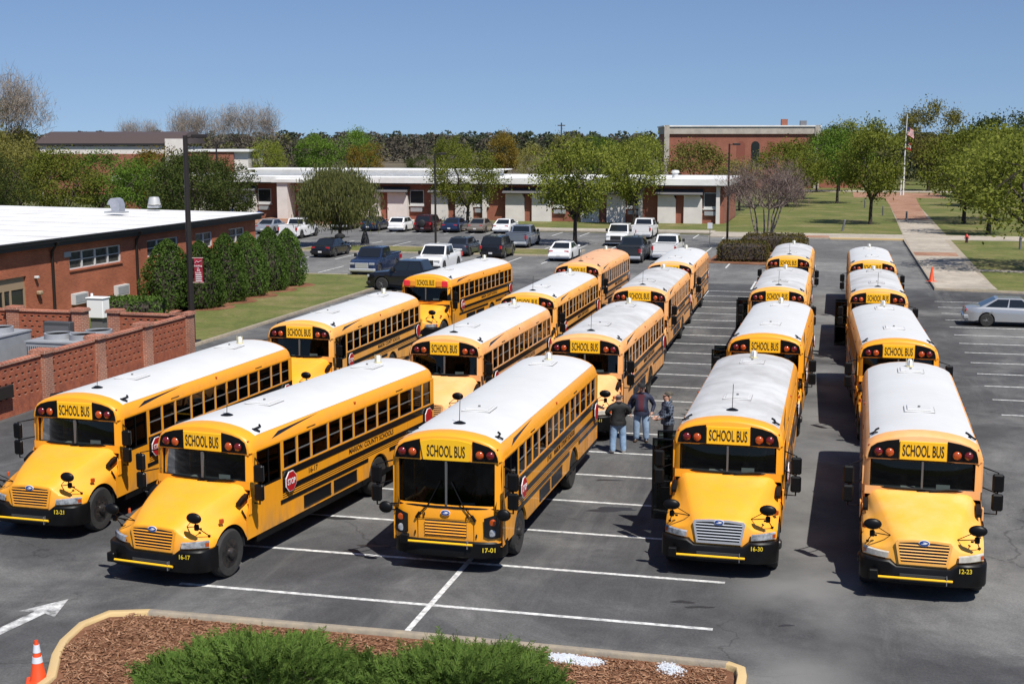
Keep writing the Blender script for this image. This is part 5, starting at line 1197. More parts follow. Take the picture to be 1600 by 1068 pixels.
        if kind == 'pickup': MB().cbox(min(s*w*0.82, s*w*0.985), max(s*w*0.82, s*w*0.985), L-0.12, L+0.014, 0.82, 1.12, 0.015).build('tail_lamp', tail, root)
        elif kind == 'suv': MB().cbox(min(s*w*0.76, s*w*0.96), max(s*w*0.76, s*w*0.96), L-0.2, L+0.012, 0.80, 1.05, 0.02).build('tail_lamp', tail, root)
        else: MB().cbox(min(s*w*0.48, s*w*0.86), max(s*w*0.48, s*w*0.86), L-0.26, L-0.035, 0.70, 0.86, 0.02).build('tail_lamp', tail, root)
    zg = zt[1]
    MB().cbox(-w*0.48, w*0.48, -0.02, 0.10, zg-(0.42 if kind == 'pickup' else 0.24), zg-0.06, 0.02).build('front_grille', chrome if chrome_front else trim, root)
    MB().cbox(-w*0.95, w*0.95, -0.06, 0.22, 0.34, 0.56, 0.05).build('front_bumper', chrome if chrome_front else (trim if kind == 'pickup' else paint), root)
    MB().cbox(-w*0.95, w*0.95, L-0.2, L+0.07, 0.36, 0.58, 0.05).build('rear_bumper', chrome if kind == 'pickup' else paint, root)
    MB().box(-0.15, 0.15, L+0.071, L+0.078, 0.42, 0.55).build('number_plate', plate, root, smooth=0)
    if kind == 'pickup':      # open load bed behind the cab
        MB().box(-w*0.78, w*0.78, yD+0.12, L-0.12, 1.245, 1.252).build('bed_liner', trim, root, smooth=0)
        bd = MB(); bd.cbox(-w*0.93, -w*0.80, yD+0.06, L-0.02, 1.2, 1.32, 0.02); bd.cbox(w*0.80, w*0.93, yD+0.06, L-0.02, 1.2, 1.32, 0.02); bd.cbox(-w*0.80, w*0.80, L-0.10, L-0.02, 1.2, 1.32, 0.02); bd.cbox(-w*0.80, w*0.80, yD+0.05, yD+0.12, 1.2, 1.32, 0.02); bd.build('bed_rail', paint, root)
        MB().box(-w*0.80, w*0.80, L+0.003, L+0.010, 0.70, 1.18).build('tailgate', paint, root, smooth=0)
    if kind == 'suv':
        for s in (1, -1): MB().tube([(s*wr*0.9, yB+0.2, zr+0.01), (s*wr*0.9, yC-0.2, zr+0.01)], 0.022, 6).build('roof_rail', trim, root)
    if spare: MB().lathe([(0.36, L), (0.36, L+0.2), (0.3, L+0.24), (0, L+0.24)], 20, 'y', (0, 0, 0.98)).build('spare_wheel', trim, root)
    return root
white = carpaint('white', (0.75, 0.75, 0.75), 0.0); black = carpaint('black', (0.010, 0.010, 0.012), 0.1); navy = carpaint('navy', (0.014, 0.026, 0.065)); silver = carpaint('silver', (0.42, 0.43, 0.44), 0.5)
maroon = carpaint('maroon', (0.055, 0.012, 0.014)); tan = carpaint('tan', (0.32, 0.27, 0.22), 0.5); charcoal = carpaint('charcoal', (0.045, 0.055, 0.075), 0.4); brown = carpaint('brown', (0.06, 0.035, 0.025)); darkblue = carpaint('dark_blue', (0.02, 0.035, 0.085)); slate = carpaint('slate', (0.03, 0.036, 0.045)); bluegrey = carpaint('blue_grey', (0.20, 0.23, 0.29), 0.4); redp = carpaint('red', (0.5, 0.02, 0.015), 0.0); orangep = carpaint('orange', (0.6, 0.12, 0.015), 0.0)
def park(kind, paint, u, v, facing, label, **kw):
    # (u, v): middle of the end nearest the camera; facing 'away', 'here', 'left', 'right'
    o = build_car(kind, paint, **kw); L = SPEC[kind]['L']
    if facing == 'away': o.location = G(u, v+L); o.rotation_euler = (0, 0, pi-TH)
    elif facing == 'here': o.location = G(u, v); o.rotation_euler = (0, 0, -TH)
    elif facing == 'left': o.location = G(u-L/2, v+SPEC[kind]['W']/2); o.rotation_euler = (0, 0, -TH-pi/2)
    else: o.location = G(u+L/2, v+SPEC[kind]['W']/2); o.rotation_euler = (0, 0, -TH+pi/2)
    tag(o, label, {'sedan': 'car', 'hatch': 'car', 'suv': 'suv', 'pickup': 'pickup truck'}[kind], 'vehicles parked in the lot')
park('sedan', silver, -55.4, 121.6, 'away', 'silver car half hidden behind the brick building corner')
park('pickup', white, -50.2, 115.8, 'away', 'white pickup truck beside the brick building corner')
park('sedan', black, -39.6, 97.7, 'away', 'black sedan left of the weeping tree, nearest the column shrubs')
park('pickup', brown, -50.2, 128.9, 'away', 'dark brown pickup truck under the weeping tree')
park('sedan', navy, -46.6, 127.9, 'away', 'navy sedan right of the weeping tree, before the classrooms')
park('hatch', white, -43.5, 127.6, 'away', 'white hatchback between the navy sedan and maroon SUV')
park('suv', maroon, -40.6, 127.4, 'away', 'dark maroon SUV with a spare wheel on its back', spare=True)
park('sedan', darkblue, -37.9, 127.8, 'away', 'dark blue sedan behind the slim lamp post by the classrooms')
park('sedan', tan, -35.2, 127.7, 'away', 'tan sedan between the dark blue and the white sedans')
park('sedan', white, -32.5, 127.5, 'away', 'white sedan at the right end of the classroom row')
park('pickup', bluegrey, -26.8, 110.4, 'away', 'grey pickup truck with its tailgate toward us, beside the median')
park('hatch', charcoal, -29.4, 101.3, 'away', 'charcoal crossover left of the black SUV, in the row before the median')
park('suv', black, -26.2, 99.7, 'away', 'black SUV behind the white roof of the lit school bus')
park('pickup', darkblue, -31.3, 84.6, 'here', 'navy pickup truck with chrome front facing us beside the lawn', chrome_front=True)
park('pickup', white, -27.6, 87.6, 'here', 'white pickup truck facing us behind the lit school bus', chrome_front=False)
park('pickup', black, -25.3, 77.0, 'left', 'black pickup truck seen from its side at the lawn edge')
park('sedan', white, -20.6, 98.8, 'away', 'white sedan parked left of the tan-roofed bus')
park('pickup', slate, -15.2, 98.4, 'away', 'dark slate pickup truck between the tan-roofed bus and the rearmost bus')
park('pickup', white, -18.8, 114.6, 'here', 'white pickup truck with dark grille facing us behind the slate pickup')
park('pickup', white, -17.9, 123.5, 'away', 'white pickup truck nearest the classroom lawn')
park('pickup', white, -12.9, 101.5, 'away', 'white pickup truck just behind the rearmost bus, left of the hedge')
park('sedan', silver, 8.7, 68.7, 'right', 'silver sedan parked alone at the right picture edge')
park('hatch', redp, -112.0, 218.0, 'away', 'small red car far away above the classroom roof')
park('hatch', orangep, -114.5, 216.5, 'away', 'small orange car far away beside the red one')

# ------------------------------------------------------------------ people
skinm = pmat('skin', (0.50, 0.29, 0.21), 0.55); jeans = pmat('blue_jeans', (0.27, 0.40, 0.58), 0.9, var=0.4, scale=5, col2=(0.15, 0.24, 0.38), bump=0.4, bscale=14)
jeans2 = pmat('light_jeans', (0.33, 0.45, 0.60), 0.9, var=0.4, scale=5, col2=(0.19, 0.28, 0.42), bump=0.4, bscale=14)
blackj = pmat('black_jacket', (0.009, 0.009, 0.010), 0.7, bump=0.5, bscale=9); navyj = pmat('navy_jacket', (0.013, 0.018, 0.045), 0.7, bump=0.5, bscale=9)
maroons = pmat('maroon_shirt', (0.07, 0.012, 0.022), 0.9); darkt = pmat('dark_trousers', (0.02, 0.02, 0.024), 0.9, bump=0.4, bscale=14); shoe_w = pmat('white_sneaker', (0.5, 0.5, 0.5), 0.7); shoe_b = pmat('brown_shoe', (0.06, 0.035, 0.02), 0.7)
hairm = pmat('grey_hair', (0.05, 0.04, 0.035), 0.8); capk = pmat('black_cap', (0.01, 0.01, 0.011), 0.8); capc = pmat('camo_cap', (0.11, 0.10, 0.08), 0.9, var=0.6, scale=14, col2=(0.05, 0.045, 0.035))
def plaidmat():
    m = bpy.data.materials.new('plaid_shirt'); m.use_nodes = True; n = m.node_tree.nodes; l = m.node_tree.links; b = n['Principled BSDF']; b.inputs['Roughness'].default_value = 0.9
    tc = n.new('ShaderNodeTexCoord'); br = n.new('ShaderNodeTexBrick'); sp = n.new('ShaderNodeSeparateXYZ'); l.new(tc.outputs['Object'], sp.inputs[0]); ad = n.new('ShaderNodeMath'); l.new(sp.outputs[0], ad.inputs[0]); l.new(sp.outputs[1], ad.inputs[1])
    cb_ = n.new('ShaderNodeCombineXYZ'); l.new(ad.outputs[0], cb_.inputs[0]); l.new(sp.outputs[2], cb_.inputs[1]); l.new(cb_.outputs[0], br.inputs['Vector'])
    br.offset = 0.0; br.inputs['Scale'].default_value = 1.0; br.inputs['Brick Width'].default_value = 0.085; br.inputs['Row Height'].default_value = 0.085; br.inputs['Mortar Size'].default_value = 0.014
    br.inputs['Color1'].default_value = (0.018, 0.024, 0.045, 1); br.inputs['Color2'].default_value = (0.028, 0.034, 0.055, 1); br.inputs['Mortar'].default_value = (0.10, 0.13, 0.18, 1); l.new(br.outputs[0], b.inputs['Base Color']); return m
plaid = plaidmat()
def person(label, loc, rz, hands, mats, hatmat, lean=0.0, belly=0.0, stance=0.13, front=None, headturn=0.0):
    # faces -Y before rotation; hands: wrist positions (x, y, z) for x < 0 and x > 0
    J = {}; E_ = []; R_ = {}
    def j(n, p, r): J[n] = p; R_[n] = r
    j('pel', (0, 0.0, 0.95), (0.175, 0.135)); j('belly', (0, -0.02-belly, 1.10), (0.185, 0.145+belly)); j('chest', (0, -0.01, 1.30), (0.195, 0.135)); j('shd', (0, 0.01, 1.44), (0.15, 0.10)); j('neck', (0, 0.0, 1.535), (0.062, 0.062)); j('jaw', (0, -0.02, 1.60), (0.075, 0.085)); j('head', (0, -0.012, 1.68), (0.082, 0.10)); j('crown', (0, 0.0, 1.75), (0.06, 0.075))
    for a, b in (('pel', 'belly'), ('belly', 'chest'), ('chest', 'shd'), ('shd', 'neck'), ('neck', 'jaw'), ('jaw', 'head'), ('head', 'crown')): E_.append((a, b))
    for s, sd in ((-1, 'l'), (1, 'r')):
        w = Vector(hands[0 if s < 0 else 1]); sh = Vector((s*0.205, 0.01, 1.41)); mid = (sh+w)/2; d = (w-sh); ln = d.length; bend = sqrt(max(0.0, 0.285**2-(ln/2)**2)); back = Vector((s*0.7, 0.8, -0.15)).normalized(); el = mid+back*bend
        j('sh'+sd, tuple(sh), (0.085, 0.085)); j('el'+sd, tuple(el), (0.062, 0.062)); j('wr'+sd, tuple(w), (0.042, 0.042)); E_ += [('shd', 'sh'+sd), ('sh'+sd, 'el'+sd), ('el'+sd, 'wr'+sd)]
        hp = w+(w-el).normalized()*0.07; j('hd'+sd, tuple(hp), (0.034, 0.042)); E_.append(('wr'+sd, 'hd'+sd))
        j('hip'+sd, (s*0.10, 0.0, 0.88), (0.115, 0.12)); j('kn'+sd, (s*(0.5*stance+0.055), -0.015, 0.50), (0.092, 0.095)); j('ank'+sd, (s*stance, 0.02, 0.10), (0.078, 0.082)); j('heel'+sd, (s*stance, 0.03, 0.05), (0.05, 0.05)); j('toe'+sd, (s*(stance+0.03), -0.16, 0.04), (0.045, 0.04))
        E_ += [('pel', 'hip'+sd), ('hip'+sd, 'kn'+sd), ('kn'+sd, 'ank'+sd), ('ank'+sd, 'heel'+sd), ('heel'+sd, 'toe'+sd)]
    names = list(J); idx = {n: i for i, n in enumerate(names)}
    me = bpy.data.meshes.new('person_skeleton'); me.from_pydata([J[n] for n in names], [(idx[a], idx[b]) for a, b in E_], [])
    o = bpy.data.objects.new('person_tmp', me); C.objects.link(o); md = o.modifiers.new('Skin', 'SKIN'); md.use_smooth_shade = True
    for n in names: me.skin_vertices[0].data[idx[n]].radius = R_[n]
    me.skin_vertices[0].data[idx['pel']].use_root = True
    sb_ = o.modifiers.new('Sub', 'SUBSURF'); sb_.levels = 2; sb_.render_levels = 2
    bm_ = bpy.data.meshes.new_from_object(o.evaluated_get(bpy.context.evaluated_depsgraph_get())); bpy.data.objects.remove(o)
    for v in bm_.vertices: v.co.y += -lean*max(0, v.co.z-0.95)**1.3; v.co.z = max(v.co.z, 0.004)
    bm_.materials.clear()
    for mt in (mats['skin'], mats['top'], mats['legs'], mats['shoe'], hairm, mats.get('shirt', mats['top'])): bm_.materials.append(mt)
    hw = [Vector(h) for h in hands]
    for p in bm_.polygons:
        c = p.center; k = 1
        if c.z < 0.085: k = 3
        elif c.z < 0.90 and abs(c.x) < 0.30 and not any((c-h-Vector((0, 0, -0.03))).length < 0.13 for h in hw): k = 2
        elif c.z > 1.555: k = 4 if (c.y > 0.035 and c.z > 1.60) or c.z > 1.735 else 0
        elif any((c-h).length < 0.11 and c.z < h.z+0.03 for h in hw): k = 0
        elif 'shirt' in mats and abs(c.x) < 0.085 and c.y < -0.05 and 0.95 < c.z < 1.52: k = 5
        p.material_index = k; p.use_smooth = True
    bm_.name = 'person'; po = bpy.data.objects.new('person', bm_); po.location = loc; po.scale = (1.16, 1.16, 1.0); po.rotation_euler = (0, 0, rz); link(po); tag(po, label, 'person', 'men standing between the buses')
    # hands: five bent fingers each
    for s, sd in ((-1, 'l'), (1, 'r')):
        w = Vector(J['wr'+sd]); el = Vector(J['el'+sd]); d = (w-el).normalized(); side = Vector((0, -1, 0)); side = (side-d*side.dot(d)).normalized(); inn = d.cross(side).normalized()
        if inn.x*s > 0: inn = -inn
        m = MB(); base = w+d*0.085
        for k, ln in enumerate((0.07, 0.085, 0.08, 0.062)):
            p0 = base+side*(0.030-0.02*k)*0.95; p1 = p0+d*ln*0.55+inn*0.008; p2 = p1+d*ln*0.4+inn*0.03; m.tube([p0-d*0.03, p0, p1, p2], [0.010, 0.0095, 0.0085, 0.006], 6)
        t0 = w+d*0.035+side*0.03; m.tube([t0-d*0.02, t0+side*0.02+d*0.02, t0+side*0.025+d*0.06+inn*0.012], [0.012, 0.011, 0.008], 6); m.build('fingers', mats['skin'], po)
    # face
    f = MB(); f.tube([(0, -0.105, 1.69), (0, -0.128, 1.648), (0, -0.108, 1.638)], [0.009, 0.016, 0.012], 6); f.build('nose', mats['skin'], po)
    for s in (1, -1):
        MB().lathe([(0.0, -0.012), (0.011, -0.004), (0.011, 0.004), (0, 0.01)], 8, 'y', (s*0.032, -0.102, 1.685)).build('eye', pmat('eye_dark', (0.02, 0.015, 0.012), 0.3), po)
        MB().lathe([(0.0, -0.008), (0.03, -0.004), (0.03, 0.006), (0, 0.01)], 10, 'x', (s*0.092, 0.0, 1.665), sc=(1, 0.7, 1)).build('ear', mats['skin'], po)
    MB().cbox(-0.024, 0.024, -0.108, -0.095, 1.608, 1.616, 0.003).build('mouth', pmat('lip', (0.25, 0.09, 0.08), 0.6), po)
    if hatmat:
        h = MB(); pr = [(0.106, 1.718), (0.108, 1.74), (0.102, 1.775), (0.085, 1.80), (0.045, 1.82), (0, 1.825)]; h.lathe(pr, 18, 'z', (0, -0.002, 0), sc=(0.95, 1.08, 1)); ho = h.build('cap', hatmat, po)
        br = MB(); rows = []
        for a in range(9): an_ = pi*(0.15+0.7*a/8); rows.append([(0.09*cos(an_), -0.1*sin(an_), 1.728), (0.10*cos(an_), -0.10-0.07*sin(an_), 1.722)])
        br.grid(rows); br.build('cap_brim', hatmat, ho)
    # jacket hem and collar
    cl = MB(); cl.lathe([(0.085, 1.50), (0.088, 1.545), (0.078, 1.55)], 14, 'z', (0, 0.005, 0)); cl.build('collar', mats['top'], po)
    hm = MB(); hm.lathe([(0.20, 0.86), (0.205, 0.93), (0.19, 0.98)], 20, 'z', (0, -belly*0.5, 0), sc=(1.05, 0.80+belly, 1)); hm.build('jacket_hem', mats['top'], po)
    return po
person('man in black jacket and blue jeans with his back to us', (3.12, 38.05, 0), pi+0.15, ((-0.16, -0.24, 1.08), (0.16, -0.24, 1.08)), dict(skin=skinm, top=blackj, legs=jeans, shoe=shoe_w), None, stance=0.14)
person('man in black cap and navy jacket over maroon shirt, facing us', (3.95, 39.55, 0), -0.15, ((-0.30, -0.02, 0.90), (0.27, -0.05, 0.92)), dict(skin=skinm, top=navyj, legs=jeans2, shoe=shoe_b, shirt=maroons), capk, belly=0.04, stance=0.13)
person('man in plaid jacket and camouflage cap seen from his side', (4.62, 38.2, 0), -1.35, ((-0.14, -0.28, 1.05), (0.14, -0.28, 1.05)), dict(skin=skinm, top=plaid, legs=darkt, shoe=shoe_b), capc, lean=0.10, belly=0.05, stance=0.09)

# ------------------------------------------------------------------ trees, shrubs, ground cover
barkm = pmat('bark', (0.055, 0.042, 0.034), 0.95, var=0.4, scale=8, bump=0.6, bscale=25)
bark_pale = pmat('pale_bark', (0.26, 0.21, 0.17), 0.9, var=0.4, scale=6, bump=0.4, bscale=25)
twigm = pmat('bare_twig', (0.23, 0.19, 0.155), 0.95)
LEAF = dict(
 spring=leafmat('leaf_spring', (0.150, 0.176, 0.029), (0.208, 0.227, 0.046)), bright=leafmat('leaf_bright', (0.091, 0.163, 0.023), (0.143, 0.221, 0.039)),
 olive=leafmat('leaf_olive', (0.156, 0.150, 0.039), (0.234, 0.215, 0.065)), dark=leafmat('leaf_dark', (0.044, 0.063, 0.018), (0.081, 0.098, 0.028)),
 willow=leafmat('leaf_willow', (0.15, 0.165, 0.05), (0.23, 0.235, 0.09), 0.45), rust=leafmat('leaf_rust', (0.182, 0.137, 0.029), (0.260, 0.182, 0.039)),
 column=leafmat('leaf_column', (0.04, 0.075, 0.016), (0.10, 0.16, 0.035), 0.25), hedge=leafmat('leaf_hedge', (0.052, 0.063, 0.018), (0.127, 0.086, 0.034), 0.2),
 juniper=leafmat('leaf_juniper', (0.045, 0.09, 0.018), (0.125, 0.185, 0.042), 0.25), forest_e=leafmat('leaf_forest_evergreen', (0.058, 0.072, 0.045), (0.078, 0.092, 0.055), 0.3), forest_b=leafmat('leaf_forest_bare', (0.105, 0.095, 0.075), (0.135, 0.12, 0.095), 0.3), forest_s=leafmat('leaf_forest_spring', (0.120, 0.126, 0.048), (0.168, 0.168, 0.072), 0.2))  # forest tones paled and drawn together, distance haze put into the leaf colour
def rand_quads(rng, cen, size, aspect=0.6, up=0.0):
    n = len(cen); a = rng.normal(size=(n, 3)); a[:, 2] += up; a /= np.linalg.norm(a, axis=1)[:, None]
    b = rng.normal(size=(n, 3)); b -= a*(a*b).sum(1)[:, None]; b /= np.linalg.norm(b, axis=1)[:, None]
    s = size*rng.uniform(0.6, 1.3, n); a *= s[:, None]/2; b *= (s*aspect)[:, None]/2
    return np.stack([cen-a, cen+b*0.9-a*0.1, cen+a, cen-b*0.9+a*0.1], axis=1)
def limb(mb, p, q, r0, r1, rng, n=4, wob=0.12):
    p = Vector(p); q = Vector(q); pts = []; L = (q-p).length
    for i in range(n+1):
        t = i/n; w = wob*L*sin(pi*t); pts.append(p.lerp(q, t)+Vector((rng.uniform(-1, 1), rng.uniform(-1, 1), rng.uniform(-.3, 1)))*w*0.5)
    mb.tube(pts, [r0+(r1-r0)*i/n for i in range(n+1)], 6, caps=False)
def tree_meshes(seed, h, rx, z0, kind='round', nclump=74, nleaf=135, leaf=0.25, trunk_r=0.17, clump_r=0.55):
    # unit-sized prototype: returns (trunk object, crown object) unlinked
    rng = np.random.default_rng(seed); rd = random.Random(seed)
    t = MB(); fork = z0*0.85; t.tube([(0, 0, -0.1), (rd.uniform(-.08, .08), rd.uniform(-.08, .08), fork*0.5), (rd.uniform(-.1, .1), 0, fork)], [trunk_r*1.25, trunk_r, trunk_r*0.9], 9)
    zc = (z0+h)/2; rz = (h-z0)/2; cl = []
    for i in range(nclump):
        while True:
            p = rng.uniform(-1, 1, 3); r = np.linalg.norm(p)
            if 0.30 < r < 1: break
        p = p/r*(r**0.5)
        if kind == 'round': k = 1.0-0.25*max(0, p[2])**2
        elif kind == 'vase': k = 0.55+0.45*(p[2]*0.5+0.5)
        elif kind == 'weep': k = 1.0
        cl.append((p[0]*rx*k, p[1]*rx*k, zc+p[2]*rz))
    limbs = []
    for k in range(8):
        a = 2*pi*k/8+rd.uniform(-.3, .3); q = (0.6*rx*cos(a), 0.6*rx*sin(a), zc+rd.uniform(-0.2, 0.45)*rz); limbs.append(q); limb(t, (0, 0, fork-0.1), q, trunk_r*0.62, trunk_r*0.2, rd)
    for c in cl[::2]:
        q = min(limbs, key=lambda l_: (l_[0]-c[0])**2+(l_[1]-c[1])**2+(l_[2]-c[2])**2); limb(t, q, c, trunk_r*0.18, 0.012, rd, 3)
    L_ = []
    for c in cl:
        n = int(nleaf*rng.uniform(0.5, 1.4)); s = clump_r*rng.uniform(0.65, 1.3)
        q = rng.normal(size=(n, 3))*np.array([s, s, s*0.62])+np.array(c)
        if kind == 'weep': q[:, 2] -= rng.uniform(0, 1, n)**1.5*1.0*(0.3+np.hypot(q[:, 0], q[:, 1])/rx)
        L_.append(q)
    L_ = np.concatenate(L_); L_ = L_[L_[:, 2] > z0*0.55]
    V = rand_quads(rng, L_, leaf, 0.55, 0.0)
    if kind == 'weep':
        d = rng.normal(size=(len(L_), 3))*np.array([.25, .25, .2])+np.array([0, 0, -1]); d /= np.linalg.norm(d, axis=1)[:, None]; sd = np.cross(d, rng.normal(size=(len(L_), 3))); sd /= np.linalg.norm(sd, axis=1)[:, None]
        ln = rng.uniform(.18, .38, len(L_))[:, None]; V = np.stack([L_-sd*0.04, L_+sd*0.04, L_+d*ln+sd*0.02, L_+d*ln-sd*0.02], axis=1)
    tk = t.build('trunk', barkm, None, smooth=60, norm=False); cr = fast_mesh('crown', V, 4, LEAF['spring'])
    C.objects.unlink(tk); C.objects.unlink(cr); return tk, cr
def bare_meshes(seed, h, rx, z0, stems=5, twigs=900, mat=twigm, bark=bark_pale, tw=0.02, tl=0.9):
    rng = np.random.default_rng(seed); rd = random.Random(seed); t = MB(); tips = []
    for k in range(stems):
        a = 2*pi*k/stems+rd.uniform(-.3, .3); b = (0.25*cos(a), 0.25*sin(a), -0.05); m_ = (0.35*rx*cos(a), 0.35*rx*sin(a), z0+0.35*(h-z0)); limb(t, b, m_, 0.10, 0.05, rd, 4, 0.06)
        for q in range(8):
            a2 = a+rd.uniform(-.9, .9); q_ = sqrt(rd.uniform(.06, .8)); r = rx*q_; e = (r*cos(a2), r*sin(a2), z0+(h-z0)*(0.30+0.5*sqrt(1-q_*q_))*rd.uniform(.75, 1.05)); limb(t, m_, e, 0.05, 0.018, rd, 3)
            for w in range(5):
                f = (e[0]+rd.uniform(-.4, .4)*rx*0.6, e[1]+rd.uniform(-.4, .4)*rx*0.6, min(h, e[2]+rd.uniform(0.1, .4)*(h-z0)*0.6)); limb(t, e, f, 0.018, 0.008, rd, 2); tips += [e, f]
    tips = np.array(tips); i = rng.integers(0, len(tips), twigs); c = tips[i]+rng.normal(size=(twigs, 3))*rx*0.11
    d = rng.normal(size=(twigs, 3))*np.array([.8, .8, .6])+np.array([0, 0, .6])+c/np.linalg.norm(c, axis=1)[:, None]*0.5; d /= np.linalg.norm(d, axis=1)[:, None]; sd = np.cross(d, rng.normal(size=(twigs, 3))); sd /= np.linalg.norm(sd, axis=1)[:, None]
    ln = rng.uniform(.4, 1.2, twigs)[:, None]*tl; V = np.stack([c-sd*tw, c+sd*tw, c+d*ln+sd*tw*.3, c+d*ln-sd*tw*.3], axis=1)
    tk = t.build('trunk', bark, None, smooth=60, norm=False); cr = fast_mesh('crown', V, 4, mat); C.objects.unlink(tk); C.objects.unlink(cr); return tk, cr
TP = [tree_meshes(11, 8, 4.0, 2.3), tree_meshes(12, 8, 4.0, 2.3, 'vase', 78, 130), tree_meshes(13, 8, 4.0, 2.0, 'round', 60, 150, 0.26, clump_r=0.62), tree_meshes(14, 8, 4.0, 2.6, 'vase', 66, 140)]
TDENSE = [tree_meshes(21, 8, 4.0, 1.4, 'round', 75, 130, 0.28, clump_r=0.66), tree_meshes(22, 8, 4.0, 1.3, 'round', 70, 140, 0.28, clump_r=0.62)]
TW = tree_meshes(31, 6.6, 3.6, 2.3, 'weep', 90, 190, 0.2, clump_r=0.55)
TB = [bare_meshes(41, 7.0, 3.5, 1.4, 7, 7000, pmat('myrtle_twig', (0.145, 0.10, 0.088), 0.95), bark_pale, 0.014, 0.5), bare_meshes(42, 14, 7, 3.0, 5, 5200, twigm, barkm, 0.026, 1.3)]
def tree(protos, k, X, Y, h, r, leafname, label, base_h=8.0, base_r=4.0, rz=0.0, cat='tree', name='tree', group='trees round the lot'):
    tk, cr = protos[k % len(protos)] if isinstance(protos, list) else protos
    o = empty(name, (X, Y, 0), rz, label, cat, group); o.scale = (r/base_r, r/base_r, h/base_h)
    inst(tk, 'trunk', o); c = inst(cr, 'crown', o)
    if leafname: c.material_slots[0].link = 'OBJECT'; c.material_slots[0].material = LEAF[leafname]
    return o
tree(TW, 0, -15.0, 115.9, 6.9, 3.2, 'willow', 'drooping olive-green tree over the dark pickup and navy sedan', 6.6, 3.6, name='weeping_tree')
tree(TP, 0, -4.9, 146.5, 8.2, 4.0, 'spring', 'yellow-green tree before the classrooms, behind the slim lamp post', rz=0.4)
tree(TP, 1, 5.6, 117.0, 9.3, 4.2, 'spring', 'fresh green tree on the median behind the white sedan', rz=1.7)
tree(TP, 3, 13.4, 146.0, 9.6, 4.2, 'spring', 'pale yellow-green tree above the white pickups by the classrooms', rz=2.6)
tree(TB, 0, 21.6, 113.0, 7.2, 3.7, None, 'leafless many-stemmed tree rising from the hedge island', 7.0, 3.5, name='bare_myrtle')
tree(TP, 1, 39.4, 145.6, 11.2, 4.4, 'spring', 'tall fresh green tree on the lawn left of the brick walk', rz=0.9)
tree(TP, 2, 55.0, 240, 10.0, 4.0, 'dark', 'dark tree by the far drive left of the flagpole', rz=0.2)
tree(TP, 0, 37.2, 93.3, 9.6, 5.8, 'spring', 'spreading tree at the right picture edge beside the walk', rz=2.1)
tree(TP, 3, 46.6, 129.5, 9.3, 5.0, 'spring', 'yellow-green tree behind the fire hydrant', rz=4.1)
tree(TP, 2, 50.3, 147.5, 10.0, 5.0, 'spring', 'yellow-green tree right of the brick walk, halfway to the flagpole', rz=5.0)
tree(TP, 0, 48.0, 196, 11.0, 4.6, 'bright', 'dense green tree just left of the flagpole', rz=1.1)
tree(TDENSE, 1, 79.0, 215, 13.6, 6.6, 'dark', 'tall dark tree just right of the flagpole', rz=0.2)
tree(TDENSE, 0, 90.0, 222, 14.8, 7.0, 'dark', 'tallest dark tree in the right background', rz=3.0)
tree(TDENSE, 1, 78.0, 178, 12.0, 6.5, 'dark', 'dark rounded tree behind the right lawn trees', rz=2.0)
tree(TP, 1, 77.0, 246, 16.0, 6.0, 'olive', 'tall airy tree whose top shows behind the flag', rz=2.5)
tree(TP, 2, 38.5, 186, 8.8, 5.0, 'spring', 'olive tree in front of the corniced brick building', rz=0.5)
tree(TDENSE, 0, 25.5, 186, 8.8, 4.6, 'olive', 'dark olive tree at the left end of the corniced building', rz=0.5)
tree(TP, 3, 30.5, 178, 6.9, 3.4, 'olive', 'small olive tree between two larger ones before the corniced building', rz=1.2)
tree(TP, 0, 46.0, 210, 8.3, 4.2, 'spring', 'yellow-green tree at the right end of the corniced building', rz=3.3)
tree(TP, 1, 67.5, 186, 10.5, 5.6, 'olive', 'olive tree right of the flagpole, before the tall dark one', rz=4.0)
tree(TP, 0, 84.0, 190, 11.5, 6.5, 'bright', 'green tree at the far right behind the lawn', rz=1.0)
tree(TP, 1, 66.5, 266, 13.0, 6.5, 'spring', 'tall yellow-green tree directly behind the flagpole', rz=2.2)
tree(TP, 2, 55.5, 152.0, 10.5, 5.2, 'spring', 'broad yellow-green tree behind the hydrant tree', rz=2.9)
tree(TP, 0, 60.0, 244, 12.0, 4.6, 'dark', 'dark tree left of the far drive', rz=0.8)
tree(TP, 2, 58.0, 128.0, 9.5, 5.0, 'spring', 'tree beyond the bollards at the right picture edge', rz=5.6)
LEFT = [(-61.5, 160, 10.2, 4.6, 'olive', 'tall olive tree behind the one at the left picture edge'), (-36.0, 152, 7.4, 4.0, 'dark', 'dark tree behind the wide green one above the gooseneck duct'), (-30.0, 140, 7.3, 3.2, 'dark', 'dark tree behind the tall lamp post'), (-55.5, 150, 9.2, 4.4, 'olive', 'olive tree at the left picture edge behind the white roof'), (-48.5, 143, 8.0, 4.2, 'spring', 'yellow-green tree, second from the left behind the white roof'), (-46.5, 150, 7.6, 4.2, 'bright', 'green tree, third from the left behind the white roof'), (-41.5, 158, 8.4, 3.8, 'rust', 'rusty yellow tree before the brown-roofed hall'), (-38.0, 138, 7.3, 4.2, 'bright', 'wide green tree above the gooseneck duct'), (-32.5, 134, 7.8, 3.7, 'dark', 'dark green tree just left of the tall lamp post'), (-52.0, 134, 7.5, 3.8, 'dark', 'low dark tree behind the left end of the white roof')]
for i, (x, y, h, r, l_, lb) in enumerate(LEFT): tree([TDENSE[0], TP[2], TDENSE[1], TP[0]], i, x, y, h, r, l_, lb, rz=i*1.3)
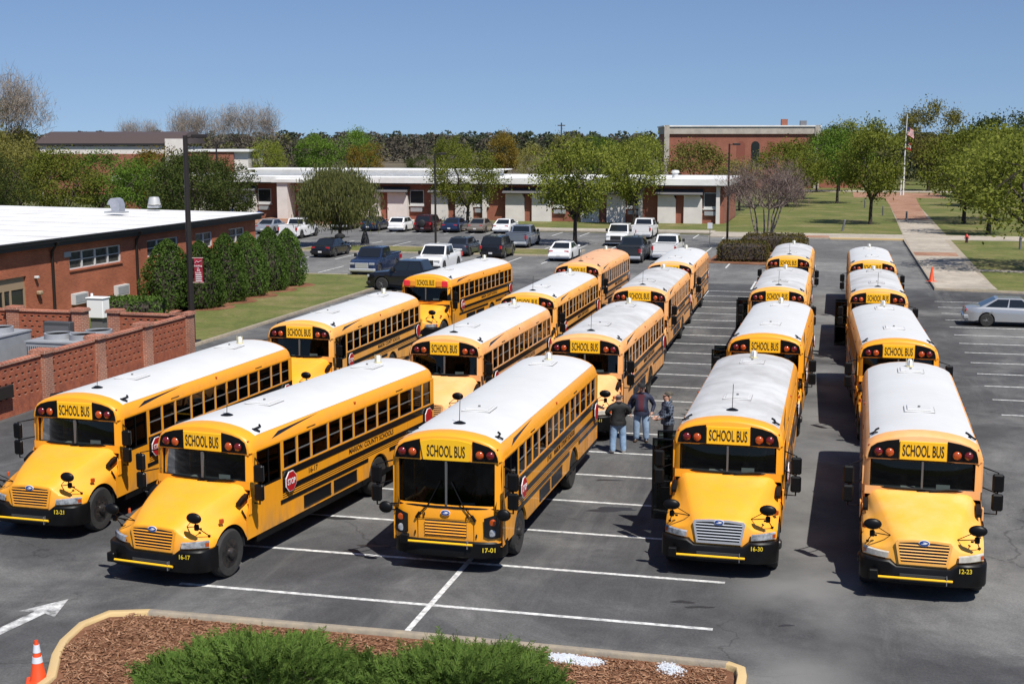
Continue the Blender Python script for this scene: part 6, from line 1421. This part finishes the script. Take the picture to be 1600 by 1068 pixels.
FAR = [(-43.5, 236, 9.3, 3.8, 'spring', 'small green tree right of the far brick block'), (-35.0, 238, 10.2, 4.4, 'bright', 'bright green tree behind the entrance canopy'), (-30.0, 256, 11.0, 4.0, 'bright', 'green tree between the bright and the rusty far trees'), (-26.0, 238, 8.9, 3.8, 'rust', 'rusty olive tree left of the small far shelter'), (-10.5, 232, 9.9, 3.6, 'spring', 'far green tree left of the yellow-green classroom tree'), (-1.4, 245, 10.8, 3.6, 'rust', 'rusty tree far behind the slim lamp post'), (4.0, 232, 8.0, 3.2, 'olive', 'olive tree far behind the fresh green median tree'), (9.5, 240, 10.5, 3.6, 'olive', 'taller olive tree behind the median tree'), (15.0, 232, 10.0, 4.2, 'bright', 'green tree behind the roof vent of the classrooms'), (20.0, 228, 9.0, 4.0, 'spring', 'yellow-green tree left of the corniced building'), (24.0, 244, 10.0, 3.6, 'spring', 'tree touching the left corner of the corniced building'), (-18.0, 255, 6.5, 3.0, 'dark', 'small dark round tree beside the far shelter')]
for i, (x, y, h, r, l_, lb) in enumerate(FAR): tree(TP, i, x, y, h, r, l_, lb, rz=i*0.9, group='trees beyond the classrooms')
tree(TB, 1, -64, 325, 18.0, 7.6, None, 'leafless tree behind the lamp post, right half of the bare pair', 14, 7, 0.5, name='bare_tree', group='leafless trees on the skyline')
tree(TB, 1, -82, 345, 17.5, 7.6, None, 'leafless tree above the end of the brown roof', 14, 7, 2.1, name='bare_tree', group='leafless trees on the skyline')
tree(TB, 1, -106, 380, 15.2, 6.0, None, 'small leafless tree above the middle of the brown roof', 14, 7, 3.4, name='bare_tree', group='leafless trees on the skyline')
tree(TB, 1, -78, 205, 19.5, 7.0, None, 'tall leafless tree at the left picture edge', 14, 7, 4.4, name='bare_tree', group='leafless trees on the skyline')
tree(TP, 2, -79.5, 207, 15.0, 4.5, 'olive', 'ivy-green tree below the tall leafless one at the left edge', rz=0.3)
# far woods, one mass each
def woods(name, leafs, label, rows, seed, leaf=1.5):
    rng = np.random.default_rng(seed); cen = []; mi = []
    for (y0, x0, x1, n, h0, h1, w, li) in rows:
        for i in range(n):
            x = x0+(x1-x0)*(i+rng.uniform(-.6, .6))/n; y = y0+rng.uniform(-25, 25); g = max(0, min(y, 900)-420)*0.016; h = rng.uniform(h0, h1); m = 240
            z = rng.uniform(0, 1, m)**0.8; rr = w*np.sqrt(np.clip(1.05-z, 0, 1))*rng.uniform(0.4, 1, m); a = rng.uniform(0, 2*pi, m)
            cen.append(np.stack([x+rr*np.cos(a), y+rr*np.sin(a), g+z*h], 1)); mi.append(np.full(m, li if rng.uniform() > 0.2 else (li+1) % len(leafs)))
    cen = np.concatenate(cen); V = rand_quads(rng, cen, leaf, 0.7); o = fast_mesh(name, V, 4, [LEAF[l_] for l_ in leafs], midx=np.concatenate(mi)); tag(o, label, 'woods', kind='stuff')
woods('far_woods', ['forest_e', 'forest_b', 'forest_s'], 'far dark wood along the whole skyline', [(660, -520, 460, 200, 7, 9.5, 7, 0), (635, -360, 330, 150, 5, 8, 6.5, 1), (710, -540, 500, 200, 8, 10.5, 8, 0), (610, -60, 330, 100, 6, 9, 6, 0), (570, 60, 330, 70, 6, 10, 6, 0), (600, -260, -40, 70, 4, 7, 6, 1)], 5, 1.5)
woods('scrub_woods', ['forest_b', 'forest_s', 'forest_e'], 'brown leafless scrub behind the far brick block', [(470, -200, -60, 70, 7, 10.5, 5.5, 0), (520, -230, -20, 70, 7, 11, 5.5, 0), (430, 100, 200, 40, 8, 12, 5, 2), (330, 90, 150, 34, 8, 12, 4.5, 2), (290, 60, 130, 28, 7, 10, 4, 1)], 6, 1.1)
# column shrubs along the brick building
def column_mesh(seed, h, r):
    rng = np.random.default_rng(seed); n = 7500; z = rng.uniform(0.0, 1, n)
    prof = np.interp(z, [0, .06, .28, .52, .78, .92, 1], [.74, .96, 1.0, .90, .60, .32, .05])*r; a = rng.uniform(0, 2*pi, n); bump_ = 1+0.10*np.sin(5*a+9*z)+0.08*np.sin(9*a-14*z+1)
    rr = prof*bump_*np.sqrt(rng.uniform(0.55, 1.05, n)); c = np.stack([rr*np.cos(a), rr*np.sin(a), z*h+0.05], 1)
    V = rand_quads(rng, c, 0.17, 0.5, 0.6); f = fast_mesh('foliage', V, 4, LEAF['column']); C.objects.unlink(f)
    core = MB(); core.lathe([(r*0.55, 0.1), (r*0.74, 0.27*h), (r*0.6, 0.5*h), (r*0.34, 0.75*h), (0.02, 0.93*h)], 12); co = core.build('inner_branches', barkm, None); C.objects.unlink(co)
    return f, co
CM = [column_mesh(51, 3.8, 1.55), column_mesh(52, 3.8, 1.5)]
SHR = [(-35.3, 65.2, 3.7, 1.45, 'widest column shrub, leftmost of the row, half before the downpipe'), (-33.7, 65.8, 3.6, 1.3, 'column shrub directly behind the red banner'), (-33.6, 68.7, 3.8, 1.2, 'column shrub first right of the red banner'), (-33.6, 71.6, 3.7, 1.22, 'column shrub third from the right end of the row'), (-33.6, 74.6, 3.8, 1.15, 'column shrub second from the right end of the row'), (-33.6, 77.4, 3.55, 1.18, 'column shrub at the right end of the row by the lot')]
for i, (u, v, h, r, lb) in enumerate(SHR):
    o = empty('column_shrub', (*G(u, v)[:2], 0.1), i*1.1, lb, 'shrub', 'column shrubs along the brick building'); o.scale = (r/1.5, r/1.5, h/3.8); inst(CM[i % 2][0], 'foliage', o); inst(CM[i % 2][1], 'inner_branches', o)
    blob_ = MB(); n = 20; cc = G(u+0.2, v); blob_.add([(cc[0]+(r+0.35)*cos(2*pi*k/n)*(1+.1*sin(3*k)), cc[1]+(r+0.35)*sin(2*pi*k/n), 0.125) for k in range(n)], [tuple(range(n))]); tag(blob_.build('mulch_ring', mulchm, smooth=0), kind='structure')
def low_hedge(name, u, v, lx, ly, h, label, n=4500, seed=60, leafn='hedge', size=0.16):
    rng = np.random.default_rng(seed); p = rng.uniform(-1, 1, (n, 3)); m = np.max(np.abs(p*np.array([1, 1, 1])), axis=1); p = p/m[:, None]*np.sqrt(rng.uniform(.6, 1.06, n))[:, None]
    p[:, :2] *= (1-0.18*np.clip(p[:, 2], 0, 1)**2)[:, None]; c = p*np.array([lx/2, ly/2, h/2])+np.array([0, 0, h/2+.05]); o = empty(name, (*G(u, v)[:2], 0.06), -TH, label, 'hedge'); fast_mesh('foliage', rand_quads(rng, c, size, 0.55, 0.3), 4, LEAF[leafn], o)
    MB().cbox(-lx*0.44, lx*0.44, -ly*0.44, ly*0.44, 0, h*0.9, 0.2).build('inner_branches', barkm, o)
low_hedge('clipped_hedge', -6.9, 102.6, 3.9, 2.4, 1.5, 'clipped brown-green hedge at the front of the island by the bare tree', 4200, 61)
low_hedge('clipped_hedge', -5.0, 112.5, 5.4, 3.0, 1.4, 'clipped brown hedge behind the bare tree stems', 4200, 62)
low_hedge('clipped_hedge', -3.4, 106.5, 2.0, 5.5, 1.35, 'clipped hedge on the right of the island behind the rearmost bus', 3000, 63)
low_hedge('round_bush', -33.2, 57.6, 3.4, 1.7, 1.5, 'low green bush between the brick walls and the building', 3600, 64, 'column')
# junipers in the foreground island
def juniper(X, Y, rx, ry, h, seed, label, ns=3400):
    rng = np.random.default_rng(seed); o = empty('juniper_bush', (X, Y, 0.10), 0, label, 'shrub', 'junipers in the foreground bed')
    a = rng.uniform(0, 2*pi, ns); rr = np.sqrt(rng.uniform(0, 1, ns)); edge = 0.92+0.12*np.sin(3*a+seed)+0.10*np.sin(7*a+2*seed)+0.07*np.sin(13*a+1.3*seed)
    x = rx*rr*edge*np.cos(a); y = ry*rr*edge*np.sin(a); lump = 0.5+0.5*np.sin(x*4.3+seed+np.sin(y*3))*np.cos(y*5.1+1+np.sin(x*2.7))
    zz = h*(1-rr**3)*(0.35+0.65*lump)*rng.uniform(0.6, 1.0, ns)+0.03
    B = np.stack([x, y, zz], 1); out = np.stack([np.cos(a)*(0.35+0.65*rr), np.sin(a)*(0.35+0.65*rr), rng.uniform(0.25, 0.9, ns)], 1)+rng.normal(size=(ns, 3))*0.32; out /= np.linalg.norm(out, axis=1)[:, None]
    ln = rng.uniform(0.14, 0.30, ns)*np.where(rng.uniform(0, 1, ns) > 0.88, 1.7, 1.0); sd = np.cross(out, rng.normal(size=(ns, 3))); sd /= np.linalg.norm(sd, axis=1)[:, None]; V = []
    nl = 7
    for k in range(nl):
        t = 0.12+0.88*k/nl; base = B+out*(ln*t)[:, None]; w = ln*(0.48-0.36*t)
        for s in (1, -1):
            d = out*0.75+sd*s*0.7+rng.normal(size=(ns, 3))*0.18; d /= np.linalg.norm(d, axis=1)[:, None]; n_ = np.cross(d, out); n_ /= (np.linalg.norm(n_, axis=1)[:, None]+1e-6); n_ = np.cross(n_, d)*0.008
            tip = base+d*w[:, None]; V.append(np.stack([base-n_, base+n_, base+d*(w*0.6)[:, None]+n_*1.3, tip], 1))
    V.append(np.stack([B-sd*0.006, B+sd*0.006, B+out*ln[:, None]+sd*0.004, B+out*ln[:, None]-sd*0.004], 1))
    fast_mesh('foliage', np.concatenate(V), 4, LEAF['juniper'], o)
    m = MB(); rows = []
    for i in range(7):
        q = i/6; rows.append([(rx*0.9*q*cos(2*pi*k/24)*(1+.12*sin(3*2*pi*k/24+seed)), ry*0.9*q*sin(2*pi*k/24)*(1+.12*sin(3*2*pi*k/24+seed)), h*0.28*(1-q**2.2)) for k in range(24)])
    m.grid(rows, closed=True); m.build('branches', pmat('juniper_core', (0.03, 0.028, 0.014), 0.95), o, smooth=60, norm=False)  # dark filler dome added under the sprays to block the view through
juniper(-4.35, 21.30, 2.05, 1.5, 0.33, 3, 'spreading green juniper at the bottom left of the mulch bed')
juniper(-0.95, 20.95, 1.95, 1.4, 0.33, 4, 'spreading green juniper at the bottom centre of the mulch bed', 3200)
# mulch chips and ice grains
def inside(u, v): return -13.2 < u < -1.6 and 17.3 < v < 21.85 and (u > -12.5 or v > 19.8+(-12.5-u)*0.3)
rng = np.random.default_rng(70); N = 32000; uu = rng.uniform(-13.2, -1.55, N); vv = rng.uniform(17.05, 21.85, N); ok = (uu > -12.45) | (vv > 18.8+(-12.45-uu)*1.6); ok &= (uu > -12.9) | (vv < 21.5); uu = uu[ok]; vv = vv[ok]; N = len(uu)
cx_ = uu*cos(TH)+vv*sin(TH); cy_ = -uu*sin(TH)+vv*cos(TH); c = np.stack([cx_, cy_, rng.uniform(0.115, 0.145, N)], 1); a = rng.uniform(0, 2*pi, N); d = np.stack([np.cos(a), np.sin(a), rng.normal(size=N)*0.25], 1)*(rng.uniform(0.02, 0.07, N))[:, None]; s_ = np.stack([-np.sin(a), np.cos(a), rng.normal(size=N)*0.3], 1)*(rng.uniform(0.004, 0.012, N))[:, None]
ch = fast_mesh('mulch_chips', np.stack([c-d-s_, c-d+s_, c+d+s_, c+d-s_], 1), 4, leafmat('chip', (0.10, 0.042, 0.022), (0.33, 0.19, 0.115), 0.0)); tag(ch, 'brown bark chips covering the foreground bed', 'mulch', kind='stuff')
def ice(X, Y, rx, ry, n, seed, label):
    rng = np.random.default_rng(seed); p = rng.normal(size=(n, 2))*0.45; p = p[np.hypot(p[:, 0], p[:, 1]) < 1.1]; n = len(p); z = 0.12+0.05*np.exp(-2.5*(p**2).sum(1))*rng.uniform(.3, 1.2, n)
    c = np.stack([X+p[:, 0]*rx-p[:, 1]*0.05, Y+p[:, 1]*ry-p[:, 0]*0.10*rx, z], 1); o = fast_mesh('ice_grains', fast_boxes(c, rng.uniform(0.006, 0.017, (n, 3))), 4, pmat('ice_white', (0.60, 0.63, 0.67), 0.4)); tag(o, label, 'ice', kind='stuff')
ice(0.92, 22.08, 0.36, 0.22, 1500, 1, 'white ice grains spilled beside the central juniper'); ice(1.28, 21.95, 0.34, 0.20, 900, 2, 'white ice grains right of the larger heap'); ice(2.72, 21.6, 0.24, 0.3, 420, 3, 'small heap of white ice grains near the bed corner')

# ------------------------------------------------------------------ posts, cones, signs, flags
def lamp_post(X, Y, h, r, label, head='box', rz=0.0, zb=0.1):
    o = empty('lamp_post', (X, Y, zb), rz, label, 'lamp post', 'lamp posts round the lot')
    MB().cbox(-r*2.2, r*2.2, -r*2.2, r*2.2, 0, 0.06, 0.015).build('base_plate', polem, o); MB().tube([(0, 0, 0.03), (0, 0, h*0.5), (0, 0, h)], [r, r*0.85, r*0.7], 10).build('pole', polem, o)
    MB().tube([(0, 0, h-0.12), (0.35, 0, h-0.05)], 0.03, 6).build('arm', polem, o); hd = MB().cbox(0.3, 0.95, -0.16, 0.16, h-0.12, h+0.06, 0.03); ho = hd.build('lamp_head', polem, o); MB().box(0.36, 0.88, -0.12, 0.12, h-0.126, h-0.1205).build('lens', frame_w, ho, smooth=0)
    return o
lp = lamp_post(*G(-28.25, 54.2)[:2], 9.25, 0.15, 'tall brown lamp post carrying a red banner beside the brick wall')
lamp_post(*G(-33.4, 108.6)[:2], 8.0, 0.10, 'slim grey lamp post on the median between the parked cars')
lamp_post(*G(-9.5, 119.5)[:2], 8.9, 0.11, 'lamp post left of the bare tree', zb=0.0)
lamp_post(-31.0, 140.0, 8.9, 0.11, 'lamp post in front of the classroom left wing')
# red banner on the tall post
bx, by = G(-28.25, 54.2)[:2]
bn = empty('pole_banner', (bx, by, 2.75), 0.0, 'red banner with white lettering hanging from the lamp post', 'banner')
red_b = pmat('banner_red', (0.30, 0.012, 0.035), 0.8, var=0.15, scale=3); MB().grid([[(0.20+0.38*i/6, -0.02+0.015*sin(i*1.3+k*0.6), 0.05+1.10*k/8) for i in range(7)] for k in range(9)]).build('cloth', red_b, bn, smooth=60)
for z in (0.05, 1.16): MB().tube([(0.10, -0.02, z), (0.62, -0.02, z)], 0.015, 6).build('rod', pmat('banner_rod', (0.6, 0.45, 0.4), 0.5), bn)
wt = pmat('banner_white', (0.72, 0.66, 0.66), 0.8)
for (s_, w, h_, z) in (('Leading', 0.34, 0.10, 0.80), ('at', 0.08, 0.05, 0.70), ('All', 0.13, 0.10, 0.605), ('Levels', 0.26, 0.09, 0.50)): text(s_, w, h_, wt, bn, (0.385, -0.052, z))
for k, z in enumerate((0.40, 0.31, 0.22, 0.13)): MB().box(0.26, 0.52+0.02*(k % 2), -0.05, -0.047, z-0.022, z+0.022).build('text_line', wt, bn, smooth=0)
MB().tube([(0.24, -0.05, 0.93), (0.32, -0.052, 1.02), (0.40, -0.05, 0.97), (0.54, -0.052, 1.04)], 0.012, 5).build('script_flourish', wt, bn)
# traffic cones
def cone(X, Y, h, label, stripes=True, z=0.0):
    o = empty('traffic_cone', (X, Y, z), 0.3, label, 'traffic cone'); om = pmat('cone_orange', (0.72, 0.07, 0.012), 0.5); b = h*0.27
    MB().cbox(-b, b, -b, b, 0, 0.035, 0.012).build('base', om, o)
    def R(t): return h*0.185*(1-t)+h*0.04*t
    MB().lathe([(R(0)*1.1, 0.034), (R(0.03), 0.06), (R(1.0), h), (R(1)*0.6, h), (R(1)*.6, h-0.05)], 24).build('body', om, o)
    if stripes:
        wm = pmat('reflective_band', (0.62, 0.65, 0.70), 0.35)
        for (a, c_) in ((0.48, 0.62), (0.72, 0.90)): MB().lathe([(R(a-0.03)+0.004, a*h), (R(c_-0.03)+0.004, c_*h)], 24).build('reflective_band', wm, o)
cone(-8.05, 21.35, 0.74, 'orange cone with two white bands at the bottom left corner')
cone(27.2, 85.3, 0.95, 'plain orange cone on the walk corner behind the silver sedan', False, 0.13)
# flagpole with two limp flags
fp = empty('flagpole', (66.5, 225.9, 0.12), 0, 'tall white flagpole at the end of the brick walk', 'flagpole')
MB().tube([(0, 0, 0), (0, 0, 7), (0.12, 0, 13.6)], [0.14, 0.11, 0.06], 10).build('pole', pmat('pole_white', (0.7, 0.7, 0.7), 0.4), fp); MB().lathe([(0, 13.5), (0.1, 13.6), (0.1, 13.7), (0, 13.8)], 10, 'z', (0.12, 0, 0)).build('finial', pmat('gold', (0.6, 0.4, 0.1), 0.3, 0.8), fp); MB().tube([(-0.45, 0, 0), (-0.4, 0, 2.6)], 0.09, 8).build('side_post', whitep, fp)
def flag(name, X, Y, z, w, h, label, stripes):
    o = empty(name, (X, Y, z), 0, label, 'flag'); n = 13 if stripes else 3; cols = [pmat('flag_red', (0.42, 0.02, 0.03), 0.8), pmat('flag_white', (0.7, 0.68, 0.68), 0.8)]
    def P(i, k): return (w*i/8*(0.95)+0.05, 0.14*sin(i*1.5+k*0.5), -h*k/n-0.55*w*(i/8)**1.4)
    for k in range(n): MB().grid([[P(i, k+j) for i in range(9)] for j in (0, 1)]).build('flag_stripe', cols[k % 2], o, smooth=60)
    MB().grid([[tuple(np.array(P(i, k))+np.array([0, -0.012, 0])) for i in range(4)] for k in (range(0, 8) if stripes else range(0, 3))]).build('canton', pmat('flag_blue', (0.012, 0.02, 0.10), 0.8), o, smooth=60)
flag('national_flag', 66.62, 225.7, 11.6, 1.2, 1.4, 'striped red and white flag hanging limp from the flagpole', True); flag('state_flag', 66.6, 225.7, 9.2, 0.8, 1.3, 'smaller red flag below the striped one on the flagpole', False)
# bollard lights, hydrant, signs
def bollard(X, Y, label, tilt=0.0):
    o = empty('bollard_light', (X, Y, 0.1), 0, label, 'bollard', 'bollard lights on the lawn'); o.rotation_euler = (0, tilt, 0); MB().tube([(0, 0, 0), (0, 0, 0.98)], 0.11, 10).build('post', greym, o); MB().lathe([(0.10, 0.98), (0.10, 1.10), (0.13, 1.11), (0.13, 1.16), (0, 1.2)], 12).build('lamp_cap', pmat('bollard_top', (0.35, 0.35, 0.36), 0.4, 0.5), o)
bollard(42.9, 111.5, 'grey bollard light left of its pair near the right picture edge'); bollard(43.5, 107.5, 'grey bollard light right of its pair near the right picture edge'); bollard(33.6, 134.6, 'leaning bollard light on the lawn left of the walk', 0.2)
bollard(44.8, 150.5, 'bollard light nearest us along the left edge of the brick walk'); bollard(45.6, 163.0, 'middle bollard light along the left edge of the brick walk'); bollard(48.4, 182.0, 'farthest bollard light along the left edge of the brick walk')
h_ = empty('fire_hydrant', (40.9, 118.9, 0.1), 0, 'red-topped fire hydrant on the right lawn', 'fire hydrant'); MB().lathe([(0.17, 0), (0.17, 0.05), (0.12, 0.06), (0.12, 0.5), (0.15, 0.52)], 12).build('barrel', pmat('hydrant_dark', (0.05, 0.02, 0.02), 0.5), h_); MB().lathe([(0.16, 0.52), (0.15, 0.62), (0.08, 0.72), (0.04, 0.75), (0.04, 0.82), (0, 0.82)], 12).build('bonnet', pmat('hydrant_red', (0.5, 0.03, 0.02), 0.4), h_); MB().tube([(-0.2, 0, 0.42), (0.2, 0, 0.42)], 0.06, 8).build('outlet', pmat('hydrant_red', (0.5, 0.03, 0.02), 0.4), h_)
def sign(X, Y, h, label, mat, w=0.3):
    o = empty('parking_sign', (X, Y, 0.05), -TH, label, 'sign'); MB().tube([(0, 0, 0), (0, 0, h)], 0.03, 6).build('post', greym, o); MB().box(-w/2, w/2, -0.04, -0.032, h-0.5, h).build('sign_plate', mat, o, smooth=0); return o
sblue = pmat('sign_blue', (0.02, 0.10, 0.36), 0.5)
for (X, Y, lb) in ((-25.5, 133.5, 'blue parking sign by the classroom left wing, nearer the entry'), (-29.3, 138.5, 'blue parking sign beside the left wing lamp post')):
    o = sign(X, Y, 2.1, lb, sblue, 0.42); MB().box(-0.08, 0.08, -0.046, -0.041, 1.72, 1.98).build('sign_symbol', whitep, o, smooth=0)
sign(16.9, 113.0, 2.2, 'white parking sign on a post left of the hedge island', pmat('sign_white', (0.55, 0.57, 0.6), 0.5), 0.42)
for (X, Y, lb) in ((-14.6, 112.2, 'dark grill on a post under the weeping tree'),):
    o = empty('park_grill', (X, Y, 0.1), 0.2, lb, 'grill'); MB().tube([(0, 0, 0), (0, 0, 0.9)], 0.06, 8).build('post', trim, o); MB().lathe([(0.25, 0.85), (0.45, 1.0), (0.45, 1.15), (0.2, 1.3), (0, 1.32)], 12).build('bowl', trim, o); MB().cbox(-0.8, 0.8, -0.12, 0.12, 0.95, 1.0, 0.01).build('side_shelf', trim, o)
o = empty('covered_bin', (-13.0, 117.0, 0.1), 0.0, 'dark covered bin right of the weeping tree trunk', 'bin'); MB().lathe([(0.36, 0), (0.38, 0.3), (0.26, 0.8), (0.12, 1.2), (0, 1.28)], 12).build('cover', trim, o); MB().lathe([(0.40, 0.0), (0.41, 0.08)], 12).build('foot_ring', greym, o)
up = empty('utility_pole', (15.5, 420, 0), 0, 'thin far utility pole on the skyline', 'utility pole'); MB().tube([(0, 0, 0), (0, 0, 15.0)], 0.2, 6).build('pole', barkm, up); MB().box(-1.2, 1.2, -0.1, 0.1, 14.0, 14.3).build('crossarm', barkm, up, smooth=0)
